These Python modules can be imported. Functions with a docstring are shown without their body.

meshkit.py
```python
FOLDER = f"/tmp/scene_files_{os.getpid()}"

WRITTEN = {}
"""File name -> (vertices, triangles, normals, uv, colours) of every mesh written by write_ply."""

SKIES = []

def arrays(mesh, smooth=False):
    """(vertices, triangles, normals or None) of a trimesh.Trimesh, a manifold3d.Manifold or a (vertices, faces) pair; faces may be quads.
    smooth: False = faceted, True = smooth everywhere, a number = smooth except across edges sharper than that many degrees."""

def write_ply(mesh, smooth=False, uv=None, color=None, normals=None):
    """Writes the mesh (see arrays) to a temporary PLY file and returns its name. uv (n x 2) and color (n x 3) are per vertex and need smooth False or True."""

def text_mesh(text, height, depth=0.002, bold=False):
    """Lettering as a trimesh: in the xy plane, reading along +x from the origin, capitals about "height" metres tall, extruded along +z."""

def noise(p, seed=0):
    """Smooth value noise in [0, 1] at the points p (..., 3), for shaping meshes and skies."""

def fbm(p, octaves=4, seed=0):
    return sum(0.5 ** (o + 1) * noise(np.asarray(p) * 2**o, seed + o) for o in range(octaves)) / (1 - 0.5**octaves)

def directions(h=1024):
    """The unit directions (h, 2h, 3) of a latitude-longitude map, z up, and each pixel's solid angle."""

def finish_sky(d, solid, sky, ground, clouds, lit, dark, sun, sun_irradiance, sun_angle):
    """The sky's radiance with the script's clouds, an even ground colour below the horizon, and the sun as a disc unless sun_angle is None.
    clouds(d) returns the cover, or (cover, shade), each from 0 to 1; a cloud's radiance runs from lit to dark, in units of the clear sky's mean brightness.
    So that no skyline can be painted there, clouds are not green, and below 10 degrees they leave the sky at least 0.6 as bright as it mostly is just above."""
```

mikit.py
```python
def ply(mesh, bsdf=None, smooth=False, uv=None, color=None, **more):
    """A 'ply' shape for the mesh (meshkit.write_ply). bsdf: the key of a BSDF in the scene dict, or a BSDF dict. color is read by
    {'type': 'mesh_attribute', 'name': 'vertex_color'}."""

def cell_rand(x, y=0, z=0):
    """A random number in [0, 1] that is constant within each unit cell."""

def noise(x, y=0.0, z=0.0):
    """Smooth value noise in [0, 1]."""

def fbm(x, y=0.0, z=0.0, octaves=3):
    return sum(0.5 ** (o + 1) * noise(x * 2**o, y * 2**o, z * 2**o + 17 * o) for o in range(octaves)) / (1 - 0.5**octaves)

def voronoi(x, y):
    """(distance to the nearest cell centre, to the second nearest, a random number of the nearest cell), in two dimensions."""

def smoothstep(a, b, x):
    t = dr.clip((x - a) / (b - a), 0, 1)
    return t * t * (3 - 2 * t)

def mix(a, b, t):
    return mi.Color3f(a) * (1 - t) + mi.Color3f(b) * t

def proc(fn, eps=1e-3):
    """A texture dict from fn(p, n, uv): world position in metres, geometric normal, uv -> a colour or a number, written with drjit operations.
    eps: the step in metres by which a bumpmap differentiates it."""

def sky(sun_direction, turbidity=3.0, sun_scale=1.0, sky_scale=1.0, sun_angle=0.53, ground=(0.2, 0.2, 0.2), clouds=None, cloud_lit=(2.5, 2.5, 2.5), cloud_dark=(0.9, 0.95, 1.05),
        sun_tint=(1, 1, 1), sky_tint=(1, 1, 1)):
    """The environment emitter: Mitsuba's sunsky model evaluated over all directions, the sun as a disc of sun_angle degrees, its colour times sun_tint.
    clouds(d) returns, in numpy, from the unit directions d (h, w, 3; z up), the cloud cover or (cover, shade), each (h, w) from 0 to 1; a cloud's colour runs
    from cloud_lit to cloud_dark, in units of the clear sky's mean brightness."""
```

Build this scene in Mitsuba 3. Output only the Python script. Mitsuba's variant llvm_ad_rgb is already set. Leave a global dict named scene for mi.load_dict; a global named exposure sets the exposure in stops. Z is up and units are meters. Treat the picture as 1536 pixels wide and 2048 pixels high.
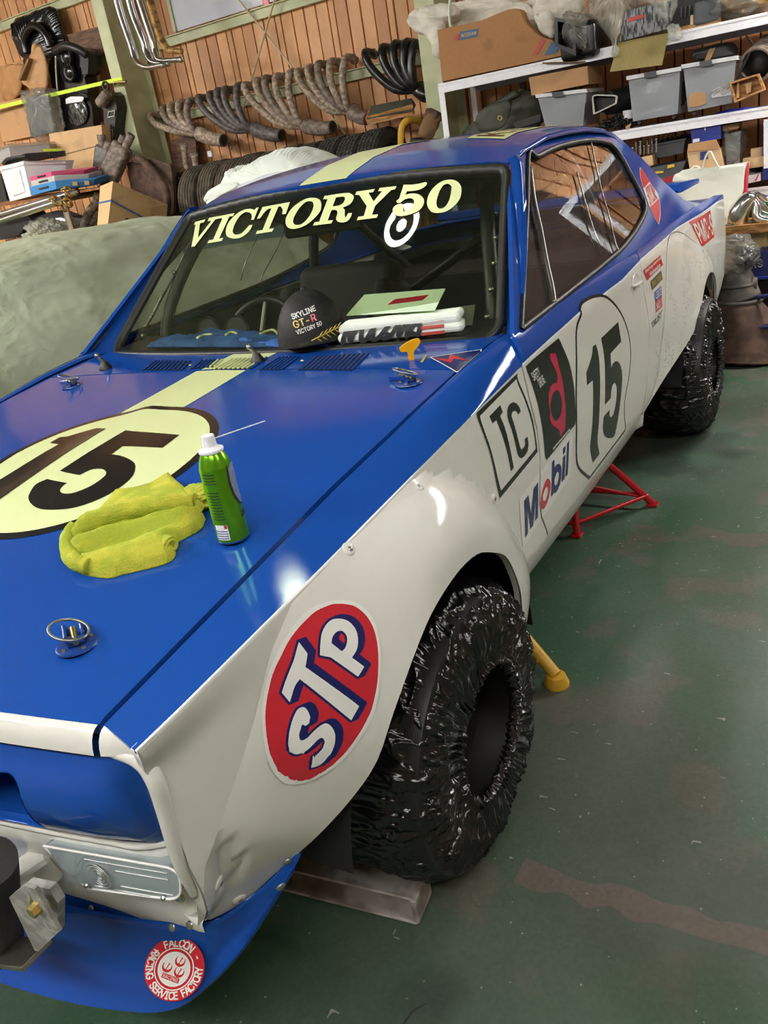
import math, random
import drjit as dr, mitsuba as mi, numpy as np, shapely, trimesh, manifold3d
from shapely import affinity
import meshkit, mikit
T = mi.ScalarTransform4f
scene, labels = {}, {}
# ---- camera -------------------------------------------------------------------------------------------
EYE, YAW, PITCH, ROLL, FOCAL = np.array([1.444, -1.139, 1.359]), -.584, .409, -.174, 1615.5
fwd = np.array([math.sin(YAW) * math.cos(PITCH), math.cos(YAW) * math.cos(PITCH), -math.sin(PITCH)])
right0 = np.array([math.cos(YAW), -math.sin(YAW), 0]); up0 = np.cross(right0, fwd)
camera_up = -right0 * math.sin(ROLL) + up0 * math.cos(ROLL)
scene['camera'] = {'type': 'perspective', 'fov_axis': 'x', 'fov': math.degrees(2 * math.atan(768 / FOCAL)), 'near_clip': .02, 'far_clip': 60.,
                   'to_world': T().look_at(EYE.tolist(), (EYE + fwd).tolist(), camera_up.tolist())}
exposure = 0.4
def batten(x, y, z, L, W, power, along='x'):
    """A ceiling batten's tube: its light; the housing is built with the room."""
    sx, sy = (L, W) if along == 'x' else (W, L)
    return [x, y, z, sx, sy, power]
# the workshop's lamps, plus one added far left to brighten the wall: (x, y, z, size x, size y, radiance)
BATTENS = [batten(1.3, -2.6, 3.4, 2.4, .18, 40), batten(-1.7, -2.8, 3.4, 2.4, .18, 50), batten(3.3, -.6, 3.3, .18, 2.4, 26, 'y'), batten(-4.3, -1.2, 3.7, .18, 2.4, 110, 'y'), batten(-7.0, .8, 3.7, .18, 2.4, 130, 'y'),
           batten(2.45, 3.9, 2.40, 2.5, .16, 62)]
LAMP_NAMES = ['before the car on its left', 'before the car on its right', 'along the right side of the workshop', 'along the left side, before the covered cars', 'far to the left by the cartons, added out of view to light the wall', 'low over the right end of the shelves']
LAMP_TINT = (1.0, .985, .94)
# ---- helpers ------------------------------------------------------------------------------------------
rng = np.random.default_rng(7)
def S(r, g, b):
    """sRGB 0..255 to linear."""
    c = np.array([r, g, b]) / 255.
    return [float(v) for v in np.where(c <= .04045, c / 12.92, ((c + .055) / 1.055) ** 2.4)]
def rgb(c): return {'type': 'rgb', 'value': list(map(float, c))}
def numbered(name):
    k, n = name, 0
    while k in labels or any(True for _ in _keys.get(k, ())): n += 1; k = f'{name}_{n:03d}'
    return k
_keys = {}
def part(parent, name, mesh, mat, smooth=30, label=None):
    """One mesh of the scene under its thing (or part); a repeat takes a number."""
    base = f'{parent}__{name}' if parent else name; k, n = base, 0
    while k in scene or k in _keys: n += 1; k = f'{base}_{n:03d}'
    _keys[k] = 1
    scene[k] = mesh if isinstance(mesh, dict) else mikit.ply(mesh, mat, smooth)
    if label: labels[k] = {'label': label}
    return k
def thing(name, label, category, group=None, kind=None):
    k, n = name, 0
    while k in labels or k in scene: n += 1; k = f'{name}_{n:03d}'
    labels[k] = {'label': label, 'category': category}
    if group: labels[k]['group'] = group
    if kind: labels[k]['kind'] = kind
    return k
def solo(name, mesh, mat, label, category, smooth=30, group=None, kind=None):
    k = thing(name, label, category, group, kind); scene[k] = mesh if isinstance(mesh, dict) else mikit.ply(mesh, mat, smooth); return k
def struct(name, mesh, mat, smooth=False):
    k, n = name, 0
    while k in scene or k in labels: n += 1; k = f'{name}_{n:03d}'
    labels[k] = {'kind': 'structure'}
    if mesh is not None: scene[k] = mikit.ply(mesh, mat, smooth)
    return k
cat = lambda *m: trimesh.util.concatenate([x for y in m for x in (y if isinstance(y, (list, tuple)) else [y])])
def box(x0, x1, y0, y1, z0, z1):
    m = trimesh.creation.box([abs(x1 - x0), abs(y1 - y0), abs(z1 - z0)]); m.apply_translation([(x0 + x1) / 2, (y0 + y1) / 2, (z0 + z1) / 2]); return m
def rbox(sx, sy, sz, r=.006, seg=2):
    """Box about the origin with rounded edges."""
    h = np.array([sx, sy, sz]) / 2 - r; s = trimesh.creation.icosphere(seg, r); v = s.vertices
    c = np.vstack([v + h * [a, b, d] for a in (-1, 1) for b in (-1, 1) for d in (-1, 1)])
    return trimesh.convex.convex_hull(c)
def cbox(sx, sy, sz, c=.004):
    """Box about the origin with chamfered edges (24 corners)."""
    h = np.array([sx, sy, sz]) / 2; p = []
    for a in (-1, 1):
        for b in (-1, 1):
            for d in (-1, 1):
                for k in range(3):
                    q = h - c; q[k] = h[k]; p.append(q * [a, b, d])
    return trimesh.convex.convex_hull(np.array(p))
def rot(m, ax, deg, about=(0, 0, 0)):
    m = m.copy(); m.apply_transform(trimesh.transformations.rotation_matrix(math.radians(deg), ax, about)); return m
def mv(m, x, y, z): m = m.copy(); m.apply_translation([x, y, z]); return m
X_, Y_, Z_ = (1, 0, 0), (0, 1, 0), (0, 0, 1)
def bar(p, q, w, h=None, up=(0, 0, 1), c=0):
    """Rectangular bar from p to q."""
    p, q = np.array(p, float), np.array(q, float); d = q - p; L = np.linalg.norm(d); d /= L
    a = np.cross(d, up); a = a / np.linalg.norm(a) if np.linalg.norm(a) > 1e-6 else np.array([1., 0, 0]); b = np.cross(a, d)
    m = cbox(w, L, h or w, c or min(w, h or w) * .12); M = np.eye(4); M[:3, :3] = np.stack([a, d, b], 1); M[:3, 3] = (p + q) / 2
    if np.linalg.det(M[:3, :3]) < 0: M[:3, 0] *= -1
    m.apply_transform(M); return m
def cyl(p, q, r, n=20, r2=None):
    return tube([p, q], [r, r if r2 is None else r2], n, sub=1)
def smooth_path(P, k=6):
    P = np.asarray(P, float)
    if len(P) < 3: return P
    out = []
    for i in range(len(P) - 1):
        a, b, c, d = P[max(i - 1, 0)], P[i], P[i + 1], P[min(i + 2, len(P) - 1)]
        for t in np.arange(k) / k:
            out.append(.5 * (2 * b + (c - a) * t + (2 * a - 5 * b + 4 * c - d) * t * t + (3 * b - a - 3 * c + d) * t ** 3))
    return np.array(out + [P[-1]])
def tube(path, r, n=14, sub=6, caps=True, flat=1.0):
    P = smooth_path(path, sub) if sub > 1 else np.asarray(path, float)
    r = np.interp(np.linspace(0, 1, len(P)), np.linspace(0, 1, len(np.atleast_1d(r))), np.atleast_1d(r)) if np.ndim(r) else np.full(len(P), r)
    t = np.gradient(P, axis=0) if len(P) > 2 else np.array([P[1] - P[0]] * 2); t /= np.linalg.norm(t, axis=1)[:, None] + 1e-12
    u = np.cross(t[0], [0, 0, 1] if abs(t[0][2]) < .9 else [1, 0, 0]); V = []
    ang = np.arange(n) * 2 * np.pi / n
    for i in range(len(P)):
        u = u - t[i] * (u @ t[i]); u /= np.linalg.norm(u); w = np.cross(t[i], u)
        V.append(P[i] + r[i] * (np.cos(ang)[:, None] * u + flat * np.sin(ang)[:, None] * w))
    V = np.vstack(V); F = []
    for i in range(len(P) - 1):
        for j in range(n):
            a, b = i * n + j, i * n + (j + 1) % n; F += [[a, b, b + n], [a, b + n, a + n]]
    if caps:
        c0, c1 = len(V), len(V) + 1; V = np.vstack([V, P[0], P[-1]]); e = (len(P) - 1) * n
        for j in range(n): F += [[c0, (j + 1) % n, j], [c1, e + j, e + (j + 1) % n]]
    return trimesh.Trimesh(V, np.array(F), process=False)
def ring(c, r, R, axis=(0, 0, 1), n=40, m=10):
    a = np.array(axis, float); a /= np.linalg.norm(a); u = np.cross(a, [0, 0, 1] if abs(a[2]) < .9 else [1, 0, 0]); u /= np.linalg.norm(u); w = np.cross(a, u)
    th = np.linspace(0, 2 * np.pi, n + 1); P = np.array(c) + R * (np.cos(th)[:, None] * u + np.sin(th)[:, None] * w)
    return tube(P, r, m, sub=1, caps=False)
def lathe(prof, n=40, closed=False):
    """(r, z) profile about z."""
    p = np.asarray(prof, float); th = np.arange(n) * 2 * np.pi / n
    V = np.stack([p[:, 0][:, None] * np.cos(th), p[:, 0][:, None] * np.sin(th), np.repeat(p[:, 1][:, None], n, 1)], -1).reshape(-1, 3)
    F = []
    for i in range(len(p) - 1):
        for j in range(n):
            a, b = i * n + j, i * n + (j + 1) % n; F += [[a, b, b + n], [a, b + n, a + n]]
    return trimesh.Trimesh(V, np.array(F), process=False)
def outline(P, k=5):
    """Closed outline: points (a, b) are corners, (a, b, 1) lie on a curve."""
    p = np.array([q[:2] for q in P], float); s = [len(q) > 2 for q in P]; n = len(p); out = []
    for i in range(n):
        j = (i + 1) % n; a, b = p[i], p[j]; out.append(a)
        if s[i] or s[j]:
            ta = (b - p[i - 1]) / 2 if s[i] else b - a
            tb = (p[(j + 1) % n] - a) / 2 if s[j] else b - a
            for t in np.arange(1, k) / k:
                out.append((2 * t ** 3 - 3 * t * t + 1) * a + (t ** 3 - 2 * t * t + t) * ta + (3 * t * t - 2 * t ** 3) * b + (t ** 3 - t * t) * tb)
    g = shapely.Polygon(out)
    return g if g.is_valid else g.buffer(0)
def grid_tri(poly, step):
    x0, y0, x1, y1 = poly.bounds
    xs = np.arange(math.floor(x0 / step), math.ceil(x1 / step)) * step; ys = np.arange(math.floor(y0 / step), math.ceil(y1 / step)) * step
    gx, gy = [a.ravel() for a in np.meshgrid(xs, ys)]; cells = shapely.box(gx, gy, gx + step, gy + step)
    shapely.prepare(poly); full = shapely.contains_properly(poly, cells); some = ~full & shapely.intersects(poly, cells)
    tri = []
    if full.any():
        a, b = gx[full], gy[full]; c, d = a + step, b + step
        tri += [np.stack([a, b, c, b, c, d], 1).reshape(-1, 3, 2), np.stack([a, b, c, d, a, d], 1).reshape(-1, 3, 2)]
    if some.any():
        part_ = shapely.intersection(poly, cells[some]); part_ = part_[shapely.area(part_) > 1e-12]
        t = shapely.get_parts(shapely.constrained_delaunay_triangles(part_)); t = t[shapely.get_type_id(t) == 3]
        if len(t): tri.append(shapely.get_coordinates(t).reshape(-1, 4, 2)[:, :3])
    t = np.vstack(tri); d1, d2 = t[:, 1] - t[:, 0], t[:, 2] - t[:, 0]; ar = d1[:, 0] * d2[:, 1] - d1[:, 1] * d2[:, 0]; t[ar < 0] = t[ar < 0][:, ::-1]; t = t[np.abs(ar) > 1e-13]
    v, inv = np.unique(np.round(t.reshape(-1, 2), 6), axis=0, return_inverse=True); f = inv.reshape(-1, 3)
    f = f[(f[:, 0] != f[:, 1]) & (f[:, 1] != f[:, 2]) & (f[:, 0] != f[:, 2])]
    return v, f
def lift(poly, fn, ax, step=.02, off=0., skirt=0., flip=False):
    """The part of the surface (coordinate ax = fn(the other two)) inside poly; off: moved out along its normal; skirt: edge turned in by that much."""
    if isinstance(poly, (list, tuple)): poly = outline(poly)
    v, f = grid_tri(poly, step); u, w = v[:, 0], v[:, 1]; h = fn(u, w); e = .0015
    if off or skirt:
        hu, hw = (fn(u + e, w) - fn(u - e, w)) / (2 * e), (fn(u, w + e) - fn(u, w - e)) / (2 * e)
        g = np.stack([-hu, -hw, np.ones_like(hu)], 1); g /= np.linalg.norm(g, axis=1)[:, None]
    def place(a, b, c): return np.stack({0: (c, a, b), 1: (a, c, b), 2: (a, b, c)}[ax], 1)
    V = place(u, w, h)
    if off or skirt:
        N = place(g[:, 0], g[:, 1], g[:, 2])
        if ax == 1: N = -N
        V = V + N * off
    if skirt:
        m = trimesh.Trimesh(V, f, process=False)
        ed = np.sort(m.edges, axis=1); _, idx, cnt = np.unique(ed, axis=0, return_index=True, return_counts=True)
        E = m.edges[idx[cnt == 1]]; n0 = len(V); ids = np.unique(E); rem = {a: n0 + len(ids) + i for i, a in enumerate(ids)}; top_ = {a: n0 + i for i, a in enumerate(ids)}
        V = np.vstack([V, V[ids], V[ids] - N[ids] * skirt])
        f = np.vstack([f] + [np.array([[top_[b], top_[a], rem[a]], [top_[b], rem[a], rem[b]]]) for a, b in E])
    if flip: V = V * [-1, 1, 1]; f = f[:, ::-1]
    return trimesh.Trimesh(V, f, process=False)
def plate(P, y, thick, ax=1):
    """Flat plate with the outline P in (x, z), its front at y, thick to the back."""
    g = P if hasattr(P, 'geom_type') else outline(P)
    ms = []
    for q in getattr(g, 'geoms', [g]):
        m = trimesh.creation.extrude_polygon(q, thick, engine='earcut'); v = m.vertices
        ms.append(trimesh.Trimesh(np.stack([v[:, 0], y + thick - v[:, 2], v[:, 1]], 1), m.faces, process=False))
    return cat(ms)
_txt = {}
def text_poly(s, h, bold=False, heavy=0., wide=1., shear=0.):
    """Lettering as a flat outline, capitals h tall, from the origin along +x."""
    if (s, bold) not in _txt:
        m = meshkit.text_mesh(s, 1., .1, bold); tri = m.triangles; tri = tri[np.abs(tri[:, :, 2]).max(1) < 1e-6][:, :, :2]
        _txt[s, bold] = shapely.union_all(shapely.polygons(tri)).buffer(.002)
    g = _txt[s, bold]
    if heavy: g = g.buffer(heavy)
    return affinity.affine_transform(g.simplify(.012), [wide * h, shear * h, 0, h, 0, 0])
def fit_quad(g, q, box_=None):
    """Map an outline from its bounding box to the quadrilateral q: lower left, lower right, upper right, upper left."""
    x0, y0, x1, y1 = box_ or g.bounds; q = np.array([p[:2] for p in q], float)
    def f(c):
        s, t = ((c[:, 0] - x0) / (x1 - x0))[:, None], ((c[:, 1] - y0) / (y1 - y0))[:, None]
        return q[0] * (1 - s) * (1 - t) + q[1] * s * (1 - t) + q[2] * s * t + q[3] * (1 - s) * t
    r = shapely.transform(g.segmentize((x1 - x0) / 12), f)
    return r if r.is_valid else r.buffer(0)
def crumple(m, amp, freq, seed=0, octaves=4, ridged=True):
    v = m.vertices; n = m.vertex_normals; f = meshkit.fbm(v * freq + seed * 7.3, octaves, seed)
    if ridged: f = 1 - np.abs(f * 2 - 1) * 1.6
    m = m.copy(); m.vertices = v + n * ((f - .5) * amp)[:, None]; return m
def blob(c, s, seed=0, amp=.15, freq=2.2, sub=4, power=2.6, flat_bottom=True):
    """A soft bundle: superellipsoid with noise; c the middle of its underside."""
    m = trimesh.creation.icosphere(sub); v = m.vertices.copy()
    v = np.sign(v) * np.abs(v) ** (2 / power); d = meshkit.fbm(v * freq + seed * 3.1, 4, seed) - .5
    d2 = 1 - np.abs(meshkit.noise(v * freq * 2.3 + seed, seed + 5) * 2 - 1)
    v = v * (1 + amp * (2 * d + .5 * d2))[:, None] * np.array(s) / 2; v[:, 2] += s[2] / 2
    if flat_bottom: v[:, 2] = np.maximum(v[:, 2], 0)
    return trimesh.Trimesh(v + np.array(c), m.faces, process=False)
# ---- materials ----------------------------------------------------------------------------------------
def mat(name, d): scene[name] = d if d['type'] in ('twosided', 'dielectric', 'thindielectric', 'principledthin', 'blendbsdf') else {'type': 'twosided', 'bsdf': d}; return name
def plain(name, c, rough=.5, metallic=0., spec=.5, **k): return mat(name, {'type': 'principled', 'base_color': rgb(c) if not isinstance(c, dict) else c, 'roughness': rough, 'metallic': metallic, 'specular': spec, **k})
def glossy(name, c, alpha=.03, ior=1.5): return mat(name, {'type': 'roughplastic', 'diffuse_reflectance': rgb(c) if not isinstance(c, dict) else c, 'alpha': alpha, 'int_ior': ior, 'nonlinear': False})
def noisy(name, c1, c2, freq=20., rough=.6, lo=.35, hi=.65, bump=0., spec=.4, metallic=0., stretch=(1, 1, 1), oct_=3):
    """Two tones mixed by noise."""
    def f(p, n, uv): return mikit.mix(c1, c2, mikit.smoothstep(lo, hi, mikit.fbm(p.x * freq * stretch[0], p.y * freq * stretch[1], p.z * freq * stretch[2], octaves=oct_)))
    d = {'type': 'principled', 'base_color': mikit.proc(f), 'roughness': rough, 'specular': spec, 'metallic': metallic}
    if bump:
        def b(p, n, uv): return mikit.fbm(p.x * freq * 2 * stretch[0], p.y * freq * 2 * stretch[1], p.z * freq * 2 * stretch[2], octaves=2)
        d = {'type': 'bumpmap', 'arbitrary': mikit.proc(b), 'scale': bump, 'bsdf': d}
    return mat(name, d)

# ---- the car's measured surfaces: x to the car's left, y to its tail, z up; front axle at y = 0 ----
def pl(t, xs, ys): return np.interp(t, xs, ys)
def sm(a, b, t):
    t = np.clip((np.asarray(t, float) - a) / (b - a), 0, 1); return t * t * (3 - 2 * t)
def gap_x(y): return pl(y, [-.70, .40, .56], [.650, .684, .686])
def gap_z(y): return pl(y, [-.70, -.45, -.1, .2, .40, .56], [.768, .807, .862, .897, .918, .928])
def cre_x(y): return pl(y, [-.72, -.6, -.3, 0, .5], [.733, .741, .752, .757, .766])
def cre_z(y): return pl(y, [-.72, -.6, -.4, -.04, .155, .45, .56], [.774, .786, .805, .836, .853, .876, .885])
def top(x, y):
    """Bonnet and front wing tops, z over (x, y)."""
    x, y = np.abs(np.asarray(x, float)), np.asarray(y, float)
    gx, gz = gap_x(y), gap_z(y)
    crown = pl(y, [-.72, -.5, -.3, 0, .2, .56], [.018, .030, .036, .028, .018, .006])
    inner = gz + crown * (1 - (x / gx) ** 2) + .006 * np.exp(-(x / .035) ** 2) * sm(.5, .2, y)
    t = np.clip((x - gx) / (cre_x(y) - gx), 0, 1.2)
    return np.where(x < gx, inner, gz + (cre_z(y) - gz) * t + .030 * 4 * t * np.maximum(1 - t, 0) * sm(-.1, .5, y))
def poly_dist(P, pts):
    """Distance from points (n, 2) to a polyline, and the parameter (index) of the nearest point on it."""
    P = np.asarray(P, float); best = np.full(len(P), 9.); par = np.zeros(len(P)); pts = np.asarray(pts, float)
    for i in range(len(pts) - 1):
        a, d = pts[i], pts[i + 1] - pts[i]
        t = np.clip(((P - a) @ d) / (d @ d), 0, 1)
        r = np.linalg.norm(P - a - t[:, None] * d, axis=1)
        par = np.where(r < best, i + t, par); best = np.minimum(best, r)
    return best, par
FLARE_F = [(-.655, .46), (-.632, .54), (-.573, .607), (-.50, .686), (-.438, .761), (-.374, .803), (-.25, .816), (-.13, .824), (-.03, .828), (.06, .815), (.14, .782), (.216, .727), (.275, .67), (.321, .616), (.371, .555), (.411, .496), (.437, .429), (.45, .34)]
LIP_F = [(.655, -.600, .372), (.668, -.572, .366), (.685, -.545, .370), (.705, -.515, .384), (.735, -.480, .408), (.77, -.445, .438), (.805, -.392, .475), (.83, -.349, .516), (.843, -.300, .575), (.85, -.2, .646), (.85, -.130, .672), (.85, -.04, .684), (.85, .04, .676), (.85, .104, .646), (.848, .165, .606), (.842, .212, .545), (.835, .250, .47), (.82, .275, .38), (.80, .285, .30)]
FLARE_R = [(1.56, .40), (1.70, .44), (1.783, .50), (1.834, .585), (1.90, .68), (1.96, .80), (2.03, .900), (2.15, .926), (2.30, .905), (2.5, .845), (2.7, .784), (2.86, .72), (3.02, .60), (3.08, .45)]
LIP_R = [(.772, 1.60, .405), (.782, 1.83, .440), (.792, 2.14, .468), (.802, 2.35, .500), (.807, 2.45, .545), (.810, 2.52, .610), (.811, 2.60, .665), (.811, 2.70, .675), (.808, 2.82, .64), (.80, 2.92, .55), (.79, 2.97, .42)]
def dense(P, k=4):
    P = np.asarray(P, float); out = []
    for i in range(len(P) - 1):
        a, b, c, d = P[max(i - 1, 0)], P[i], P[i + 1], P[min(i + 2, len(P) - 1)]
        for t in np.arange(k) / k: out.append(.5 * (2 * b + (c - a) * t + (2 * a - 5 * b + 4 * c - d) * t * t + (3 * b - a - 3 * c + d) * t ** 3))
    return [tuple(float(v) for v in q) for q in out] + [tuple(float(v) for v in P[-1])]
FLARE_F, FLARE_R, LIP_F, LIP_R = FLARE_F[:6] + dense(FLARE_F[5:])[1:], dense(FLARE_R), dense(LIP_F, 3), dense(LIP_R, 3)
def base_side(y, z):
    y, z = np.asarray(y, float), np.asarray(z, float)
    c = pl(y, [-.72, -.6, -.3, 0, .5, .9, 1.6, 2.2, 2.8, 3.3, 3.7], [.733, .741, .752, .757, .766, .772, .775, .771, .762, .738, .715])
    zb = pl(y, [-.72, .3, .6, 1.6, 3.7], [.90, .88, .885, .895, .89])
    low = np.maximum(zb - z, 0)
    f = c + .012 * np.sin(np.clip(low / .26, 0, 1.9) * np.pi / 2) - .55 * np.maximum(.46 - z, 0) ** 2 * 4
    f = f - 9 * np.maximum(z - zb, 0) ** 2 * sm(.42, .6, y)
    return f - .024 * np.clip((-y - .36) / .29, 0, 1.3) ** 2 * sm(.0, .07, pl(y, [-.72, -.6, -.4, .1], [.774, .786, .805, .85]) - z)
def side(y, z):
    """The car's left flank, x over (y, z), with the two wheel flares."""
    y, z = np.broadcast_arrays(np.asarray(y, float), np.asarray(z, float))
    P = np.stack([y.ravel(), z.ravel()], 1); x = base_side(P[:, 0], P[:, 1])
    for out, lip, sharp in ((FLARE_F, LIP_F, True), (FLARE_R, LIP_R, False)):
        ring = np.array(out); lp = np.array(lip)
        poly = shapely.Polygon(np.vstack([ring, lp[::-1, 1:]]))
        shapely.prepare(poly)
        near = shapely.contains_xy(poly.buffer(.05), P[:, 0], P[:, 1])
        if not near.any(): continue
        q = P[near]
        do, _ = poly_dist(q, ring); dl, s = poly_dist(q, lp[:, 1:])
        inside = shapely.contains_xy(poly, q[:, 0], q[:, 1])
        hole = ~inside & (dl < do)
        lx = np.interp(s, np.arange(len(lp)), lp[:, 0])
        t = np.where(inside, do / (do + dl + 1e-9), np.where(hole, 1, 0))
        w = sm(-.32, -.02, q[:, 0]) if sharp else np.full(len(q), .8)
        g = (1 - w) * t + w * (1 - (1 - t) ** 2.6)
        b = base_side(q[:, 0], q[:, 1])
        x[near] = b + (lx - b) * g
    return x.reshape(y.shape)
def wind(x, z):
    """Windscreen, y over (x, z)."""
    x = np.abs(np.asarray(x, float)); s = (np.asarray(z, float) - .922) / .365
    return .545 + .468 * s + (.26 - .11 * s) * x ** 2
def roof(x, y):
    x, y = np.abs(np.asarray(x, float)), np.asarray(y, float)
    c = pl(y, [.95, 1.05, 1.2, 1.4, 1.6, 1.8, 2.0, 2.12, 2.3], [1.290, 1.328, 1.362, 1.385, 1.388, 1.384, 1.368, 1.342, 1.29])
    return c - .035 * (x / .56) ** 2 - .9 * np.maximum(x - .52, 0) ** 1.6
def green(y, z):
    """Side glass and pillars, x over (y, z)."""
    y, z = np.asarray(y, float), np.asarray(z, float)
    return .737 - .46 * (z - .945) - .10 * np.maximum(z - 1.2, 0) - .035 * np.maximum(y - 2.0, 0) ** 2
def deck(x, y):
    x, y = np.abs(np.asarray(x, float)), np.asarray(y, float)
    return pl(y, [2.0, 2.6, 2.75, 3.2, 3.62], [.955, .945, .945, .938, .905]) - .05 * (x / .72) ** 4
def spoil(x, z):
    """Front face of the chin spoiler, y over (x, z)."""
    return -1.058 + .3986 * np.asarray(x, float) + .529 * np.asarray(z, float)

# ---- paints and common materials ----------------------------------------------------------------------
BLUE, WHITE, CREAM = S(22, 70, 152), S(219, 218, 210), S(222, 231, 172)
ZB = [(-.72, .774), (-.6, .786), (-.4, .805), (-.04, .836), (.155, .853), (.536, .884), (.74, .894), (.97, .903), (1.4, .903), (1.65, .919), (1.95, .923), (2.27, .928), (3.3, .899), (3.75, .868)]
def side_paint(p, n, uv):
    z = mi.Float(ZB[0][1])
    for (a, za), (b, zb) in zip(ZB[:-1], ZB[1:]): z = dr.select(p.y > a, za + (zb - za) * (p.y - a) / (b - a), z)
    white = dr.select(p.z < z - .0025, 1., 0.); line = dr.select(dr.abs(p.z - z) < .0025, 1., 0.)
    # stone chips and rubber marks, thickest on the rear flare
    chips = mikit.smoothstep(.80, .86, mikit.noise(p.y * 210, p.z * 260, 3.)) * mikit.smoothstep(.52, .70, mikit.noise(p.y * 14 + 4, p.z * 14, 9.)) * dr.select((p.y > 1.75) & (p.z < .80), 1., .0)
    c = mikit.mix(BLUE, WHITE, white); c = mikit.mix(c, (.86, .86, .84), line)
    return mikit.mix(c, (.03, .028, .025), chips * .85)
def blue_paint(p, n, uv):
    d = mikit.smoothstep(.62, .8, mikit.noise(p.x * 4, p.y * 5, 2.)) * .10
    return mikit.mix(BLUE, S(24, 78, 150), d)
glossy('paint_side', mikit.proc(side_paint), .025); glossy('paint_blue', mikit.proc(blue_paint), .014); glossy('paint_white', WHITE, .035)
glossy('vinyl_cream', CREAM, .12); glossy('vinyl_black', S(24, 22, 22), .06); glossy('vinyl_white', S(232, 231, 226), .10); glossy('vinyl_red', S(200, 42, 56), .06)
glossy('vinyl_navy', S(26, 30, 92), .08); glossy('vinyl_crimson', S(198, 34, 78), .08); glossy('vinyl_grey', S(96, 98, 90), .1); glossy('vinyl_gold', S(196, 170, 70), .1); glossy('vinyl_royal', S(70, 96, 176), .1)
plain('rubber', S(26, 26, 25), .45); plain('rubber_soft', S(34, 33, 31), .75); plain('black_matte', S(14, 14, 14), .8); plain('cabin_black', S(22, 22, 21), .7)
plain('steel', S(196, 194, 188), .28, 1.); plain('dull_steel', S(150, 146, 138), .45, 1.); plain('brass', S(205, 178, 110), .3, 1.); plain('aluminium', S(214, 214, 212), .35, .85)
glossy('yellow_plastic', S(238, 170, 20), .1); glossy('red_enamel', S(176, 26, 36), .12); glossy('blue_anodised', S(24, 60, 130), .1)
noisy('cast_grey', S(150, 148, 142), S(122, 120, 116), 60, .5, bump=.0006)
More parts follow.
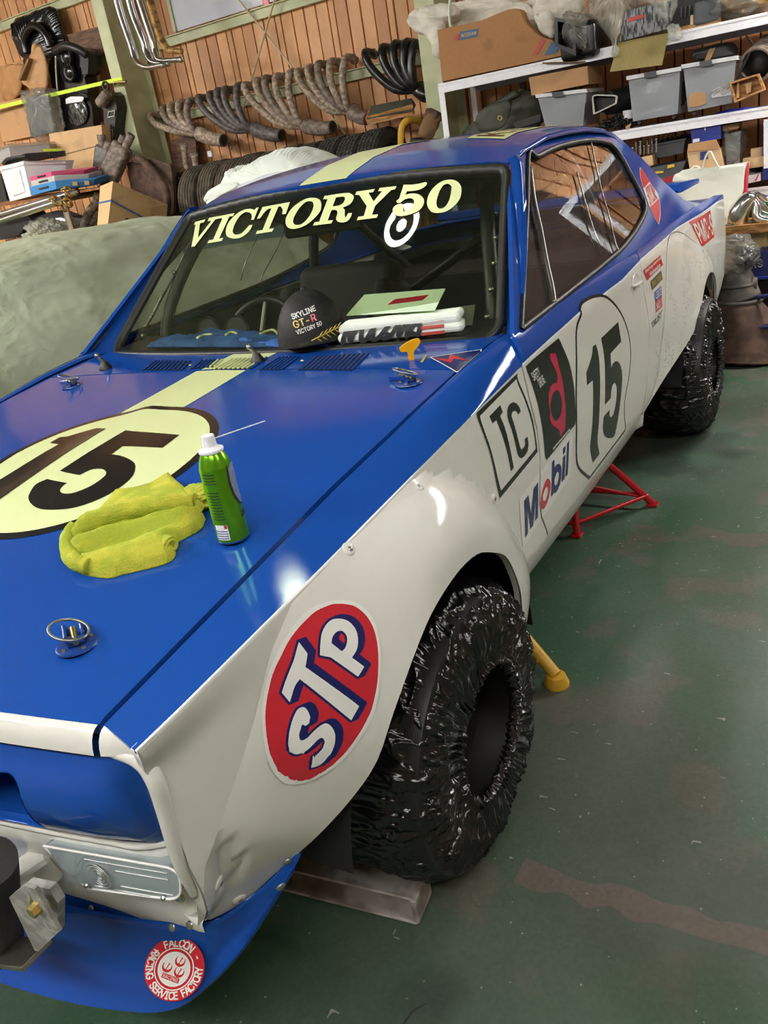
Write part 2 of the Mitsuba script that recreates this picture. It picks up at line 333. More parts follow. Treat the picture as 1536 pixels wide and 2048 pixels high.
mat('windscreen', {'type': 'thindielectric', 'int_ior': 1.5, 'specular_transmittance': rgb((.74, .78, .66)), 'specular_reflectance': rgb((.92, 1., .72))})
mat('acrylic', {'type': 'thindielectric', 'int_ior': 1.5, 'specular_transmittance': rgb((.80, .80, .80))})
mat('sun_band', {'type': 'thindielectric', 'int_ior': 1.5, 'specular_transmittance': rgb((.05, .055, .06))})
mat('sun_band_edge', {'type': 'thindielectric', 'int_ior': 1.5, 'specular_transmittance': rgb((.34, .46, .66))})
mat('clear_film', {'type': 'thindielectric', 'int_ior': 1.5, 'specular_transmittance': rgb((.93, .93, .93))})
# ---- the room -----------------------------------------------------------------------------------------
def floor_tone(p, n, uv):
    big = mikit.fbm(p.x * 1.1, p.y * 1.1, 3., octaves=4); mid = mikit.fbm(p.x * 6, p.y * 6, 1., octaves=4); fine = mikit.noise(p.x * 160, p.y * 160, 2.)
    c = mikit.mix(S(64, 90, 70), S(76, 84, 72), mikit.smoothstep(.42, .62, big))
    c = mikit.mix(c, S(98, 88, 80), mikit.smoothstep(.58, .72, mid) * .5)
    u = p.x * .95 + p.y * .31; w = -p.x * .31 + p.y * .95
    worn = mikit.smoothstep(.50, .62, mikit.fbm(p.x * 3.1 + 9, p.y * 3.1, 7., octaves=4))
    lane = dr.select(dr.abs(p.y + .05 + (mikit.noise(p.x * 22, p.y * 22, 5.) - .5) * .03) < .028, 1., 0.) * dr.select(p.x > .9, 1., 0.)
    c = mikit.mix(c, S(104, 90, 82), lane * (.55 + .4 * mid))
    lane2 = dr.select(dr.abs(p.y - 1.5 + (mikit.noise(p.x * 14, p.y * 14, 2.) - .5) * .06) < .06, 1., 0.) * mikit.smoothstep(.35, .6, mikit.noise(p.x * 9, p.y * 12, 3.))
    c = mikit.mix(c, S(100, 84, 78), lane2 * .6)
    crack = dr.select(dr.abs(p.x - .80 - .05 * (mikit.fbm(p.y * 12, 2., 1.) - .5) * 2 - .2 * (p.y + .6)) < .0022, 1., 0.) * dr.select(p.y < -.38, 1., 0.)
    c = mikit.mix(c, S(24, 26, 24), crack * .8)
    speck = mikit.smoothstep(.955, .975, mikit.noise(p.x * 70, p.y * 70, 8.))
    c = mikit.mix(c, S(170, 166, 156), speck * .6)
    stain = mikit.smoothstep(.64, .74, mikit.fbm(p.x * 2.3 + 3, p.y * 2.3 + 1, 5., octaves=4))
    c = mikit.mix(c, S(44, 48, 44), stain * .6)
    return c * (.72 + .15 * fine)
def floor_gloss(p, n, uv): return .30 + .35 * mikit.smoothstep(.35, .7, mikit.fbm(p.x * 3.1 + 9, p.y * 3.1, 7., octaves=4))
mat('floor_paint', {'type': 'principled', 'base_color': mikit.proc(floor_tone), 'roughness': mikit.proc(floor_gloss), 'specular': .4})
noisy('wall_plain', S(150, 128, 104), S(138, 116, 94), 3., .8); noisy('ceiling_grey', S(112, 114, 110), S(96, 98, 96), 2., .85)
BOARDS = []
for i, c in enumerate([S(202, 148, 100), S(194, 140, 95), S(208, 154, 108), S(184, 130, 90)]):
    noisy(f'board_{i}', c, [v * .88 for v in c], 5., .55, stretch=(3, 1, .5)); BOARDS.append(f'board_{i}')
noisy('steel_green', S(186, 188, 150), S(166, 170, 132), 6., .5, lo=.3, hi=.75)
plain('gap_dark', S(46, 30, 22), .9)
struct('floor', box(-9, 5.5, -7, 5.2, -.1, 0), 'floor_paint')
struct('ceiling', box(-9, 5.5, -7, 5.2, 4.3, 4.4), 'ceiling_grey')
struct('wall_left', box(-9.1, -9, -7, 5.2, 0, 4.3), 'wall_plain'); struct('wall_right', box(5.5, 5.6, -7, 5.2, 0, 4.3), 'wall_plain'); struct('wall_front', box(-9, 5.5, -7.1, -7, 0, 4.3), 'wall_plain')
WB = struct('wall_back', box(-9, 5.5, 5.03, 5.2, 0, 4.3), 'gap_dark')
r_ = random.Random(3); x = -8.9; i = 0
while x < 1.6:
    w = .112 if i % 5 else .058
    bd = box(x + .0022, x + w - .0022, 5.0, 5.03, 0.02, 4.28); v = bd.vertices; v[:, 0] += np.where(v[:, 1] < 5.01, np.sign(x + w / 2 - v[:, 0]) * .004, 0)
    part(WB, 'board', trimesh.Trimesh(v + [0, r_.uniform(-.003, .003), 0], bd.faces, process=False), BOARDS[r_.randrange(4)], False); x += w; i += 1
def rail(x0, x1, z, h=.075, y=4.955): return cat(box(x0, x1, y, y + .045, z - h / 2, z + h / 2), box(x0, x1, y - .02, y + .045, z + h / 2 - .008, z + h / 2))
for x0, x1, z in ((-4.33, -1.5, [(-2.77,1.968)][0][1]), (-8.9, -4.6, [(-5.415,3.066)][0][1]), (-8.9, -4.5, [(-4.805,2.558)][0][1]), (-4.33, -1.45, [(-3.285,2.541)][0][1])):
    struct('trim', rail(x0, x1, z), 'steel_green')
def column(x, w=.13, name='column', z1=4.3):
    k = struct(name, None, None)
    part(k, 'flange', cbox(w, .014, z1, .003).apply_translation([x, 4.60, z1 / 2]), 'steel_green', False); part(k, 'flange', cbox(w, .014, z1, .003).apply_translation([x, 4.94, z1 / 2]), 'steel_green', False)
    part(k, 'web', cbox(.012, .33, z1, .003).apply_translation([x - w * .0, 4.77, z1 / 2]), 'steel_green', False); return k
column([(-4.27,2.361)][0][0]); column([(-1.319,1.909)][0][0], .15)
# window of pale film above the upper rail
WN = struct('window_1', None, None)
def window_tone(p, n, uv):
    g = mikit.fbm(p.x * 2, p.z * 3, 1.)
    return mikit.mix(S(206, 204, 208), S(186, 188, 204), g)
plain('window_film', mikit.proc(window_tone), .5)
wz = [(-3.276,2.568)][0][1] + .03; wx0 = [(-3.83,2.578)][0][0]
part(WN, 'pane', box(wx0, -1.7, 4.985, 4.992, wz, wz + 1.0), 'window_film', False)
plain('print_pink', S(222, 178, 184), .6); plain('print_grey', S(170, 172, 184), .6); plain('print_green', S(120, 190, 120), .6)
part(WN, 'print', box(*sorted(([(-3.595,2.743)][0][0], [(-3.425,2.724)][0][0])), 4.983, 4.985, wz + .22, wz + .25), 'print_grey', False, 'grey printed line')
part(WN, 'print', box(*sorted(([(-3.588,2.763)][0][0], [(-3.419,2.741)][0][0])), 4.983, 4.985, wz + .27, wz + .30), 'print_pink', False, 'pink printed line')
part(WN, 'frame', box(wx0 - .03, wx0, 4.97, 4.995, wz, wz + 1.0), 'steel_green', False)
tg = [(-2.865,2.593)][0]; part(WN, 'tag', box(tg[0] - .03, tg[0] + .03, 4.975, 4.98, tg[1] - .05, tg[1] + .05), 'vinyl_red', False, 'red paper tag')
plain('rod_beige', S(176, 162, 128), .5)
for a, b in (((-3.083,4.93,2.665), (-2.289,4.9,1.57)), ((-2.725,4.9,2.587), (-3.486,4.93,1.622))):
    solo('brace_rod', cyl(a, b, .008, 8), 'rod_beige', 'thin pale brace rod crossing the wall ' + ('from upper left down to the tyres' if a[0] < b[0] else 'from upper right down to the white sheet'), 'brace rod')
# lamps
for (lx, ly, lz, sx, sy, pw), where_ in zip(BATTENS, LAMP_NAMES):
    k = thing('ceiling_lamp', f'long white batten lamp hung {where_}', 'lamp', 'batten lamps under the ceiling')
    part(k, 'housing', box(lx - sx / 2 - .03, lx + sx / 2 + .03, ly - sy / 2 - .03, ly + sy / 2 + .03, lz + .012, lz + .07), 'vinyl_white', False)
    for e in (-1, 1):
        q = (lx + e * sx * .3, ly) if sx > sy else (lx, ly + e * sy * .3); part(k, 'hanger', cyl((q[0], q[1], lz + .07), (q[0], q[1], 4.3), .004, 6), 'steel', False)
    t = box(lx - sx / 2, lx + sx / 2, ly - sy / 2, ly + sy / 2, lz - .07, lz + .01)
    d = mikit.ply(t, 'vinyl_white'); d['emitter'] = {'type': 'area', 'radiance': rgb([pw * c for c in LAMP_TINT])}; part(k, 'tube', d, None)

# ---- the car ------------------------------------------------------------------------------------------
CAR = thing('racing_car', 'blue and white two-door racing car, numbered 15, parked on the green floor', 'car')
def both(name, mesh, m, smooth=True, label=None):
    part(CAR, name, mesh, m, smooth, label); v = mesh.vertices * [-1, 1, 1]; part(CAR, name, trimesh.Trimesh(v, mesh.faces[:, ::-1], process=False), m, smooth, label)
def sk(poly, fn, ax, step=.025, skirt=.012, off=0.): return lift(poly, fn, ax, step, off, skirt)
ys = np.linspace(-.672, .525, 40)
def nose_y(x): x = np.abs(x); return -.645 - .22 * (.70 - x) + .12 * (.70 - x) ** 2
# bonnet
xs = np.linspace(-.648, .648, 41)
hood = shapely.Polygon([(a, nose_y(a) + .004) for a in xs] + [(gap_x(y) - .006, y) for y in np.linspace(-.64, .398, 30)] + [(-gap_x(y) + .006, y) for y in np.linspace(.398, -.64, 30)])
HOOD = part(CAR, 'bonnet', sk(hood, top, 2, .03, .02), 'paint_blue', True, 'blue bonnet')
cowl = shapely.Polygon([(a, .404) for a in (-.678, .678)] + [(a, .553 + .27 * a * a) for a in np.linspace(.678, -.678, 30)])
COWL = part(CAR, 'cowl', sk(cowl, top, 2, .03, .015), 'paint_blue', True, 'blue cowl panel below the windscreen')
# front wing tops and flanks
wing_top = shapely.Polygon([(gap_x(y) + .004, y) for y in np.linspace(nose_y(.652) + .004, .55, 40)] + [(gap_x(.62), .64), (cre_x(.58), .57)] + [(cre_x(y), y) for y in np.linspace(.545, -.676, 50)])
both('wing_top', sk(wing_top, top, 2, .02, .006), 'paint_blue', True, 'blue top of the front wing')
DOOR_F = [(.5407,.8806,1),(.5532,.8002,1),(.5713,.7193,1),(.5713,.6537,1),(.5583,.5983,1),(.5459,.547,1),(.5541,.5001,1),(.5984,.4281)]
lipP = [p[1:] for p in LIP_F]
flank = [(y, cre_z(y)) for y in np.linspace(-.676, .53, 50)] + [q[:2] for q in DOOR_F] + [(.60, .405), (.46, .372), (.37, .335)] + [tuple(p) for p in lipP[::-1][1:]] + [(-.628, .41), (-.640, .48), (-.650, .56), (-.652, .64), (-.662, .72)]
FLP = shapely.Polygon(np.vstack([np.array([(-.70, .40)] + FLARE_F), np.array(LIP_F)[::-1, 1:]])).buffer(0)
fk = outline(flank); wing_parts = [lift(g, side, 0, .012, 0, 0) for g in shapely.get_parts(shapely.MultiPolygon([h for h in shapely.get_parts(fk.intersection(FLP))] + [h for h in shapely.get_parts(fk.difference(FLP))])) if g.area > 1e-4]
wing_parts.append(lift(fk, lambda y, z: side(y, z) - .004, 0, .03, 0, .012))
WING = cat(wing_parts)
both('front_wing', WING, 'paint_side', True, 'white front wing with a wide wheel flare')
# doors and rear quarters
DOOR_R = [(1.6206,.92,1),(1.6171,.8723,1),(1.6214,.8178,1),(1.6516,.7447,1),(1.6699,.674,1),(1.6534,.6073,1),(1.6222,.5549)]
dt = .946
door = [(.585, dt), (1.66, dt)] + [q[:2] for q in DOOR_R] + [(1.56, .412), (.66, .425)] + [(q[0] + .008, q[1]) for q in [r[:2] for r in DOOR_F][::-1]]
both('door', lift(outline(door), side, 0, .02, 0, .010), 'paint_side', True, 'white door with a blue band below the window')
qt = [(y, float(pl(y, [1.6, 2.2, 2.8, 3.3, 3.62], [.946, .95, .946, .932, .902]))) for y in np.linspace(1.668, 3.62, 50)]
lipR = [p[1:] for p in LIP_R]
quarter = qt + [(3.645, .74), (3.66, .60), (3.62, .50), (3.3, .40), (3.02, .36)] + [tuple(p) for p in lipR[::-1]] + [(q[0] + .006, q[1]) for q in [r[:2] for r in DOOR_R][::-1]]
both('rear_quarter', lift(outline(quarter), side, 0, .015, 0, .010), 'paint_side', True, 'white rear quarter with a chipped wheel flare')
sill = [(.60, .418), (1.56, .406), (1.62, .40), (1.60, .345), (.40, .335), (.46, .372)]
both('sill', lift(outline(sill), lambda y, z: side(y, z) - .004, 0, .02, 0, .01), 'paint_side', True, 'white sill below the door')
# glasshouse
def ends(f, a, b, n): return [f(t) for t in np.linspace(a, b, n)]
winp = [(.6318,.9439),(.9307,.9503),(1.314,.9595),(1.5428,.9669,1),(1.725,.9821,1),(1.8943,1.0039,1),(2.0143,1.026,1),(2.0595,1.0472,1),(2.0781,1.0778,1),(2.0722,1.155,1),(2.0704,1.2278,1),(2.0537,1.2565,1),(2.0186,1.2736,1),(1.8348,1.2973,1),(1.533,1.3013,1),(1.2993,1.2885,1),(1.1993,1.2788,1)]
WINP = outline(winp)
shell = shapely.Polygon([(.585, .940), (2.9, .940), (2.70, .99), (2.52, 1.075), (2.36, 1.175), (2.22, 1.265), (2.14, 1.31)] + [(y, float(roof(.56, y)) - .004) for y in np.linspace(2.10, 1.10, 20)] + [(1.04, 1.275)])
both('side_pillars', lift(shell.difference(WINP.buffer(.004)), green, 0, .02, 0, .012), 'paint_blue', True, 'blue roof pillars around the side window')
both('side_window', lift(WINP, green, 0, .05, -.006), 'acrylic', True, 'clear acrylic side window')
def loop(P, r, flat=1., n=10):
    P = np.asarray(P); return tube(np.vstack([P, P[:1]]), r, n, sub=1, caps=False, flat=flat)
def on_green(c, off=0.): c = np.asarray(c); return np.stack([green(c[:, 0], c[:, 1]) + off, c[:, 0], c[:, 1]], 1)
both('window_seal', loop(on_green(np.array(WINP.exterior.coords)[:-1]), .008), 'rubber', True, 'black rubber seal around the side window')
for q in ([(1.8336,1.2939),(1.6725,1.1601),(1.618,1.0826),(1.5461,1.0001),(1.5382,.9645)], [(1.5256,1.2189),(1.454,1.1267),(1.4133,1.056),(1.4031,1.0086)]):
    both('window_stay', tube(on_green([p[:2] for p in q], .003), .0022, 8), 'steel', True, 'clear stay bent across the side window')
both('quarter_light_frame', tube(on_green([p[:2] for p in [(1.1903,1.267),(1.0852,1.1887),(1.0255,1.1164),(.9615,1.0475),(.9104,.9851),(.8757,.9535)]], .004), .0055, 8), 'steel', True, 'bright quarter light frame')
both('drip_rail', tube([(float(roof(.56, y)) * 0 + .566, y, float(roof(.56, y)) - .012) for y in np.linspace(1.06, 2.14, 24)], .006, 8), 'paint_blue', True)
yf = lambda a: 1.022 + .16 * a * a
rf = shapely.Polygon([(a, yf(a)) for a in np.linspace(-.568, .568, 40)] + [(.568, 2.12), (-.568, 2.12)])
ROOF = part(CAR, 'roof', sk(rf, roof, 2, .03, .012), 'paint_blue', True, 'blue roof')
def tail_skin(x, y): return pl(y, [2.0, 2.12, 2.25, 2.36, 2.55, 2.72, 2.9], [1.345, 1.318, 1.25, 1.178, 1.065, .99, .94]) - .03 * (np.abs(x) / .6) ** 2
wx = lambda y: float(green(np.array(y), np.array(float(tail_skin(.6, y)))))
skin = shapely.Polygon([(wx(y), y) for y in np.linspace(2.10, 2.88, 20)] + [(-wx(y), y) for y in np.linspace(2.88, 2.10, 20)])
rearwin = shapely.Polygon([(.49, 2.18), (.60, 2.62), (-.60, 2.62), (-.49, 2.18)]).buffer(-.02).buffer(.02)
part(CAR, 'rear_pillars', lift(skin.difference(rearwin), tail_skin, 2, .03, 0, .01), 'paint_blue', True, 'blue rear pillars')
part(CAR, 'rear_window', lift(rearwin, tail_skin, 2, .05, -.004), 'acrylic', True, 'rear window')
dk = shapely.Polygon([(float(base_side(y, .93)) - .002, y) for y in np.linspace(2.62, 3.62, 20)] + [(-float(base_side(y, .93)) + .002, y) for y in np.linspace(3.62, 2.62, 20)])
part(CAR, 'boot_lid', lift(dk, deck, 2, .03, 0, .01), 'paint_blue', True, 'blue boot lid')
part(CAR, 'tail_panel', box(-.68, .68, 3.615, 3.64, .42, .89), 'paint_white', False, 'white tail panel')
# rear wing on its two feet
wingp = [(.62,2.762,1.044),(.62,3.454,.97)]
ws = outline([(2.98, .985), (3.03, 1.012, 1), (3.10, 1.008, 1), (3.50, .985), (3.515, .975, 1), (3.50, .962), (3.15, .965, 1), (3.03, .968, 1)])
wm = trimesh.creation.extrude_polygon(ws, 1.24, engine='earcut'); v = wm.vertices; wm = trimesh.Trimesh(np.stack([v[:, 2] - .62, v[:, 0], v[:, 1] + .02 - .0 * v[:, 0]], 1), wm.faces)
WG = part(CAR, 'rear_wing', wm, 'paint_blue', 30, 'blue rear wing')
for s in (-1, 1): part(CAR, 'wing_foot', box(s * .45 - .02, s * .45 + .02, 3.12, 3.40, .93, .985), 'red_enamel' if 0 else 'rubber', False)
part(CAR, 'fuel_cap', mv(lathe([(0, .012), (.03, .012), (.036, .006), (.04, 0)], 24), .52, 2.98, .925), 'red_enamel', 30, 'red filler cap')
# windscreen, its seal and sun band
wl = [(a, .920 + .012 * (1 - (a / .68) ** 2)) for a in np.linspace(-.672, .672, 25)]; wu = [(a, 1.276 + .031 * (1 - (a / .58) ** 2)) for a in np.linspace(.572, -.572, 25)]
WS = shapely.Polygon(wl + wu).buffer(-.03).buffer(.03)
GLASS = part(CAR, 'windscreen', lift(WS, wind, 1, .05), 'windscreen', True, 'windscreen')
c = np.array(WS.exterior.segmentize(.04).coords)[:-1]; P = np.stack([c[:, 0], wind(c[:, 0], c[:, 1]), c[:, 1]], 1)
part(CAR, 'windscreen_seal', loop(P - [0, .002, 0], .016, .7), 'rubber', True, 'black rubber windscreen seal')
inner = WS.buffer(-.006)
def band_z(a): return 1.205 + .02 * (1 - (a / .6) ** 2)
bandA = shapely.Polygon([(a, band_z(a)) for a in np.linspace(-.7, .7, 20)] + [(.7, 1.4), (-.7, 1.4)]).intersection(inner)
bandB = shapely.Polygon([(a, band_z(a) - .03) for a in np.linspace(-.7, .7, 20)] + [(a, band_z(a)) for a in np.linspace(.7, -.7, 20)]).intersection(inner)
part(CAR, 'sun_band', lift(bandA, wind, 1, .05, -.004), 'sun_band', True, 'dark tinted band across the top of the windscreen'); part(CAR, 'sun_band', lift(bandB, wind, 1, .05, -.004), 'sun_band_edge', True, 'bluish lower edge of the tinted band')
# front pillars
for s in (1, -1):
    A = [(.690, .648, .902), (.676, .700, .950), (.640, .846, 1.085), (.596, 1.022, 1.262), (.572, 1.06, 1.300)]
    B = [(.752, .606, .905), (.737, .636, .946), (.690, .836, 1.085), (.610, 1.080, 1.268), (.580, 1.12, 1.306)]
    a, b = smooth_path(A, 5), smooth_path(B, 5); m = (a + b) / 2 + np.array([.012, -.014, .004]); rows = [a, .5 * (a + m), m, .5 * (b + m), b]; n = len(a)
    V = np.vstack(rows); F = [[i * n + j, (i + 1) * n + j, (i + 1) * n + j + 1, i * n + j + 1] for i in range(4) for j in range(n - 1)]
    V = V * [s, 1, 1]; F = np.array(F); F = F if s > 0 else F[:, ::-1]
    part(CAR, 'front_pillar', (V, F), 'paint_blue', True, 'blue front pillar')
# nose: bonnet lip, headlamp fairing, front panel
def lip_pts(x0, x1, n=24):
    a = np.linspace(x0, x1, n); yy = nose_y(a) + .004; zz = top(a, yy); R = []
    for t in np.linspace(0, 1, 6): R.append(np.stack([a, yy - .020 * np.sin(t * 1.45), zz - .038 * (1 - np.cos(t * 1.45)) - .001], 1))
    return grid_mesh(R)
def grid_mesh(R):
    n = len(R[0]); V = np.vstack(R); F = np.array([[i * n + j, (i + 1) * n + j, (i + 1) * n + j + 1, i * n + j + 1] for i in range(len(R) - 1) for j in range(n - 1)]); return (V, F)
for s in (1, -1):
    E_ = smooth_path([(.662, nose_y(.66) - .004, .742), (.706, -.654, .738), (.722, -.654, .712), (.720, -.654, .66), (.716, -.655, .60), (.711, -.652, .55), (.702, -.642, .49)], 6) * [s, 1, 1]
    part(CAR, 'wing_edge', tube(E_, [.008, .012, .012, .011, .010, .009, .006], 14, sub=1), 'paint_white', True, 'rolled white edge round the headlamp opening')
part(CAR, 'bonnet_lip', lip_pts(-.646, .646, 50), 'paint_white', True, 'white front edge of the bonnet')
for s in (1, -1): part(CAR, 'wing_lip', lip_pts(*((.656, .735) if s > 0 else (-.735, -.656))), 'paint_white', True, 'white front edge of the wing')
def fairing(x, z):
    ax_ = np.abs(x); t = np.clip((z - .57) / .175, 0, 1.1)
    return nose_y(ax_) + .012 - .050 * np.sin(np.clip(t, 0, 1) * np.pi) ** .8 * (1 - sm(.60, .73, ax_) * .6) + .05 * sm(.66, .712, ax_)
fz = [(.24, .590), (.36, .576, 1), (.50, .576, 1), (.60, .566, 1), (.66, .562, 1), (.700, .570), (.704, .62, 1), (.706, .68, 1), (.704, .735), (.60, .752, 1), (.40, .775, 1), (.24, .785)]
for s in (1, -1):
    o = outline(fz); hole = outline([(.527, .672, 1), (.529, .640, 1), (.522, .604, 1), (.490, .590, 1), (.430, .588, 1), (.385, .605, 1), (.372, .640, 1), (.400, .672, 1), (.450, .694, 1), (.500, .704, 1), (.520, .694, 1)])
    m = lift(o.difference(hole), fairing, 1, .015, 0, .012)
    k = part(CAR, 'headlamp_fairing', m if s > 0 else (m.vertices * [-1, 1, 1], m.faces[:, ::-1]), 'paint_blue', True, 'blue fairing over the headlamps with an air intake')
    c = np.array(hole.exterior.coords)[:-1][::2]; y0 = fairing(c[:, 0], c[:, 1]); R = [np.stack([s * (c[:, 0] + (.445 - c[:, 0]) * f), y0 + d, c[:, 1] + (.645 - c[:, 1]) * f], 1) for f, d in ((0, 0), (.03, -.002), (.06, .004), (.08, .03), (.12, .10), (.2, .22))]
    R = [np.vstack([r, r[:1]]) for r in R]; part(k, 'intake_duct', grid_mesh(R), 'paint_blue', True, 'round intake duct')
    part(k, 'duct_floor', mv(rot(lathe([(0, 0), (.07, 0)], 24), X_, 90), s * .445, -.46, .645), 'black_matte', False)
def front_panel(x, z):
    ax_ = np.abs(x); return nose_y(ax_) + .030 - .022 * np.exp(-((z - .545) / .05) ** 2) + .010 * sm(.46, .35, z) + .05 * sm(.62, .72, z) + .02 * sm(.655, .69, ax_)
FLS = outline(FLARE_R).exterior
fp = outline([(-.655, .362, 1), (0, .35, 1), (.655, .362), (.664, .43, 1), (.684, .50, 1), (.690, .56, 1), (.692, .592), (-.692, .592), (-.690, .56, 1), (-.684, .5, 1), (-.664, .43)])
part(CAR, 'front_panel', lift(fp, front_panel, 1, .02), 'paint_white', True, 'white front panel below the bonnet')
part(CAR, 'panel_crease', tube([(a, float(front_panel(a, .565)) - .004, .565) for a in np.linspace(-.685, .685, 30)], .006, 8), 'paint_white', True)
def lens_face(x, z): return nose_y(np.abs(x)) - .006 - .006 * np.sin(np.clip((z - .475) / .075, 0, 1) * np.pi)
lens = outline([(.480, .549), (.688, .549), (.702, .540, 1), (.700, .515, 1), (.690, .500, 1), (.676, .492), (.532, .478)])
def lens_tone(p, n, uv):
    r = dr.sqrt(dr.square(p.x - .565) + dr.square(p.z - .515)); return .9 + .1 * dr.sin(r * 900)
def lens_bump(p, n, uv):
    r = dr.sqrt(dr.square(p.x - .565) + dr.square(p.z - .515)); return .5 + .5 * dr.sin(r * 1000.) * mikit.smoothstep(.05, .02, r) + .25 * mikit.fbm(p.x * 160, p.z * 60, 1.)
mat('lens_tape', {'type': 'bumpmap', 'arbitrary': mikit.proc(lens_bump, 5e-4), 'scale': .0007, 'bsdf': {'type': 'principled', 'base_color': rgb(S(168, 178, 182)), 'roughness': .14, 'specular': .9, 'clearcoat': 1., 'metallic': .45}})
for s in (1, -1):
    m = lift(lens, lens_face, 1, .012, 0, .03); LN = part(CAR, 'indicator_lamp', m if s > 0 else (m.vertices * [-1, 1, 1], m.faces[:, ::-1]), 'lens_tape', True, 'pale indicator lens under clear tape')
    c = np.array(lens.exterior.coords)[:-1]; m = loop(np.stack([s * c[:, 0], lens_face(c[:, 0], c[:, 1]) - .001, c[:, 1]], 1), .0020); part(LN, 'rim', m, 'vinyl_white', True, 'clear rim')
    for rr in (.006, .011, .016, .021): part(LN, 'reflector_ring', mv(ring((0, 0, 0), .0011, rr, (0, 1, 0), 28, 6), s * .570, float(lens_face(.570, .516)) - .0008, .516), 'aluminium', True, 'ring of the bulb reflector')
    for zz in (.490, .502, .530, .540): part(LN, 'lens_flute', tube([(s * a, float(lens_face(a, zz)) - .0006, zz) for a in np.linspace(.60 if .495 < zz < .535 else .55, .684, 8)], .0011, 6, sub=1), 'aluminium', True, 'fine lens flute')
    for a, b in ((.535, .487), (.665, .492)): part(LN, 'screw', mv(rot(lathe([(0, .003), (.003, .003), (.0045, 0)], 10), X_, 90), s * a, float(lens_face(a, b)) - .001, b), 'steel')
# chin spoiler
SI = [(0, -.725, .385), (.25, -.700, .386), (.45, -.668, .382), (.58, -.634, .374), (.655, -.600, .368), (.690, -.545, .375), (.72, -.500, .396), (.742, -.462, .424)]
SO = [(0, -.79, .262), (.25, -.772, .258), (.42, -.745, .254), (.54, -.712, .250), (.605, -.684, .251), (.640, -.652, .265), (.690, -.590, .312), (.738, -.498, .395)]
for s in (1, -1):
    a, b = smooth_path(SI, 4), smooth_path(SO, 4); R = [a, a + [0, -.010, -.006], .6 * a + .4 * b + [0, .006, -.008], .3 * a + .7 * b + [0, .002, -.006], b, b + [0, .006, -.006], b + [0, .012, -.002], .5 * a + .5 * b + [0, .02, 0], a + [0, .015, .006]]
    V, F = grid_mesh(R); part(CAR, 'chin_spoiler', (V * [s, 1, 1], F if s > 0 else F[:, ::-1]), 'paint_blue', 50, 'blue chin spoiler')
def rivet(p, n_, r=.006, h=.003, m='steel', parent=CAR):
    n_ = np.array(n_, float) / np.linalg.norm(n_); M = trimesh.geometry.align_vectors([0, 0, 1], n_); q = lathe([(0, h), (r * .5, h * .95), (r * .85, h * .6), (r, 0)], 12); q.apply_transform(M); q.apply_translation(p); part(parent, 'screw', q, m)
for p in [(.465,-.655,.378),(.655,-.655,.427),(.697,-.655,.451)]: rivet(np.array(p) - [0, .006, 0], (0, -1, .5))
for p in [(.735,-.495,.414),(.735,-.52,.389),(.735,-.523,.39)]: rivet(p, (1, -.6, -.3), .007)
def nrm(y, z): e = .004; return (1, -float(side(y + e, z) - side(y - e, z)) / (2 * e), -float(side(y, z + e) - side(y, z - e)) / (2 * e))
for y, z in [(-.2242,.8136),(.0044,.8212),(.299,.6646),(-.5768,.5068),(-.6014,.4721),(-.5594,.3822)]:
    rivet((float(side(y, z)), y, z), nrm(y, z), .012, .004, 'paint_white'); rivet((float(side(y, z)) + .003, y, z), nrm(y, z), .005, .003, 'steel')
rivet((.667,-.64,.47), (0, -1, 0), .010, .006)
# ducts and pads by the chin spoiler: hoist post with its bracket
PB = [(.453,-.735,.541), (.573,-.735,.527)]
part(CAR, 'tow_arm', bar((.42, -.66, .465), (.335, -.80, .43), .05, .05), 'paint_white', False, 'white square tow arm')
brk = plate([q for q in [(.494,.535),(.557,.587),(.611,.601),(.616,.579),(.582,.509),(.505,.435),(.495,.432)]], -.77, .012)
BK = part(CAR, 'tow_bracket', brk, 'cast_grey', 30, 'grey bolted tow bracket')
part(BK, 'gusset', bar((.606,-.785,.622), (.617,-.785,.551), .006, .022), 'cast_grey', False)
p = np.array((.602,-.78,.585)); part(BK, 'bolt', mv(rot(cat(lathe([(0, .018), (.008, .018), (.009, .008), (.015, .008), (.015, 0)], 6), lathe([(.019, 0), (.019, .003), (0, .003)], 20)), X_, 90), *p), 'brass', 30, 'brass bolt')
p0, p1 = np.array((.488,-.76,.574)), np.array((.388,-.76,.361))
part(CAR, 'tow_post', cyl(p0 - [.035, 0, 0], p1 - [.035, 0, 0], .040, 28), 'rubber_soft', 30, 'black round tow post')
part(CAR, 'tow_foot', bar((.352,-.77,.361), (.497,-.77,.424), .05, .008), 'dull_steel', False, 'flat steel foot')
# underside, wheel wells
part(CAR, 'floor_pan', box(-.62, .62, .55, 3.5, .33, .37), 'black_matte', False); part(CAR, 'engine_bay', box(-.55, .55, -.55, .55, .34, .66), 'black_matte', False)
for y0 in (0, 2.57):
    for s in (1, -1):
        th = np.linspace(.12, np.pi - .02, 30); r = .415 if y0 == 0 else .385; cz = .30
        R = [np.stack([np.full(30, s * a), y0 - r * np.cos(th), cz + r * np.sin(th) - (.0 if a < .7 else .03)], 1) for a in (.40, .55, .70, .785)]
        R = [np.stack([np.full(30, s * .40), y0 - .02 * np.cos(th), cz + .02 * np.sin(th)], 1)] + R
        part(CAR, 'wheel_well', grid_mesh(R), 'black_matte', True)
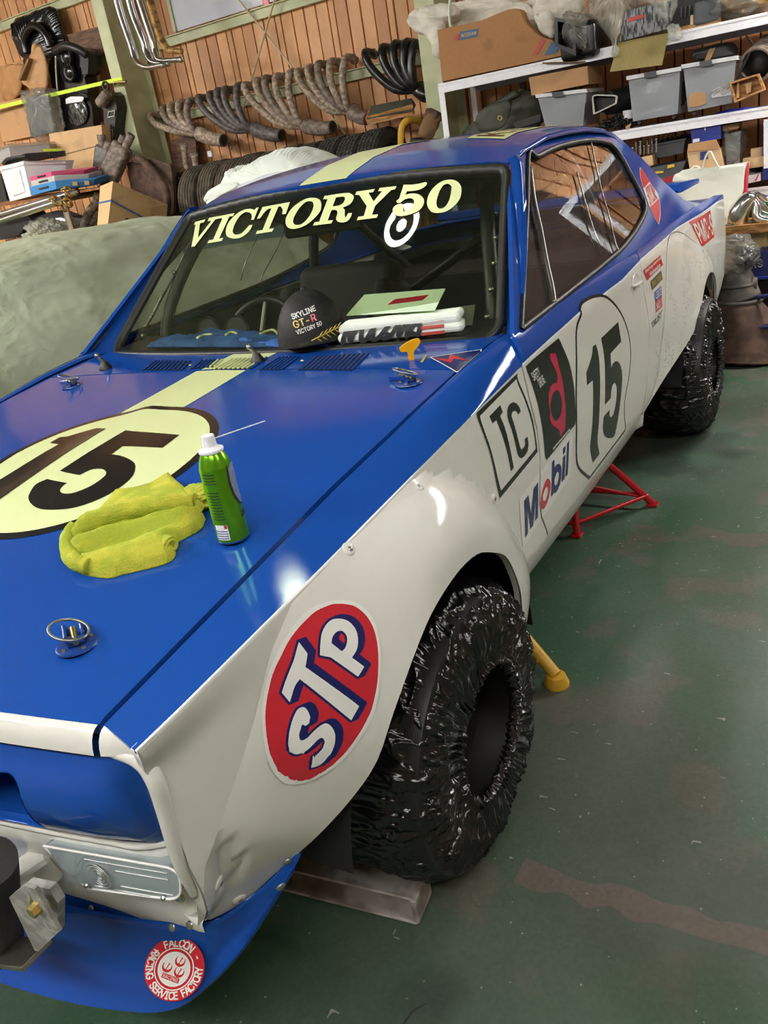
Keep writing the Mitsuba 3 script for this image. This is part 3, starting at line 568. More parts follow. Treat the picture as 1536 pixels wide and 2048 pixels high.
# wheels: rim, tyre; the bags around them are things of their own
def wheel(cx, cy, cz, R, s, steer=0.):
    W = part(CAR, 'wheel', lathe([(.10, -.11), (R * .60, -.11), (R * .64, -.115), (R * .97, -.10), (R, -.07), (R, .07), (R * .97, .10), (R * .64, .115), (R * .60, .105), (R * .56, .02), (.10, -.005), (.05, -.002), (.05, .03), (0, .03)], 48).apply_transform(trimesh.transformations.rotation_matrix(math.pi / 2 * s, Y_)).apply_transform(trimesh.transformations.rotation_matrix(steer, Z_)).apply_translation([cx, cy, cz]), 'rubber', 40, 'dark wheel')
    return W
for s in (1, -1): wheel(s * .735, 0, .301, .283, s); wheel(s * .735, 2.57, .305, .285, s)

# ---- stickers and lettering on the car ----------------------------------------------------------------
GAPS = shapely.union_all([shapely.LineString([q[:2] for q in DOOR_F]).buffer(.005), shapely.LineString([q[:2] for q in DOOR_R]).buffer(.005)])
def decal(name, P, fn, ax, m, off=.0010, step=.02, parent=None, label=None, cut=None):
    g = P if hasattr(P, 'geom_type') else outline(P)
    if cut is not None: g = g.difference(cut)
    if fn is side and g.intersects(FLP.boundary):
        ms = [lift(h, fn, ax, step, off) for q in (g.intersection(FLP), g.difference(FLP)) for h in shapely.get_parts(q) if h.area > 1e-6]; m_ = cat(ms); m_.merge_vertices(); return part(parent or CAR, name, m_, m, True, label)
    return part(parent or CAR, name, lift(g, fn, ax, step, off), m, True, label)
def swept(g, dx, dy, n=6): return shapely.union_all([affinity.translate(g, dx * k / n, dy * k / n) for k in range(n + 1)])
def multi(*P): return shapely.union_all([outline(p) for p in P])
# windscreen lettering
V_ = {
'V': ([(-.5253,1.2521),(-.525,1.2609),(-.4752,1.2644),(-.4754,1.2556),(-.4946,1.2547),(-.4708,1.2147),(-.4401,1.2574),(-.4597,1.2576),(-.4591,1.2667),(-.4072,1.2682),(-.4071,1.2605),(-.4228,1.2596),(-.4674,1.1918),(-.4847,1.1915),(-.5168,1.2529)], None),
'I': ([(-.4064,1.268),(-.3402,1.2702),(-.341,1.2622),(-.3581,1.2618),(-.3597,1.2058),(-.3413,1.2066),(-.3415,1.1984),(-.4078,1.1964),(-.4074,1.2044),(-.3876,1.2049),(-.3894,1.2608),(-.4063,1.2606)], None),
'C': ([(-.2389,1.2763),(-.2352,1.2446),(-.2492,1.2448),(-.2498,1.2511,1),(-.2601,1.261,1),(-.2752,1.2662,1),(-.292,1.2676,1),(-.3087,1.2592,1),(-.3151,1.2413,1),(-.3107,1.2227,1),(-.2991,1.2137,1),(-.2822,1.2105,1),(-.2641,1.2128,1),(-.2525,1.2234,1),(-.246,1.2314),(-.2315,1.2316),(-.2322,1.2186,1),(-.2453,1.2066,1),(-.266,1.2008,1),(-.2954,1.2016,1),(-.3246,1.2088,1),(-.3424,1.2216,1),(-.3502,1.2406,1),(-.3404,1.2584,1),(-.3184,1.2718,1),(-.293,1.2764,1),(-.2723,1.2755,1),(-.2538,1.2713,1),(-.2503,1.276)], None),
'T': ([(-.2245,1.2457),(-.2223,1.2755),(-.1127,1.2779),(-.1086,1.2477),(-.1235,1.2483),(-.13,1.2603,1),(-.1431,1.2688,1),(-.1532,1.2702),(-.1517,1.2149),(-.1328,1.2154),(-.1333,1.2071),(-.1994,1.2057),(-.1989,1.2142),(-.1775,1.2142),(-.1806,1.2681),(-.1944,1.2669,1),(-.2049,1.2572,1),(-.2101,1.2458)], None),
'O': ([(.02,1.253,1),(.0115,1.2648,1),(-.0025,1.2742,1),(-.025,1.2796,1),(-.0498,1.2805,1),(-.0745,1.2734,1),(-.095,1.2593,1),(-.1012,1.2406,1),(-.0948,1.2258,1),(-.079,1.2135,1),(-.0574,1.2071,1),(-.031,1.2072,1),(-.0067,1.2136,1),(.0127,1.2273,1),(.0222,1.2419,1)], [(-.0121,1.2593,1),(-.0231,1.2691,1),(-.037,1.2721,1),(-.0504,1.2702,1),(-.0629,1.2594,1),(-.0689,1.2425,1),(-.0672,1.2282,1),(-.0567,1.2187,1),(-.0424,1.2154,1),(-.0278,1.217,1),(-.0151,1.2267,1),(-.0091,1.2433,1)]),
'R': ([(.0143,1.2717),(.015,1.28),(.0863,1.2795,1),(.1084,1.2759,1),(.1238,1.2672,1),(.1263,1.2577,1),(.1214,1.249,1),(.1065,1.2444,1),(.1004,1.2435),(.1112,1.2363,1),(.1167,1.2266,1),(.124,1.2183,1),(.1271,1.2274),(.1407,1.227),(.1418,1.2166,1),(.1358,1.2082,1),(.1197,1.2063,1),(.1019,1.2106,1),(.0918,1.2184,1),(.089,1.2308,1),(.0826,1.2379,1),(.0733,1.2403,1),(.063,1.2407),(.065,1.2166),(.0834,1.2158),(.0825,1.2079),(.0176,1.2084),(.0182,1.2168),(.0346,1.2164),(.0312,1.2707)], [(.0619,1.2501),(.0607,1.2711),(.0778,1.2709,1),(.0897,1.2696,1),(.0959,1.264,1),(.0952,1.2563,1),(.0891,1.2516,1),(.0789,1.25,1)]),
'Y': ([(.1257,1.2704),(.1266,1.2785),(.1875,1.2779),(.1858,1.2705),(.1709,1.2706),(.1993,1.2477),(.2145,1.2695),(.2013,1.2709),(.2028,1.2788),(.2569,1.2767),(.2565,1.2691),(.2441,1.2687),(.2104,1.2355),(.2115,1.2157),(.2308,1.2147),(.2309,1.2066),(.1662,1.2071),(.1669,1.2154),(.1848,1.2154),(.1819,1.2382),(.1425,1.2675),(.136,1.2696)], None),
'5': ([(.2783,1.2776),(.3036,1.2746,1),(.3275,1.274,1),(.3444,1.2753,1),(.3517,1.2718,1),(.3491,1.2647,1),(.3343,1.259,1),(.3131,1.2585,1),(.2977,1.2598),(.2964,1.2522),(.3157,1.253,1),(.3373,1.2482,1),(.3553,1.238,1),(.3627,1.2269,1),(.3616,1.2154,1),(.3501,1.2072,1),(.3292,1.203,1),(.3063,1.2025,1),(.2888,1.2065,1),(.2753,1.216,1),(.2718,1.2252,1),(.2806,1.2317,1),(.2943,1.2319,1),(.3036,1.2247,1),(.3077,1.214,1),(.3169,1.213,1),(.3262,1.2178,1),(.332,1.226,1),(.3305,1.2335,1),(.3217,1.2401,1),(.3071,1.242,1),(.2965,1.2395,1),(.2891,1.2344,1),(.2787,1.2356,1),(.2743,1.2405,1),(.28,1.2451,1),(.2796,1.2541,1),(.2791,1.2677,1)], None),
'0': ([(.4632,1.2413,1),(.454,1.2556,1),(.4365,1.2673,1),(.4159,1.2724,1),(.3959,1.2709,1),(.379,1.2618,1),(.3695,1.2467,1),(.3703,1.229,1),(.3803,1.2133,1),(.3976,1.2013,1),(.4176,1.1974,1),(.4387,1.1989,1),(.4562,1.209,1),(.4656,1.2237,1)], [(.4317,1.2495,1),(.4257,1.2576,1),(.4143,1.2627,1),(.4041,1.2602,1),(.3989,1.2506,1),(.3982,1.2345,1),(.4011,1.2211,1),(.4095,1.21,1),(.4208,1.207,1),(.4303,1.2105,1),(.4356,1.2243,1)])}
for ch, (o, h) in V_.items():
    g = outline(o); g = g.difference(outline(h)) if h else g
    decal('windscreen_letter', g, wind, 1, 'vinyl_cream', .002, .03, GLASS, f'cream serif letter {ch}' if ch.isalpha() else f'cream serif figure {ch}')
# bonnet: stripe, roundel, number
rd = affinity.rotate(affinity.scale(shapely.Point(.073, -.118).buffer(1, quad_segs=24), .272, .276), 0)
st = shapely.box(-.073, -.70, .095, .398)
for g in shapely.get_parts(st.intersection(hood.buffer(-.002)).difference(rd)): decal('bonnet_stripe', g, top, 2, 'vinyl_cream', .0008, .03, HOOD, 'cream centre stripe')
decal('cowl_stripe', shapely.box(-.066, .406, .086, .56).intersection(cowl.buffer(-.002)), top, 2, 'vinyl_cream', .0008, .02, COWL, 'cream stripe on the cowl')
decal('roundel_ring', rd.difference(rd.buffer(-.019)), top, 2, 'vinyl_black', .0010, .03, HOOD, 'black ring of the roundel')
decal('roundel', rd.buffer(-.019), top, 2, 'vinyl_cream', .0010, .03, HOOD, 'cream roundel')
one = [(-.0152,.0186),(-.0595,.0287),(-.1059,-.0172,1),(-.1274,-.0216),(-.1279,-.0505),(-.0905,-.0557),(-.0964,-.2137)]
q = [np.array(v[:2]) for v in one]; d_ = (q[6] - q[5]) / np.linalg.norm(q[6] - q[5]); e_ = [(.0047,-.2887)][0]
decal('number', [tuple(v) for v in q[:6]] + [tuple(q[5] + d_ * .40), tuple(np.array(e_[:2]) + d_ * .13), tuple(np.array(e_[:2]))], top, 2, 'vinyl_black', .0018, .03, HOOD, 'black figure 1')
five = [(.0453,.0195),(.2113,.0132),(.2177,-.046),(.1306,-.0495,1),(.107,-.0519),(.1126,-.0893),(.1346,-.0909,1),(.1696,-.0995,1),(.2041,-.1149,1),(.2269,-.1365,1),(.2427,-.1617,1),(.2476,-.1943,1),(.2421,-.2277,1),(.2273,-.2557,1),(.203,-.2789,1),(.1669,-.2916,1),(.1295,-.2948,1),(.0934,-.2846,1),(.0624,-.2665,1),(.0454,-.2466,1),(.0337,-.2224,1),(.0408,-.2003),(.105,-.2052),(.105,-.2163,1),(.1147,-.2319,1),(.1312,-.2395,1),(.1503,-.2379,1),(.1627,-.2281,1),(.175,-.2061,1),(.1769,-.1786,1),(.1717,-.162,1),(.1567,-.1499,1),(.1372,-.1452,1),(.117,-.1513,1),(.1076,-.174),(.0421,-.1674)]
decal('number', five, top, 2, 'vinyl_black', .0018, .03, HOOD, 'black figure 5')
for P in [[(-.663 - .008, -.28 + .07 * i), (-.645, -.27 + .07 * i), (-.645, -.245 + .07 * i), (-.671, -.255 + .07 * i)] for i in range(7)]: decal('dash_mark', P, top, 2, 'vinyl_white', .0012, .03, HOOD, 'pale dash')
# cowl: louvres, warning triangle, pull handle, washer jets
def slot(a, b):
    a, b = np.array(a[:2]), np.array(b[:2]); d = b - a; d /= np.linalg.norm(d); n = np.array([-d[1], d[0]]) * .0042
    g = shapely.LineString([a, b]).buffer(.0042, cap_style='round'); inner_ = lift(g, top, 2, .02, .0016); k = part(COWL, 'vent_slot', inner_, 'black_matte', True)
    L = np.array([a, b]); P = np.vstack([L + n, (L + n)[::-1] * 1]); s = [(p[0] - n[0] * 1.3, p[1] - n[1] * 1.3) for p in (a, .5 * (a + b), b)]
    part(k, 'slot_lip', tube([(u, w, float(top(u, w)) + .0022) for u, w in s], .0030, 8, sub=3), 'vinyl_cream' if -.066 < a[0] < .085 else 'paint_blue', True)
for (A, B, A2, B2, n) in (([(-.2958,.4204)][0], [(-.3343,.504)][0], [(-.141,.4073)][0], [(-.1856,.489)][0], 10), ([(-.1104,.4177)][0], [(-.1391,.4892)][0], [(-.0421,.4248)][0], [(-.0668,.4873)][0], 6), ([(-.0208,.4001)][0], [(-.0346,.4934)][0], [(.0997,.4055)][0], [(.0817,.4932)][0], 9), ([(.1386,.3966)][0], [(.1235,.4945)][0], [(.2022,.395)][0], [(.1843,.4948)][0], 6), ([(.2633,.3939)][0], [(.2398,.4956)][0], [(.4084,.3903)][0], [(.3809,.5122)][0], 12)):
    for t in np.linspace(0, 1, n): slot(np.array(A) * (1 - t) + np.array(A2) * t, np.array(B) * (1 - t) + np.array(B2) * t)
for a, b in [p[:2] for p in [(-.1473,.4548),(.2197,.4683)]]: rivet((a, b, float(top(a, b))), (0, 0, 1), .006, .003, 'brass')
tri_ = outline([(.5711,.4789),(.6792,.5323),(.696,.4807,1),(.6951,.4228,1),(.6946,.372)])
decal('warning_triangle', tri_, top, 2, 'vinyl_navy', .0010, .02, COWL, 'dark blue triangle sticker'); decal('warning_border', tri_.difference(tri_.buffer(-.003)), top, 2, 'vinyl_white', .0014, .02, COWL, 'white border')
decal('lightning_flash', [(.5823,.4747),(.6259,.4647),(.6154,.4991),(.6818,.4533),(.6377,.4681),(.6436,.4397)], top, 2, 'vinyl_red', .0014, .02, COWL, 'red lightning flash')
decal('yellow_tag', [(.5515,.498),(.5571,.4969),(.5712,.4452),(.5639,.4452)], top, 2, 'vinyl_gold', .001, .02, COWL, 'small yellow tag')
hp = np.array([(.5315,.4652)][0][:2] + (0,)); hp[2] = float(top(hp[0], hp[1]))
uT, vT = right0 * 1., np.array([0, 0, 1.])
hs = outline([(-.006, 0), (.006, 0), (.008, .018, 1), (.020, .030, 1), (.026, .040, 1), (.020, .046, 1), (0, .043, 1), (-.020, .034, 1), (-.024, .028, 1), (-.020, .022, 1), (-.008, .020, 1)])
hm = trimesh.creation.extrude_polygon(hs, .010, engine='earcut'); v = hm.vertices
part(CAR, 'pull_handle', trimesh.Trimesh(hp + v[:, :1] * uT + v[:, 1:2] * vT + (v[:, 2:] - .005) * np.cross(uT, vT), hm.faces), 'yellow_plastic', 30, 'yellow pull handle')
def jet(p, up, key='wiper_spindle'):
    q = np.array(p); k = part(CAR, key, cat(mv(lathe([(.019, 0), (.018, .006), (.012, .016), (.009, .022), (0, .022)], 20), *q)), 'rubber', 30, 'black wiper spindle'); d = np.array([.0, -.35, .94])
    part(k, 'spindle_tip', cyl(q + [0, 0, .018], q + np.array([-.010, -.006, .038]), .006, 12), 'steel'); part(k, 'spindle_knob', mv(trimesh.creation.icosphere(2, .008), *(q + np.array([-.012, -.007, .042]))), 'steel', True)
for px in [(.081,.4637),(-.482,.4528)]: jet((px[0], px[1], float(top(px[0], px[1]))), None)
# bonnet pins
def bonnet_pin(x, y, ang, sc=1.):
    z = float(top(x, y)); e = .01; M = T
    k = part(CAR, 'bonnet_pin', None or mv(lathe([(0, .0035), (.026, .0035), (.030, .002), (.031, 0)], 28), x, y, z), 'blue_anodised', 30, 'chrome bonnet pin with a ring')
    def put(m): return mv(rot(m, Z_, ang), x, y, z)
    for s in (-1, 1): part(k, 'lever', put(mv(rot(cbox(.055, .005, .012, .002), Y_, -6), -.022, s * .012, .012)), 'blue_anodised', False)
    part(k, 'pin', put(cyl((-.028, 0, .014), (.012, 0, .010), .0045, 12)), 'brass', 30); part(k, 'spring', put(cyl((.004, -.012, .008), (.004, .012, .008), .007, 14)), 'blue_anodised')
    part(k, 'ring', put(ring((-.002, -.004, .026), .0022, .027, (.15, .35, .93), 36, 8)), 'steel', True)
    for a in (20, 110, 200, 300): part(k, 'screw', put(mv(lathe([(0, .003), (.003, .003), (.004, 0)], 8), .022 * math.cos(math.radians(a)), .022 * math.sin(math.radians(a)), .003)), 'steel')
for p, a in zip([(.5042,-.5528),(.5972,.3243),(-.474,.3183)], (-35, -20, -15)): bonnet_pin(p[0], p[1], a)
bonnet_pin(-.513, -.56, -35)
# flank: oval sticker
ovW = outline([(-.3079,.7713,1),(-.2752,.7504,1),(-.2634,.7203,1),(-.2742,.6796,1),(-.2975,.6416,1),(-.3317,.5971,1),(-.3696,.5727,1),(-.4129,.5543,1),(-.4543,.5528,1),(-.4833,.5691,1),(-.5009,.6014,1),(-.5027,.6419,1),(-.4883,.6872,1),(-.4657,.723,1),(-.442,.7485,1),(-.4067,.7694,1),(-.3584,.7822,1)])
ovR = outline([(-.3035,.7633,1),(-.2795,.7451,1),(-.2707,.7158,1),(-.2791,.6824,1),(-.3015,.6441,1),(-.3368,.6026,1),(-.3746,.5784,1),(-.4156,.5609,1),(-.455,.5587,1),(-.4782,.5732,1),(-.4943,.6031,1),(-.4976,.6426,1),(-.4844,.6848,1),(-.4635,.7177,1),(-.4404,.7416,1),(-.4036,.7638,1),(-.3592,.7748,1),(-.3254,.7711,1)])
OV = decal('oval_sticker', ovW, side, 0, 'vinyl_white', .0026, .012, None, 'red and white oval sticker on the front wing'); decal('oval_field', ovR, side, 0, 'vinyl_red', .0032, .012, OV, 'red field')
LT = {'P': multi([(-.3768,.7211),(-.3682,.7339,1),(-.3544,.7483,1),(-.3355,.7526,1),(-.3196,.7478,1),(-.3062,.7363,1),(-.3017,.7204,1),(-.3063,.7064,1),(-.3166,.6956,1),(-.3315,.6903),(-.3192,.6677),(-.3358,.6607),(-.3628,.7094)]).difference(multi([(-.3512,.7262),(-.3444,.7325,1),(-.3332,.7342,1),(-.3249,.7304,1),(-.3218,.7215,1),(-.3262,.7137,1),(-.3344,.7082,1),(-.3421,.7076)])),
      'T': multi([(-.396,.7537),(-.3926,.7329),(-.3989,.7255,1),(-.4047,.7189),(-.3531,.6209),(-.3733,.6087),(-.4197,.708),(-.4309,.7022,1),(-.4464,.6863),(-.4505,.7049),(-.4372,.718,1),(-.4162,.7356,1)]),
      'S': multi([(-.4325,.67,1),(-.4285,.6627,1),(-.4285,.6513),(-.4343,.6435),(-.4406,.6435),(-.4439,.6477,1),(-.4483,.6433,1),(-.4538,.6364,1),(-.4541,.6282,1),(-.4447,.6261,1),(-.4284,.6302,1),(-.4134,.6298,1),(-.4063,.6209,1),(-.4045,.6055,1),(-.4123,.5886,1),(-.426,.5775,1),(-.4406,.574,1),(-.4519,.5777),(-.4448,.5953),(-.4371,.5947,1),(-.4286,.5977,1),(-.4232,.605,1),(-.4247,.6126,1),(-.4327,.6137,1),(-.4487,.6094,1),(-.4633,.6105,1),(-.4721,.6198,1),(-.4727,.6322,1),(-.4649,.6479,1),(-.4539,.6615,1),(-.4413,.6708,1)])}
o0, o1, o2 = [np.array(v) for v in [(-.393,.679),(-.3822,.6769),(-.3892,.6767)]]; dv = o1 - o0; bw = float(np.linalg.norm(o2 - o0)) * .72
for ch in 'STP':
    decal('letter_shadow', swept(LT[ch].buffer(bw), dv[0], dv[1]), side, 0, 'vinyl_navy', .0038, .012, OV, f'navy shadow of the letter {ch}')
    decal('letter', LT[ch], side, 0, 'vinyl_white', .0044, .012, OV, f'white letter {ch}')
# TC panel, dark panel, door number, lettering
tcO, tcI = outline([(.5126,.8758),(.5072,.868,1),(.5138,.8502,1),(.53,.8195,1),(.5431,.7891,1),(.5548,.752,1),(.559,.7134,1),(.5599,.6701),(.3275,.6535),(.3214,.693,1),(.3169,.7418,1),(.3098,.7783,1),(.2976,.816,1),(.2873,.8476,1),(.2864,.861)]), outline([(.5003,.8662),(.5054,.8497,1),(.5214,.819,1),(.5344,.7888,1),(.546,.7517,1),(.551,.7163,1),(.551,.6814),(.3372,.667),(.3306,.6986,1),(.3248,.7387,1),(.3175,.7754,1),(.3056,.8145,1),(.298,.8409,1),(.298,.8505)])
TC = decal('class_panel', tcI, side, 0, 'paint_white', .0012, .02, None, 'class panel reading TC on the front wing', GAPS); decal('border', tcO.difference(tcI), side, 0, 'vinyl_black', .0014, .02, TC, 'black border', GAPS)
decal('letter', [(.3388,.8355),(.3968,.8402),(.4041,.8221),(.3879,.8192),(.4011,.7874,1),(.4089,.7482,1),(.4157,.689),(.3992,.6868),(.3944,.7299,1),(.3842,.7733,1),(.375,.7969,1),(.367,.8173),(.3471,.8172)], side, 0, 'vinyl_black', .0018, .02, TC, 'black letter T')
decal('letter', [(.494,.7928),(.4789,.7907),(.4712,.8014,1),(.4552,.8061,1),(.4439,.8005,1),(.4491,.7812,1),(.4569,.7495,1),(.4621,.7247,1),(.4677,.7111),(.4802,.7112,1),(.4938,.7143,1),(.4936,.726),(.5108,.7265),(.5109,.7078,1),(.5002,.6951,1),(.4776,.6906,1),(.4583,.6952,1),(.4461,.708,1),(.442,.7308,1),(.4351,.7656,1),(.4251,.7945,1),(.4246,.8103,1),(.433,.823,1),(.4517,.8261,1),(.4697,.822,1),(.4851,.811,1),(.4927,.7997,1)], side, 0, 'vinyl_black', .0018, .02, TC, 'black letter C')
DP = decal('dark_panel', [(.5657,.8701,1),(.582,.8782,1),(.7692,.8828,1),(.7886,.8811,1),(.8016,.8638,1),(.8386,.8004,1),(.8487,.7391,1),(.8432,.6775,1),(.8325,.6434,1),(.8095,.6403),(.6301,.629,1),(.6116,.6328,1),(.6057,.6476,1),(.6064,.7138,1),(.596,.7853,1),(.5762,.8444,1)], side, 0, 'vinyl_black', .0012, .02, None, 'black door panel with a crimson hand sign', GAPS)
decal('hand_sign', multi([(.7161,.8615,1),(.7286,.8614,1),(.7382,.8564,1),(.7482,.8567,1),(.7553,.8454,1),(.7612,.8159,1),(.7716,.7776,1),(.7717,.7346,1),(.7687,.6993,1),(.7537,.6568),(.7263,.6521,1),(.7131,.6533,1),(.71,.6691,1),(.6849,.6872,1),(.6651,.7032,1),(.6572,.7235,1),(.6642,.7299,1),(.6622,.7566,1),(.672,.7775,1),(.6964,.7905,1),(.7343,.7863),(.7414,.8044,1),(.7207,.8381,1),(.7109,.8562,1)]).difference(multi([(.7315,.7661,1),(.7483,.7422,1),(.7453,.7181,1),(.7242,.7002,1),(.6893,.7017,1),(.6723,.7253,1),(.6742,.7526,1),(.7029,.7693,1)])), side, 0, 'vinyl_crimson', .0018, .02, DP, 'crimson hand sign')
decal('small_text', fit_quad(text_poly('SAFETY', 1, True), [(.5953,.8314),(.6394,.8345),(.6281,.856),(.5814,.8552)]), side, 0, 'vinyl_white', .0018, .02, DP, 'white text SAFETY')
decal('small_text', fit_quad(text_poly('DRIVE', 1, True), [(.6254,.8062),(.6636,.8086),(.6493,.8306),(.613,.8309)]), side, 0, 'vinyl_white', .0018, .02, DP, 'white text DRIVE')
qa = [np.array(v) for v in [(.6578,.6395),(.7891,.6442)]]
decal('small_text', shapely.union_all([shapely.LineString([qa[0] + (qa[1] - qa[0]) * a, qa[0] + (qa[1] - qa[0]) * b]).buffer(.0028, cap_style='flat') for a, b in [(k / 22., k / 22. + .032) for k in range(22)]]), side, 0, 'vinyl_white', .0018, .03, DP, 'tiny white line of text')
MO = decal('oil_sticker', [(.4267,.6091),(.8075,.6296),(.7915,.5618),(.7727,.5159),(.4302,.4815),(.4254,.5301,1),(.4258,.5749,1)], side, 0, 'vinyl_white', .0010, .02, None, 'white sticker reading Mobil', GAPS)
for ch, g, m in (('M', multi([(.4525,.5906),(.48,.5938),(.4875,.543),(.5144,.5949),(.5453,.599),(.5296,.5123),(.5109,.5118),(.5237,.5679),(.4973,.5058),(.478,.5058),(.4692,.5622),(.4625,.5026),(.4452,.4995)]), 'vinyl_navy'),
    ('o', multi([(.562,.5586,1),(.5788,.5745,1),(.6007,.5823,1),(.6164,.5764,1),(.6255,.5622,1),(.6224,.5461,1),(.6052,.5266,1),(.5789,.5161,1),(.5608,.5198,1),(.5513,.5321,1),(.5541,.5465,1)]).difference(multi([(.5689,.5508,1),(.5805,.5597,1),(.5955,.5634,1),(.6043,.558,1),(.6045,.5476,1),(.5983,.5392,1),(.5871,.5331,1),(.5731,.5366,1)])), 'vinyl_red'),
    ('b', multi([(.6446,.6102),(.6621,.6099),(.6591,.5894),(.6745,.5907,1),(.6955,.5844,1),(.7067,.5698,1),(.7038,.5483,1),(.6904,.5294,1),(.6651,.5209,1),(.6457,.5246,1),(.6395,.5276),(.6383,.5246),(.624,.5237)]).difference(multi([(.6616,.5644,1),(.6756,.5706,1),(.6857,.564,1),(.6855,.5527,1),(.6739,.5415,1),(.6584,.5401,1),(.6523,.5508,1),(.6543,.5595,1)])), 'vinyl_navy'),
    ('i', multi([(.7226,.5908),(.7427,.591),(.7269,.5303),(.7041,.5301)], [(.7269,.614),(.7468,.6136),(.7431,.5989),(.7238,.5976)]), 'vinyl_navy'), ('l', multi([(.7599,.615),(.7766,.6168),(.7527,.5319),(.7331,.5318)]), 'vinyl_navy')):
    decal('letter', g, side, 0, m, .0016, .02, MO, f'{"red" if ch == "o" else "navy"} letter {ch}', GAPS)
rn = outline([(1.1803,.9063,1),(1.2381,.8839,1),(1.3018,.8465,1),(1.3562,.8002,1),(1.3963,.7442,1),(1.41,.6845,1),(1.3967,.6403,1),(1.371,.5996,1),(1.3347,.5625,1),(1.3175,.5285,1),(1.3224,.4868,1),(1.3367,.4535),(1.3323,.4393),(.9438,.4374),(.9179,.4527,1),(.844,.5087,1),(.8252,.5514,1),(.8365,.6262,1),(.8548,.7097,1),(.8853,.7883,1),(.9118,.86,1),(.9364,.8857,1),(.9731,.9015,1),(.9761,.9133,1),(1.0077,.9237,1),(1.0722,.9232,1),(1.1351,.9157,1)])
RN = decal('door_roundel', rn.buffer(-.006), side, 0, 'paint_white', .0012, .02, None, 'white door roundel with a black outline', GAPS); decal('outline_ring', rn.difference(rn.buffer(-.008)), side, 0, 'vinyl_black', .0014, .02, RN, 'black outline', GAPS)
decal('number', [(1.0348,.7948),(1.061,.7943),(1.0749,.7601,1),(1.0711,.7076,1),(1.0551,.6445,1),(1.0357,.5818,1),(1.0178,.532,1),(1.0216,.5078,1),(1.0376,.4771),(.9709,.4764),(.9494,.5189,1),(.9508,.5433,1),(.9734,.5901,1),(.9933,.6512,1),(1.0043,.7091),(.9531,.7105),(.9561,.7446),(.996,.7614,1),(1.0244,.7794,1)], side, 0, 'vinyl_black', .0020, .02, RN, 'black figure 1')
decal('number', [(1.1163,.7968),(1.2949,.7995),(1.3069,.737),(1.1881,.7326),(1.1827,.691),(1.2075,.6978,1),(1.2421,.6941,1),(1.274,.6758,1),(1.2935,.6409,1),(1.2825,.6001,1),(1.2575,.5487,1),(1.2255,.4997,1),(1.1949,.4746,1),(1.143,.4865,1),(1.0932,.5125,1),(1.0748,.5423,1),(1.0868,.5751),(1.1454,.5749),(1.1441,.558,1),(1.1586,.5472,1),(1.1892,.5482,1),(1.2163,.5714,1),(1.2297,.6022,1),(1.2273,.6233,1),(1.2091,.6376,1),(1.1836,.637,1),(1.1695,.6244,1),(1.1607,.6057),(1.1019,.6053),(1.1163,.6664,1),(1.1258,.7187,1),(1.1254,.7595,1)], side, 0, 'vinyl_black', .0020, .02, RN, 'black figure 5')
# rear stickers
def label_(name, quad, m, lines, tm, fn, ax, label, inset=.12, cut=None, off=.0012):
    k = decal(name, quad, fn, ax, m, off, .03, None, label, cut); q = np.array([v[:2] for v in quad]); n = len(lines)
    for i, (s, x0, x1) in enumerate(lines):
        a, b = 1 - (i + 1) / n + inset / n, 1 - i / n - inset / n
        f = lambda s_, t: q[0] * (1 - s_) * (1 - t) + q[1] * s_ * (1 - t) + q[2] * s_ * t + q[3] * (1 - s_) * t
        decal('text', fit_quad(text_poly(s, 1, True), [f(x0, a), f(x1, a), f(x1, b), f(x0, b)]), fn, ax, tm, off + .0006, .03, k, f'lettering {s}')
label_('club_sticker', [(2.7129,.7842),(3.1239,.7625),(3.0461,.8945),(2.4892,.9188)], 'vinyl_red', [('PMC-S', .05, .98)], 'vinyl_white', side, 0, 'red sticker reading PMC-S', .10)
label_('service_sticker', [(1.6791,.8447),(1.9326,.8504),(1.8985,.889),(1.6424,.885)], 'vinyl_red', [('Racing service', .06, .97), ('Watanabe', .2, .85)], 'vinyl_white', side, 0, 'red sticker reading Racing service Watanabe')
label_('small_sticker', [(1.7363,.8003),(1.9065,.805),(1.8926,.8376),(1.7239,.8336)], 'vinyl_grey', [('ERG-SENG', .08, .92)], 'vinyl_gold', side, 0, 'grey sticker with gold letters', .25)
label_('oil_sticker', [(1.7726,.7549),(1.8745,.7515),(1.8726,.7885),(1.7664,.7876)], 'vinyl_royal', [('LIQUI', .08, .92)], 'vinyl_white', side, 0, 'blue sticker reading LIQUI')
label_('oil_sticker', [(1.7688,.7169),(1.8693,.7157),(1.8742,.7508),(1.7736,.7539)], 'vinyl_red', [('MOLY', .08, .92)], 'vinyl_white', side, 0, 'red sticker reading MOLY')
decal('text', fit_quad(text_poly('TRUST', 1, True), [(1.6982,.6777),(1.8402,.6795),(1.8737,.7058),(1.6873,.699)]), side, 0, 'vinyl_grey', .0012, .03, None, 'grey lettering TRUST')
sp = outline([(2.2441,1.1661,1),(2.2619,1.1329,1),(2.28,1.0961,1),(2.2985,1.0555,1),(2.2567,1.0222,1),(2.1933,.9925,1),(2.106,.9676),(2.0904,.9946,1),(2.1009,1.0362,1),(2.1274,1.0852,1),(2.1598,1.1278,1),(2.2018,1.1545,1)])
SPK = decal('spear_sticker', sp, green, 0, 'vinyl_white', .0012, .03, None, 'red spear sticker on the rear pillar'); si = sp.buffer(-.004); bandq = [(2.0978,1.0336),(2.2974,1.0453),(2.309,1.1115),(2.1381,1.0963)]
decal('spear_field', si.difference(shapely.Polygon([b[:2] for b in bandq]).buffer(.001)), green, 0, 'vinyl_red', .0018, .03, SPK, 'red field'); decal('text', fit_quad(text_poly('SKYLINE', 1, True), [(2.1114,1.0348),(2.2566,1.0445),(2.3011,1.1082),(2.1658,1.0977)]).intersection(si), green, 0, 'vinyl_red', .0018, .03, SPK, 'red lettering SKYLINE')
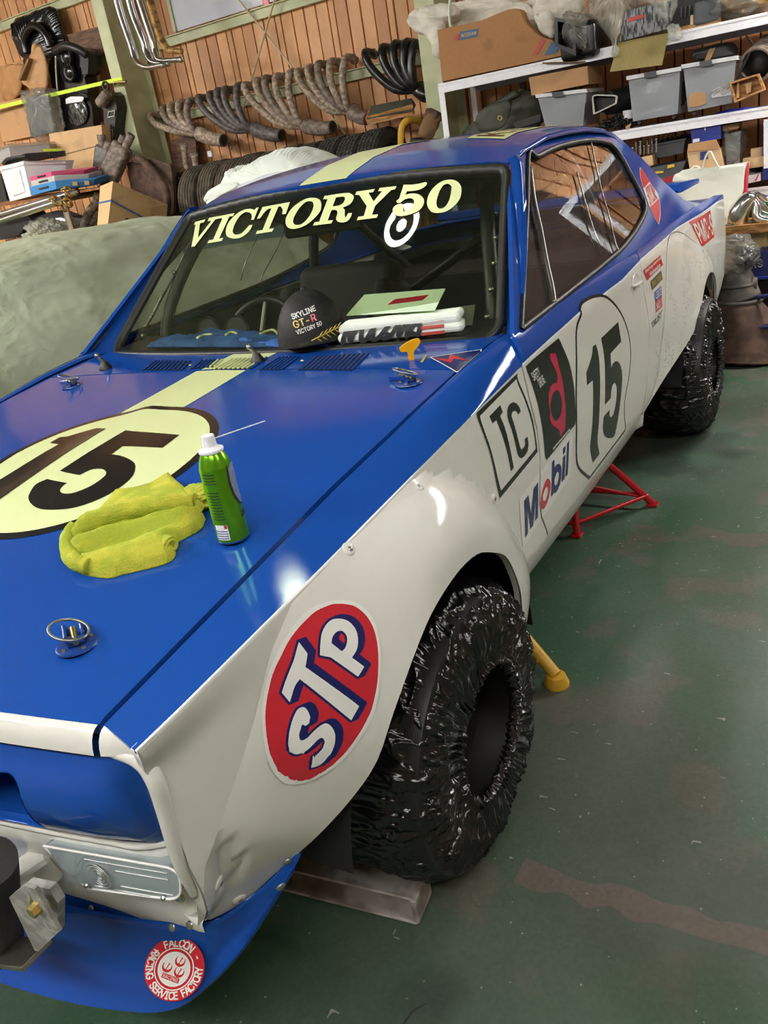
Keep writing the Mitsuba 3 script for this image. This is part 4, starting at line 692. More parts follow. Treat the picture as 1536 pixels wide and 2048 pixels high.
for nm, P in (('flare_seam', FLARE_R[1:-1]),):
    P = smooth_path([(a, b, 0) for a, b in P], 5)[:, :2]; decal(nm, shapely.LineString(P).buffer(.0014), side, 0, 'vinyl_grey', .0014, .02, None, 'thin seam round the wheel flare', GAPS)
# door handle, roof stripe and name strip
hy, hz = [(1.5303,.853)][0]; hx = float(side(hy, hz))
HD = part(CAR, 'door_handle_recess', mv(rot(rot(lathe([(0, .001), (.036, .001), (.042, .003), (.046, 0)], 28), Y_, 90), X_, 0), hx - .001, hy, hz), 'paint_white', 30, 'white door handle recess'); part(HD, 'handle', tube([(hx, hy - .042, hz + .014), (hx + .009, hy - .034, hz + .013), (hx + .009, hy + .034, hz + .011), (hx, hy + .042, hz + .010)], .007, 12, flat=.7), 'paint_white', True, 'white pull handle')
rs = shapely.box(-.085, .9, .085, 2.12).intersection(rf.buffer(-.003)); decal('roof_stripe', rs, roof, 2, 'vinyl_cream', .0012, .04, ROOF, 'cream roof stripe')
nq = shapely.Polygon([(.33, 1.36), (.475, 1.30), (.475, 1.80), (.33, 1.86)]); NS = decal('name_strip', nq, roof, 2, 'vinyl_cream', .0014, .03, ROOF, 'cream name strip on the roof')
decal('text', fit_quad(text_poly('K.TAK', 1, True), [(.455, 1.34), (.455, 1.78), (.35, 1.82), (.35, 1.38)]), roof, 2, 'vinyl_black', .0022, .03, ROOF, 'black lettering on the name strip')
# round sticker on the chin spoiler
c0 = np.array([(.6113,.31)][0][:2]); e0, e1 = [np.array(v[:2]) for v in [(.5948,.2977),(.6183,.2903)]]; tp, bt, lf, rt = [np.array(v[:2]) for v in [(.616,.3567),(.6071,.2629),(.5716,.3039),(.65,.3225)]]
rad = float(np.mean([np.linalg.norm((p - c0) * [1.08, 1.13]) for p in (tp, bt, lf, rt)])); Ud = (e1 - e0) * [1.08, 1.13]; al = math.atan2(Ud[1], Ud[0])
def stk(g): return affinity.translate(affinity.scale(affinity.rotate(affinity.scale(g, rad, rad, origin=(0, 0)), al, origin=(0, 0), use_radians=True), 1 / 1.08, 1 / 1.13, origin=(0, 0)), *c0)
def disc(r): return shapely.Point(0, 0).buffer(r, quad_segs=20)
SF = lambda x, z: spoil(x, z) - .004
FS = decal('round_sticker', stk(disc(1)), SF, 1, 'vinyl_red', .001, .03, None, 'round red sticker on the chin spoiler')
decal('ring', stk(disc(.665).difference(disc(.625))), SF, 1, 'vinyl_white', .0016, .03, FS, 'white ring'); decal('centre', stk(disc(.545)), SF, 1, 'vinyl_white', .0016, .03, FS, 'white centre')
def arc_text(s, mid, span, r=.70, h=.24, flip=False):
    n = len(s); out = []
    for i, ch in enumerate(s):
        if ch == ' ': continue
        a = math.radians(mid + (span / 2 - span * (i + .5) / n) * (-1 if flip else 1)); g = text_poly(ch, h, True, .02, .85); b = g.bounds
        g = affinity.translate(g, -(b[0] + b[2]) / 2, -(b[1] + b[3]) / 2)
        g = affinity.rotate(g, a - math.pi / 2 + (math.pi if flip else 0), origin=(0, 0), use_radians=True); out.append(affinity.translate(g, (r + h / 2) * math.cos(a), (r + h / 2) * math.sin(a)))
    return shapely.union_all(out)
decal('text', stk(arc_text('- FALCON -', 101, 124)), SF, 1, 'vinyl_white', .0016, .03, FS, 'lettering FALCON'); decal('text', stk(arc_text('RACING', 188, 64, flip=True)), SF, 1, 'vinyl_white', .0016, .03, FS, 'lettering RACING')
decal('text', stk(arc_text('SERVICE', 267, 72, flip=True)), SF, 1, 'vinyl_white', .0016, .03, FS, 'lettering SERVICE'); decal('text', stk(arc_text('FACTORY', 347, 72, flip=True)), SF, 1, 'vinyl_white', .0016, .03, FS, 'lettering FACTORY')
for a, b in ((.10, .30), (-.24, .0), (.20, -.02)):
    g = disc(.17).difference(affinity.translate(disc(.135), .0, .045)); decal('crescent', stk(affinity.translate(g, a, b)), SF, 1, 'vinyl_red', .0022, .03, FS, 'red crescent')
    decal('hook', stk(affinity.translate(shapely.LineString([(-.01, -.12), (.0, .0), (.035, .08), (.02, .12), (.05, .11)]).buffer(.014), a, b)), SF, 1, 'vinyl_red', .0024, .03, FS, 'red hook')
g = shapely.box(-.30, -.36, .30, -.20); tx = text_poly('RACING', .11, True, .01, .9); b = tx.bounds; tx = affinity.translate(tx, -(b[0] + b[2]) / 2, -.335)
decal('plate', stk(g.difference(tx)), SF, 1, 'vinyl_red', .0022, .03, FS, 'small plate reading RACING')
# ---- the cabin ----------------------------------------------------------------------------------------
noisy('dash_black', S(30, 30, 29), S(22, 22, 22), 90, .6, bump=.0004)
dp = outline([(.56, .885), (.60, .915, 1), (.70, .93, 1), (.84, .905, 1), (.90, .86, 1), (.90, .72), (.56, .70)])
dm = trimesh.creation.extrude_polygon(dp, 1.30, engine='earcut'); v = dm.vertices; DA = part(CAR, 'dashboard', trimesh.Trimesh(np.stack([v[:, 2] - .65, v[:, 0], v[:, 1]], 1), dm.faces), 'dash_black', 25, 'black dashboard')
part(DA, 'shelf', lift(shapely.Polygon([(a, .565 + .2 * a * a) for a in np.linspace(-.64, .64, 20)] + [(.64, .80), (-.64, .80)]), lambda x, y: .918 + .02 * sm(.56, .70, y), 2, .05), 'dash_black', True)
for gx in (-.42, -.30): part(DA, 'gauge', mv(rot(lathe([(0, .004), (.045, .004), (.05, .012), (.052, 0)], 24), X_, 75), gx, .845, .93), 'rubber', 30, 'round gauge')
sw = ring((-.36, 1.02, .84), .013, .16, (0, -.88, .48), 40, 10); SWH = part(CAR, 'steering_wheel', sw, 'rubber', True, 'black steering wheel')
for a in (90, 210, 330): part(SWH, 'spoke', cyl((-.36, 1.01, .84), (-.36 + .155 * math.cos(math.radians(a)), 1.02 + .155 * math.sin(math.radians(a)) * .48, .84 + .155 * math.sin(math.radians(a)) * .88), .008, 8), 'dull_steel')
def seat(cx, y, label):
    k = part(CAR, 'seat', mv(rot(rbox(.46, .13, .62, .05), X_, -16), cx, y + .28, .70), 'cabin_black', True, label); part(k, 'cushion', mv(rbox(.46, .48, .16, .05), cx, y, .50), 'cabin_black', True); part(k, 'harness', mv(rot(cbox(.05, .012, .4, .004), X_, -16), cx + .1, y + .20, .70), 'rubber_soft', False, 'dark harness strap')
    for s in (-1, 1): part(k, 'bolster', mv(rot(rbox(.07, .20, .52, .03), X_, -16), cx + s * .22, y + .22, .68), 'cabin_black', True)
seat(-.36, 1.30, 'black bucket seat on the driver side'); 
for s in (-1, 1):
    part(CAR, 'door_card', box(s * .715 - .006, s * .715 + .006, .62, 2.2, .42, .925), 'cabin_black', False, 'black inner door panel')
    part(CAR, 'roll_bar', tube([(s * .58, .80, .70), (s * .585, .84, .98), (s * .50, 1.10, 1.262), (s * .49, 1.45, 1.315), (s * .49, 1.75, 1.315)], .020, 14), 'rubber', True, 'black roll cage tube')
    part(CAR, 'roll_bar', tube([(s * .62, 1.78, .45), (s * .60, 1.76, 1.0), (s * .50, 1.75, 1.27), (s * .40, 1.75, 1.325), (0, 1.75, 1.335)], .021, 14), 'rubber', True); part(CAR, 'roll_bar', tube([(s * .5, 1.78, 1.25), (s * .52, 2.5, .80)], .02, 12), 'rubber', True)
part(CAR, 'roll_bar', tube([(-.62, 1.76, .62), (.50, 1.76, 1.20)], .019, 12), 'rubber', True)
part(CAR, 'roll_bar', tube([(-.50, 1.10, 1.262), (0, 1.06, 1.29), (.50, 1.10, 1.262)], .018, 12), 'rubber', True)
part(CAR, 'headlining', lift(shapely.box(-.53, 1.08, .53, 2.08), lambda x, y: roof(x, y) - .02, 2, .06), 'cabin_black', True)
part(CAR, 'rear_shelf', box(-.62, .62, 2.1, 2.9, .84, .86), 'cabin_black', False); part(CAR, 'cabin_floor', box(-.68, .68, .6, 2.3, .38, .40), 'cabin_black', False); part(CAR, 'bulkhead', box(-.64, .64, 2.06, 2.09, .40, .86), 'cabin_black', False)
part(CAR, 'firewall', box(-.62, .62, .57, .60, .42, .88), 'cabin_black', False)
MR = part(CAR, 'inner_mirror', mv(rot(rbox(.27, .03, .062, .012), Z_, 6), -.02, 1.02, 1.205), 'rubber', True, 'black inner mirror'); part(MR, 'stem', cyl((-.02, 1.03, 1.23), (-.01, 1.05, 1.30), .007, 10), 'rubber')
for i, (a, b) in enumerate([(.595, .68), (.588, .74), (.578, .80), (.565, .86), (.55, .92), (.53, .98)]):
    for s in (-1, 1): part(CAR, 'rivet', mv(trimesh.creation.icosphere(2, .007), s * (a + .012), b + .06, float(.935 + (b - .68) * .92) + .02), 'steel', True)
label_q = [(.555, .955), (.595, .955), (.588, .995), (.550, .995)]
decal('service_label', label_q, wind, 1, 'vinyl_grey', -.006, .05, GLASS, 'small grey label')
# ---- bags over the wheels ------------------------------------------------------------------------------
def bag_bump(p, n, uv):
    w = mikit.fbm(p.x * 6, p.y * 6, p.z * 6, octaves=2) * 4; a = mikit.fbm(p.x * 22 + w, p.y * 34 + w, p.z * 34, octaves=3); b = mikit.noise(p.x * 30 - w * 2, p.y * 60, p.z * 60 + w * 2); return (1 - dr.abs(a * 2 - 1)) + .5 * (1 - dr.abs(b * 2 - 1))
mat('bag_black', {'type': 'bumpmap', 'arbitrary': mikit.proc(bag_bump, 1e-3), 'scale': .0022, 'bsdf': {'type': 'roughplastic', 'diffuse_reflectance': rgb(S(17, 17, 18)), 'alpha': .08, 'int_ior': 1.6}}); plain('shoe_rubber', S(20, 20, 20), .7)
def wheel_bag(cx, cy, cz, R, W, s, seed, floor_z, hole=.135, steer=0., nphi=900):
    """Black plastic drawn over a wheel and gathered round the hub by an elastic hem; the axis is x."""
    prof = np.array([(hole - .004, .020), (hole - .010, .030), (hole, .040), (hole + .012, .034), (hole + .03, .030), (.20, .036), (.235, .034), (R - .03, .018), (R - .006, -.012), (R + .004, -.05), (R + .006, -.12), (R + .004, -.19), (R - .008, W * -1 + .03), (R - .05, -W), (.16, -W - .004)])
    t = np.linspace(0, 1, 150); u = np.linspace(0, 1, len(prof)); r = np.interp(t, u, prof[:, 0]); a = np.interp(t, u, prof[:, 1])
    k = np.ones(7) / 7; r[6:-6] = np.convolve(r, k, 'same')[6:-6]; a[6:-6] = np.convolve(a, k, 'same')[6:-6]
    ph = np.arange(nphi) * 2 * np.pi / nphi; PH, TT = np.meshgrid(ph, t); RR, AA = np.repeat(r[:, None], nphi, 1), np.repeat(a[:, None], nphi, 1)
    def N(f1, f2, f3, sd): return meshkit.noise(np.stack([np.cos(PH) * f1 + f3 * TT, np.sin(PH) * f1 - f3 * .6 * TT, TT * f2], -1), sd)
    warp = N(3, 3, 1, seed) * 2 - 1
    hub = np.clip((hole + .075 - RR) / .08, 0, 1)
    pleat = np.sin(PH * 62 + 9 * warp + 5 * N(8, 1, 0, seed + 1)) * hub * .0032 + np.abs(np.sin(PH * 23 + 7 * warp)) * np.clip((R - RR) / .15, 0, 1) * .0060 * (AA > -.06)
    rd_ = 1 - np.abs(N(13, 2.2, 2.5, seed + 2) * 2 - 1); rd2 = 1 - np.abs(N(30, 5, 5, seed + 3) * 2 - 1); rd3 = 1 - np.abs(N(7, 9, 6, seed + 4) * 2 - 1)
    rd4 = 1 - np.abs(meshkit.noise(np.stack([np.cos(PH) * 10 + 6 * TT, np.sin(PH) * 10, TT * 26 + 2.2 * np.sin(PH * 3 + 2 * warp)], -1), seed + 7) * 2 - 1)
    amp = .007 * rd_ ** 2 + .0030 * rd2 ** 3 + .006 * rd3 ** 4 + .0055 * rd4 ** 4 * (TT > .42) + .008 * (N(2, 2, 1, seed + 5) - .5)
    amp = amp * (1 - .5 * hub) - .005; d = amp + pleat
    dr_, da_ = np.gradient(r), np.gradient(a); ln = np.hypot(dr_, da_) + 1e-9; nr, na = (da_ / ln)[:, None] * -1, (dr_ / ln)[:, None]
    sg = np.where(nr * (RR - .2) + na * .0 >= 0, 1, 1); RR2, AA2 = RR + d * np.abs(nr) * 1.0, AA + d * np.where(AA > -W * .5, np.abs(na), -np.abs(na))
    x, y, z = s * AA2, -RR2 * np.cos(PH), RR2 * np.sin(PH); V = np.stack([x, y, z], -1).reshape(-1, 3)
    c_, s_ = math.cos(steer), math.sin(steer); V = np.stack([V[:, 0] * c_ - V[:, 1] * s_, V[:, 0] * s_ + V[:, 1] * c_, V[:, 2]], 1) + [cx, cy, cz]
    low = np.maximum(floor_z + .02 - V[:, 2], 0); V[:, 2] = np.maximum(V[:, 2], floor_z + .002 + .004 * meshkit.noise(V * 30, seed)); 
    n = nphi; i, j = np.meshgrid(np.arange(149), np.arange(n), indexing='ij'); j2 = (j + 1) % n
    F = np.stack([i * n + j, i * n + j2, (i + 1) * n + j2, (i + 1) * n + j], -1).reshape(-1, 4); F = np.vstack([F[:, [0, 1, 2]], F[:, [0, 2, 3]]])
    if s < 0: F = F[:, ::-1]
    return trimesh.Trimesh(V, F, process=False)
solo('wheel_cover', wheel_bag(.815, .0, .301, .292, .25, 1, 5, .010), 'bag_black', 'crinkled black plastic bag gathered over the front wheel', 'wheel cover', True)
solo('wheel_cover', wheel_bag(.815, 2.57, .300, .294, .26, 1, 19, .0), 'bag_black', 'crinkled black plastic bag gathered over the rear wheel', 'wheel cover', True)

# ---- workshop materials --------------------------------------------------------------------------------
def carton(name, c, **k):
    def f(p, n, uv):
        s = mikit.smoothstep(.55, .75, mikit.fbm(p.x * 9, p.y * 9, p.z * 9, octaves=4)) * .35; g = .94 + .10 * mikit.noise(p.x * 260, p.y * 260, p.z * 40)
        return mikit.mix(c, [v * .55 for v in c], s) * g
    return plain(name, mikit.proc(f), .75, spec=.25)
carton('carton_tan', S(196, 160, 118)); carton('carton_brown', S(166, 120, 78)); carton('carton_old', S(180, 138, 98)); carton('carton_pale', S(204, 172, 132)); carton('carton_olive', S(150, 134, 84)); carton('carton_dark', S(120, 92, 62))
noisy('wood_dark', S(104, 74, 54), S(78, 54, 40), 14, .7, stretch=(1, 4, 4)); noisy('wood_warm', S(176, 130, 78), S(132, 88, 48), 16, .65, stretch=(1, 5, 5)); noisy('ply_edge', S(146, 96, 56), S(110, 70, 42), 20, .7)
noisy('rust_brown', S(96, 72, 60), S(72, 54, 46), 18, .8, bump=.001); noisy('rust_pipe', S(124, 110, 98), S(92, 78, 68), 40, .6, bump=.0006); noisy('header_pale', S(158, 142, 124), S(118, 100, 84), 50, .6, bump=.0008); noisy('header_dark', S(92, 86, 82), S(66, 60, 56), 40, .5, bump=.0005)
noisy('header_black', S(38, 38, 40), S(22, 22, 22), 20, .25); noisy('chrome_old', S(232, 231, 228), S(176, 170, 162), 22, .16, metallic=1., lo=.5, hi=.85); noisy('gold_rust', S(176, 134, 74), S(112, 82, 48), 30, .5, metallic=.3)
noisy('tyre_rubber', S(62, 58, 52), S(48, 45, 41), 24, .85); noisy('tyre_dusty', S(92, 82, 68), S(64, 58, 50), 18, .9)
glossy('black_vinyl', S(18, 18, 20), .08); noisy('black_dusty', S(34, 33, 32), S(22, 22, 22), 12, .4); plain('black_satin', S(22, 22, 23), .35)
plain('sheet_white', S(226, 232, 222), .8, sheen=.3); plain('sheet_lining', S(196, 198, 210), .7); noisy('sack_cloth', S(226, 220, 204), S(206, 198, 182), 14, .85)
noisy('tarp_green', S(66, 68, 56), S(52, 54, 46), 12, .6); plain('shelf_white', S(226, 226, 230), .4); noisy('shelf_worn', S(236, 234, 236), S(220, 216, 220), 60, .4, lo=.6, hi=.75); plain('shelf_shade_grey', S(150, 150, 156), .45)  # last grey: shade on the white rack's boards and back beams, put into the colour
def film_mix(name, w, c, al=.12): return mat(name, {'type': 'blendbsdf', 'weight': w, 'a': {'type': 'thindielectric', 'int_ior': 1.5}, 'b': {'type': 'twosided', 'bsdf': {'type': 'roughplastic', 'diffuse_reflectance': rgb(c), 'alpha': al}}})
film_mix('poly_film', .20, S(170, 170, 158), .10); film_mix('bin_plastic', .55, S(182, 186, 190), .15); film_mix('bubble_film', .42, S(190, 192, 178), .08)
plain('bin_lid', S(206, 206, 206), .3); plain('latch_dark', S(62, 64, 66), .5); noisy('foil_dark', S(120, 122, 124), S(50, 52, 54), 60, .22, metallic=.7, stretch=(2, 2, .4)); plain('crate_white', S(226, 226, 230), .5); plain('crate_pane', S(206, 206, 208), .35)
plain('pink_box', S(190, 70, 110), .5); plain('grey_box', S(168, 164, 158), .6); plain('blue_box', S(52, 120, 176), .5); plain('strap_lime', S(206, 232, 60), .6); plain('carton_blue', S(36, 48, 140), .5); plain('toolbox_dark', S(66, 68, 72), .5); plain('tag_yellow', S(206, 170, 50), .5); plain('navy_box', S(40, 48, 100), .4)
plain('case_black', S(30, 30, 30), .6); plain('bag_paper', S(230, 232, 218), .55); plain('bag_red', S(164, 30, 50), .5); plain('jack_yellow', S(196, 150, 40), .5); plain('beige_seat', S(196, 172, 126), .7); noisy('gearbox_grey', S(96, 88, 80), S(66, 62, 58), 14, .6); plain('tray_green', S(40, 92, 48), .5); plain('grey_wheel', S(120, 120, 124), .35, .6)
plain('ink_black', S(34, 34, 36), .6); plain('ink_blue', S(58, 92, 130), .6); plain('ink_red', S(178, 70, 66), .6); plain('line_blue', S(60, 92, 150), .6); plain('rope_white', S(230, 226, 206), .7)
def wrinkle_cover(name, c1, c2, sc=.006):
    def f(p, n, uv): return mikit.mix(c1, c2, mikit.smoothstep(.35, .65, mikit.fbm(p.x * 5, p.y * 3, p.z * 5, octaves=4)))
    def b(p, n, uv):
        w = mikit.fbm(p.x * 3, p.y * 3, p.z * 3, octaves=2) * 3; a = mikit.fbm(p.x * 9 + w, p.y * 5, p.z * 7 + w, octaves=4); return 1 - dr.abs(a * 2 - 1)
    return mat(name, {'type': 'bumpmap', 'arbitrary': mikit.proc(b, 2e-3), 'scale': sc * 1.0, 'bsdf': {'type': 'principled', 'base_color': mikit.proc(f), 'roughness': .42, 'specular': .45}})
wrinkle_cover('cover_green', S(170, 178, 154), S(146, 154, 128), .016); wrinkle_cover('cover_olive', S(190, 184, 128), S(164, 158, 104), .012); wrinkle_cover('cover_grey', S(96, 102, 92), S(72, 78, 70), .012)
PZ = lambda P, y: [(a, y, b) for a, b in [q[:2] for q in P]]
def slab(name, P, y, depth, m, label, category, group=None): return solo(name, plate(P, y, depth), m, label, category, False, group)
def carton_box(name, P, y, depth, m, label, group=None, tape=True):
    """Carton: body from its front outline, a seam and tape strip on the front."""
    k = thing(name, label, 'box', group); part(k, 'body', plate(P, y, depth), m, False); p = np.array([q[:2] for q in P]); a, b, c, d = p[0], p[1], p[2], p[3]
    if tape: part(k, 'tape', plate(shapely.LineString([(a + b) / 2 * .5 + (c + d) / 2 * .5 + (b - a) * .49, (a + b) / 2 * .5 + (c + d) / 2 * .5 - (b - a) * .49]).buffer(.004), y - .0015, .002), 'carton_dark', False, 'seam')
    return k
def bin_box(P, y, depth, label, group, contents):
    """Clear storage bin: P is its front (lower left, lower right, upper right, upper left)."""
    k = thing('storage_bin', label, 'bin', group); p = np.array([q[:2] for q in P]); h = p[3] - p[0]
    part(k, 'tub', plate([tuple(v) for v in p], y, depth), 'bin_plastic', False, 'translucent tub')
    w = p[2] - p[3]; a, b = p[3] - w * .03, p[2] + w * .03; up = h / np.linalg.norm(h) * .022
    part(k, 'rim', plate([tuple(a), tuple(b), tuple(b + up), tuple(a + up)], y - .012, depth + .024), 'bin_lid', False, 'pale rim'); c, d = p[3] + w * .33, p[3] + w * .56
    part(k, 'latch', plate([tuple(c - up * .35), tuple(d - up * .35), tuple(d + up * 1.05), tuple(c + up * 1.05)], y - .02, .02), 'latch_dark', False, 'dark latch')
    for f in (.12, .9): part(k, 'caster', cyl((*(p[0] + (p[1] - p[0]) * f)[:1], y + .02, p[0][1] - .012), (*(p[0] + (p[1] - p[0]) * f)[:1], y + .05, p[0][1] - .012), .011, 10), 'case_black')
    for i, (u, v, s, m) in enumerate(contents):
        q = p[0] + (p[1] - p[0]) * u + h * v; part(k, 'content', blob((q[0], y + depth * .45, q[1]), (s, depth * .6, s * .8), i + 3, .25, 2., 3), m, True, 'stored part seen through the tub')
    return k
# ---- right-hand shelves against the back wall -----------------------------------------------------------
SF_Y, SB_Y = 4.34, 4.90
zt, zm, zl = [(-.295,1.734)][0][1], [(.578,1.272)][0][1], [(.796,.848)][0][1]
xl = [(-1.163,1.641)][0][0]
RK = thing('shelf_rack', 'white steel shelf rack against the board wall behind the car', 'shelf')
for i, z in enumerate((zt, zm, zl)):
    part(RK, 'beam', cat(box(xl, 1.55, SF_Y, SF_Y + .035, z - .055, z), box(xl, 1.55, SF_Y - .004, SF_Y + .002, z - .012, z + .002)), 'shelf_worn', False); part(RK, 'back_beam', box(xl, 1.55, SB_Y - .035, SB_Y, z - .06, z), 'shelf_shade_grey', False)
    part(RK, 'shelf_board', box(xl + .02, 1.54, SF_Y + .035, SB_Y - .035, z - .028, z - .006), 'shelf_shade_grey' if i < 2 else 'wood_dark', False)
for x_ in (xl + .017, 1.53):
    for y_ in (SF_Y + .02, SB_Y - .02): part(RK, 'post', cat(box(x_ - .02, x_ + .02, y_ - .02, y_ - .014, 0, zt + .004), box(x_ - .02, x_ - .014, y_ - .02, y_ + .02, 0, zt + .004)), 'shelf_worn', False)
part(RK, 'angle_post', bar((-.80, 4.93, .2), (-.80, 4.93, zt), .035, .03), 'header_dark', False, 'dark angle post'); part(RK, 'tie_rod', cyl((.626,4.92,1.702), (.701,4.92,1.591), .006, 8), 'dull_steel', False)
YF = 4.36
# top shelf
NB = thing('parts_carton', 'big brown cut-out parts carton with a blue maker badge on the top shelf', 'box')
P = [(-1.128,1.746),(-1.118,2.042),(-.821,2.031),(-.586,2.05,1),(-.53,1.963,1),(-.442,1.873,1),(-.371,1.838),(-.287,1.757),(-.294,1.742)]
part(NB, 'body', plate(P, 4.33, .10), 'carton_brown', False)
bq = [(-1.013,1.956),(-.849,1.951),(-.837,1.993),(-1.01,2.003)]; bx = [np.array(b) for b in bq]
part(NB, 'badge', plate([tuple(bx[0] * .72 + bx[1] * .28), bq[1], bq[2], tuple(bx[3] * .72 + bx[2] * .28)], 4.326, .003), 'ink_blue', False, 'blue badge')
part(NB, 'badge_disc', mv(rot(lathe([(0, .002), (.018, .002), (.018, 0)], 20), X_, 90), *np.insert((bx[0] * .85 + bx[2] * .15) * .6 + (bx[3] * .88 + bx[2] * .12) * .4, 1, 4.328)), 'ink_red', False, 'round red emblem')
part(NB, 'lettering', plate(fit_quad(text_poly('NISSAN', 1, True), [tuple(bx[0] * .66 + bx[1] * .34 + [0, .012]), tuple(bx[1] + [-.008, .012]), tuple(bx[2] + [-.008, -.012]), tuple(bx[3] * .66 + bx[2] * .34 + [0, -.012])]), 4.3235, .003), 'carton_pale', False, 'lettering NISSAN')
part(NB, 'stripe', plate([(-.5,1.778),(-.467,1.778),(-.404,1.844),(-.432,1.858)], 4.327, .003), 'ink_red', False, 'red stripe'); part(NB, 'stripe', plate([(-.423,1.764),(-.347,1.763),(-.32,1.79),(-.367,1.831)], 4.327, .003), 'ink_blue', False, 'blue stripe')
c_ = [(-1.298,2.142)][0]; d_ = [(-.329,2.022)][0]
m = blob((0, 0, 0), (.74, .22, .30), 3, .22, 2.0, 5, 2.4, False); m = rot(m, Y_, 8); W1 = thing('wrapped_bundle', 'long bundle wrapped in dusty white sacking on the top shelf behind the cut-out carton', 'bundle'); part(W1, 'cloth', mv(m, (c_[0] + d_[0]) / 2 - .12, 4.62, zt + .14), 'sack_cloth', True)
dr_ = outline([(-1.333,2.141),(-1.311,2.182,1),(-1.135,2.189,1),(-.999,2.149),(-.988,2.103),(-1.1,2.065,1),(-1.102,1.924,1),(-1.152,1.882,1),(-1.2,2.001,1),(-1.281,2.074,1)]); part(W1, 'hanging_end', crumple(plate(dr_, 4.34, .09).subdivide_loop(2), .03, 9, 4), 'sack_cloth', True, 'loose end of the sacking')
part(W1, 'cord', ring((-1.016,4.47,2.139), .009, .15, (1, 0, -.2), 30, 8), 'rope_white', True, 'binding cord')
W2 = thing('wrapped_bundle', 'round white cloth bundle tied in the middle beside the black wrapped duct', 'bundle'); q = (-.477,4.5,1.972); part(W2, 'cloth', mv(blob((0, 0, 0), (.36, .22, .30), 12, .3, 2., 4, 2.2, False), q[0] + .03, 4.66, q[2] - .1), 'sack_cloth', True); part(W2, 'tail', crumple(plate(outline([(-.48,1.994),(-.379,1.986,1),(-.362,1.89,1),(-.378,1.84),(-.45,1.902,1)]), 4.36, .05).subdivide_loop(2), .02, 9, 2), 'sack_cloth', True, 'gathered cloth tail')
DK = thing('wrapped_duct', 'black square duct wrapped in clear film on the top shelf', 'duct'); dO = [(-.322,1.794),(-.199,1.718),(-.195,1.873,1),(-.216,1.908),(-.314,1.943)]; dI = outline(dO).buffer(-.018)
part(DK, 'shell', plate(outline(dO).difference(dI), 4.24, .34), 'black_vinyl', False); part(DK, 'inside', plate(dI, 4.32, .02), 'case_black', False); m = crumple(plate(outline(dO).buffer(.012), 4.225, .40).subdivide_loop(3), .022, 16, 7); part(DK, 'film', mv(m, .06, 0, 0), 'poly_film', True, 'crumpled clear film')
part(DK, 'side', rot(rbox(.24, .26, .20, .04), Z_, -10).apply_translation(np.array((-.188,4.42,1.798))), 'black_vinyl', True, 'black side')
BB = thing('bubble_wrapped_box', 'dark foil box under clear bubble wrap with a red label on the top shelf', 'box'); part(BB, 'foil_box', plate([(.04,1.746),(.311,1.757),(.33,1.891),(.087,1.898)], 4.30, .28), 'foil_dark', False, 'dark foil box'); part(BB, 'label', plate([(.098,1.835),(.188,1.839),(.183,1.858),(.093,1.856)], 4.293, .004), 'ink_red', False, 'red label')
part(BB, 'bubble_wrap', crumple(plate(outline([(.004,1.659),(-.038,1.771,1),(-.143,1.895,1),(-.149,1.998),(-.11,2.052,1),(.118,2.062,1),(.346,1.963,1),(.336,1.845),(.303,1.803,1),(.196,1.899,1),(.084,1.898,1),(.043,1.755,1),(.022,1.676)]), 4.28, .34).subdivide_loop(3), .03, 14, 5), 'bubble_film', True, 'crinkled bubble wrap'); part(BB, 'bubble_wrap', crumple(plate(outline([(.315,1.763),(.345,1.794),(.392,1.735),(.376,1.694,1),(.338,1.687),(.311,1.722)]), 4.27, .05).subdivide_loop(3), .02, 18, 6), 'bubble_film', True)
slab('card_flap', [(-.025,1.601),(.275,1.582),(.314,1.737),(.032,1.747)], 4.315, .012, 'carton_olive', 'olive card sheet hanging over the edge of the top shelf', 'card')
HB = thing('heater_unit', 'black ribbed heater unit on the top shelf behind a wooden board', 'heater'); part(HB, 'body', plate(outline([(.318,1.789),(.362,1.76),(.576,1.766),(.585,1.917),(.337,1.948)]), 4.40, .3), 'case_black', False)
for f in np.linspace(1362, 1372, 3): part(HB, 'fin', box(*sorted(([(.37,1.818)][0][0] + (f - 1362) * .0045, [(.375,1.817)][0][0] + (f - 1362) * .0045)), 4.385, 4.40, [(.37,1.803)][0][1], [(.371,1.857)][0][1]), 'toolbox_dark', False)
part(HB, 'motor', mv(rot(rbox(.14, .06, .12, .02), Z_, 5), *(.515,4.37,1.801)), 'toolbox_dark', True, 'grey motor cover'); part(HB, 'plug', mv(rbox(.02, .03, .05, .006), *(.437,4.36,1.778)), 'carton_pale', True, 'pale plug')
slab('wood_board', [(.367,1.728),(.59,1.724),(.585,1.759),(.373,1.756)], 4.348, .03, 'wood_warm', 'short brown wooden board on the top shelf before the heater', 'board')
GW = thing('wrapped_pack', 'golden pack under clear film at the right end of the top shelf', 'pack'); q = (.696,4.5,1.823); part(GW, 'pack', mv(blob((0, 0, 0), (.30, .26, .22), 8, .2, 3, 4), q[0], 4.5, zt + .02), 'gold_rust', True); part(GW, 'film', mv(blob((0, 0, 0), (.42, .32, .25), 9, .3, 4, 4), q[0] + .02, 4.49, zt + .004), 'poly_film', True, 'clear film')
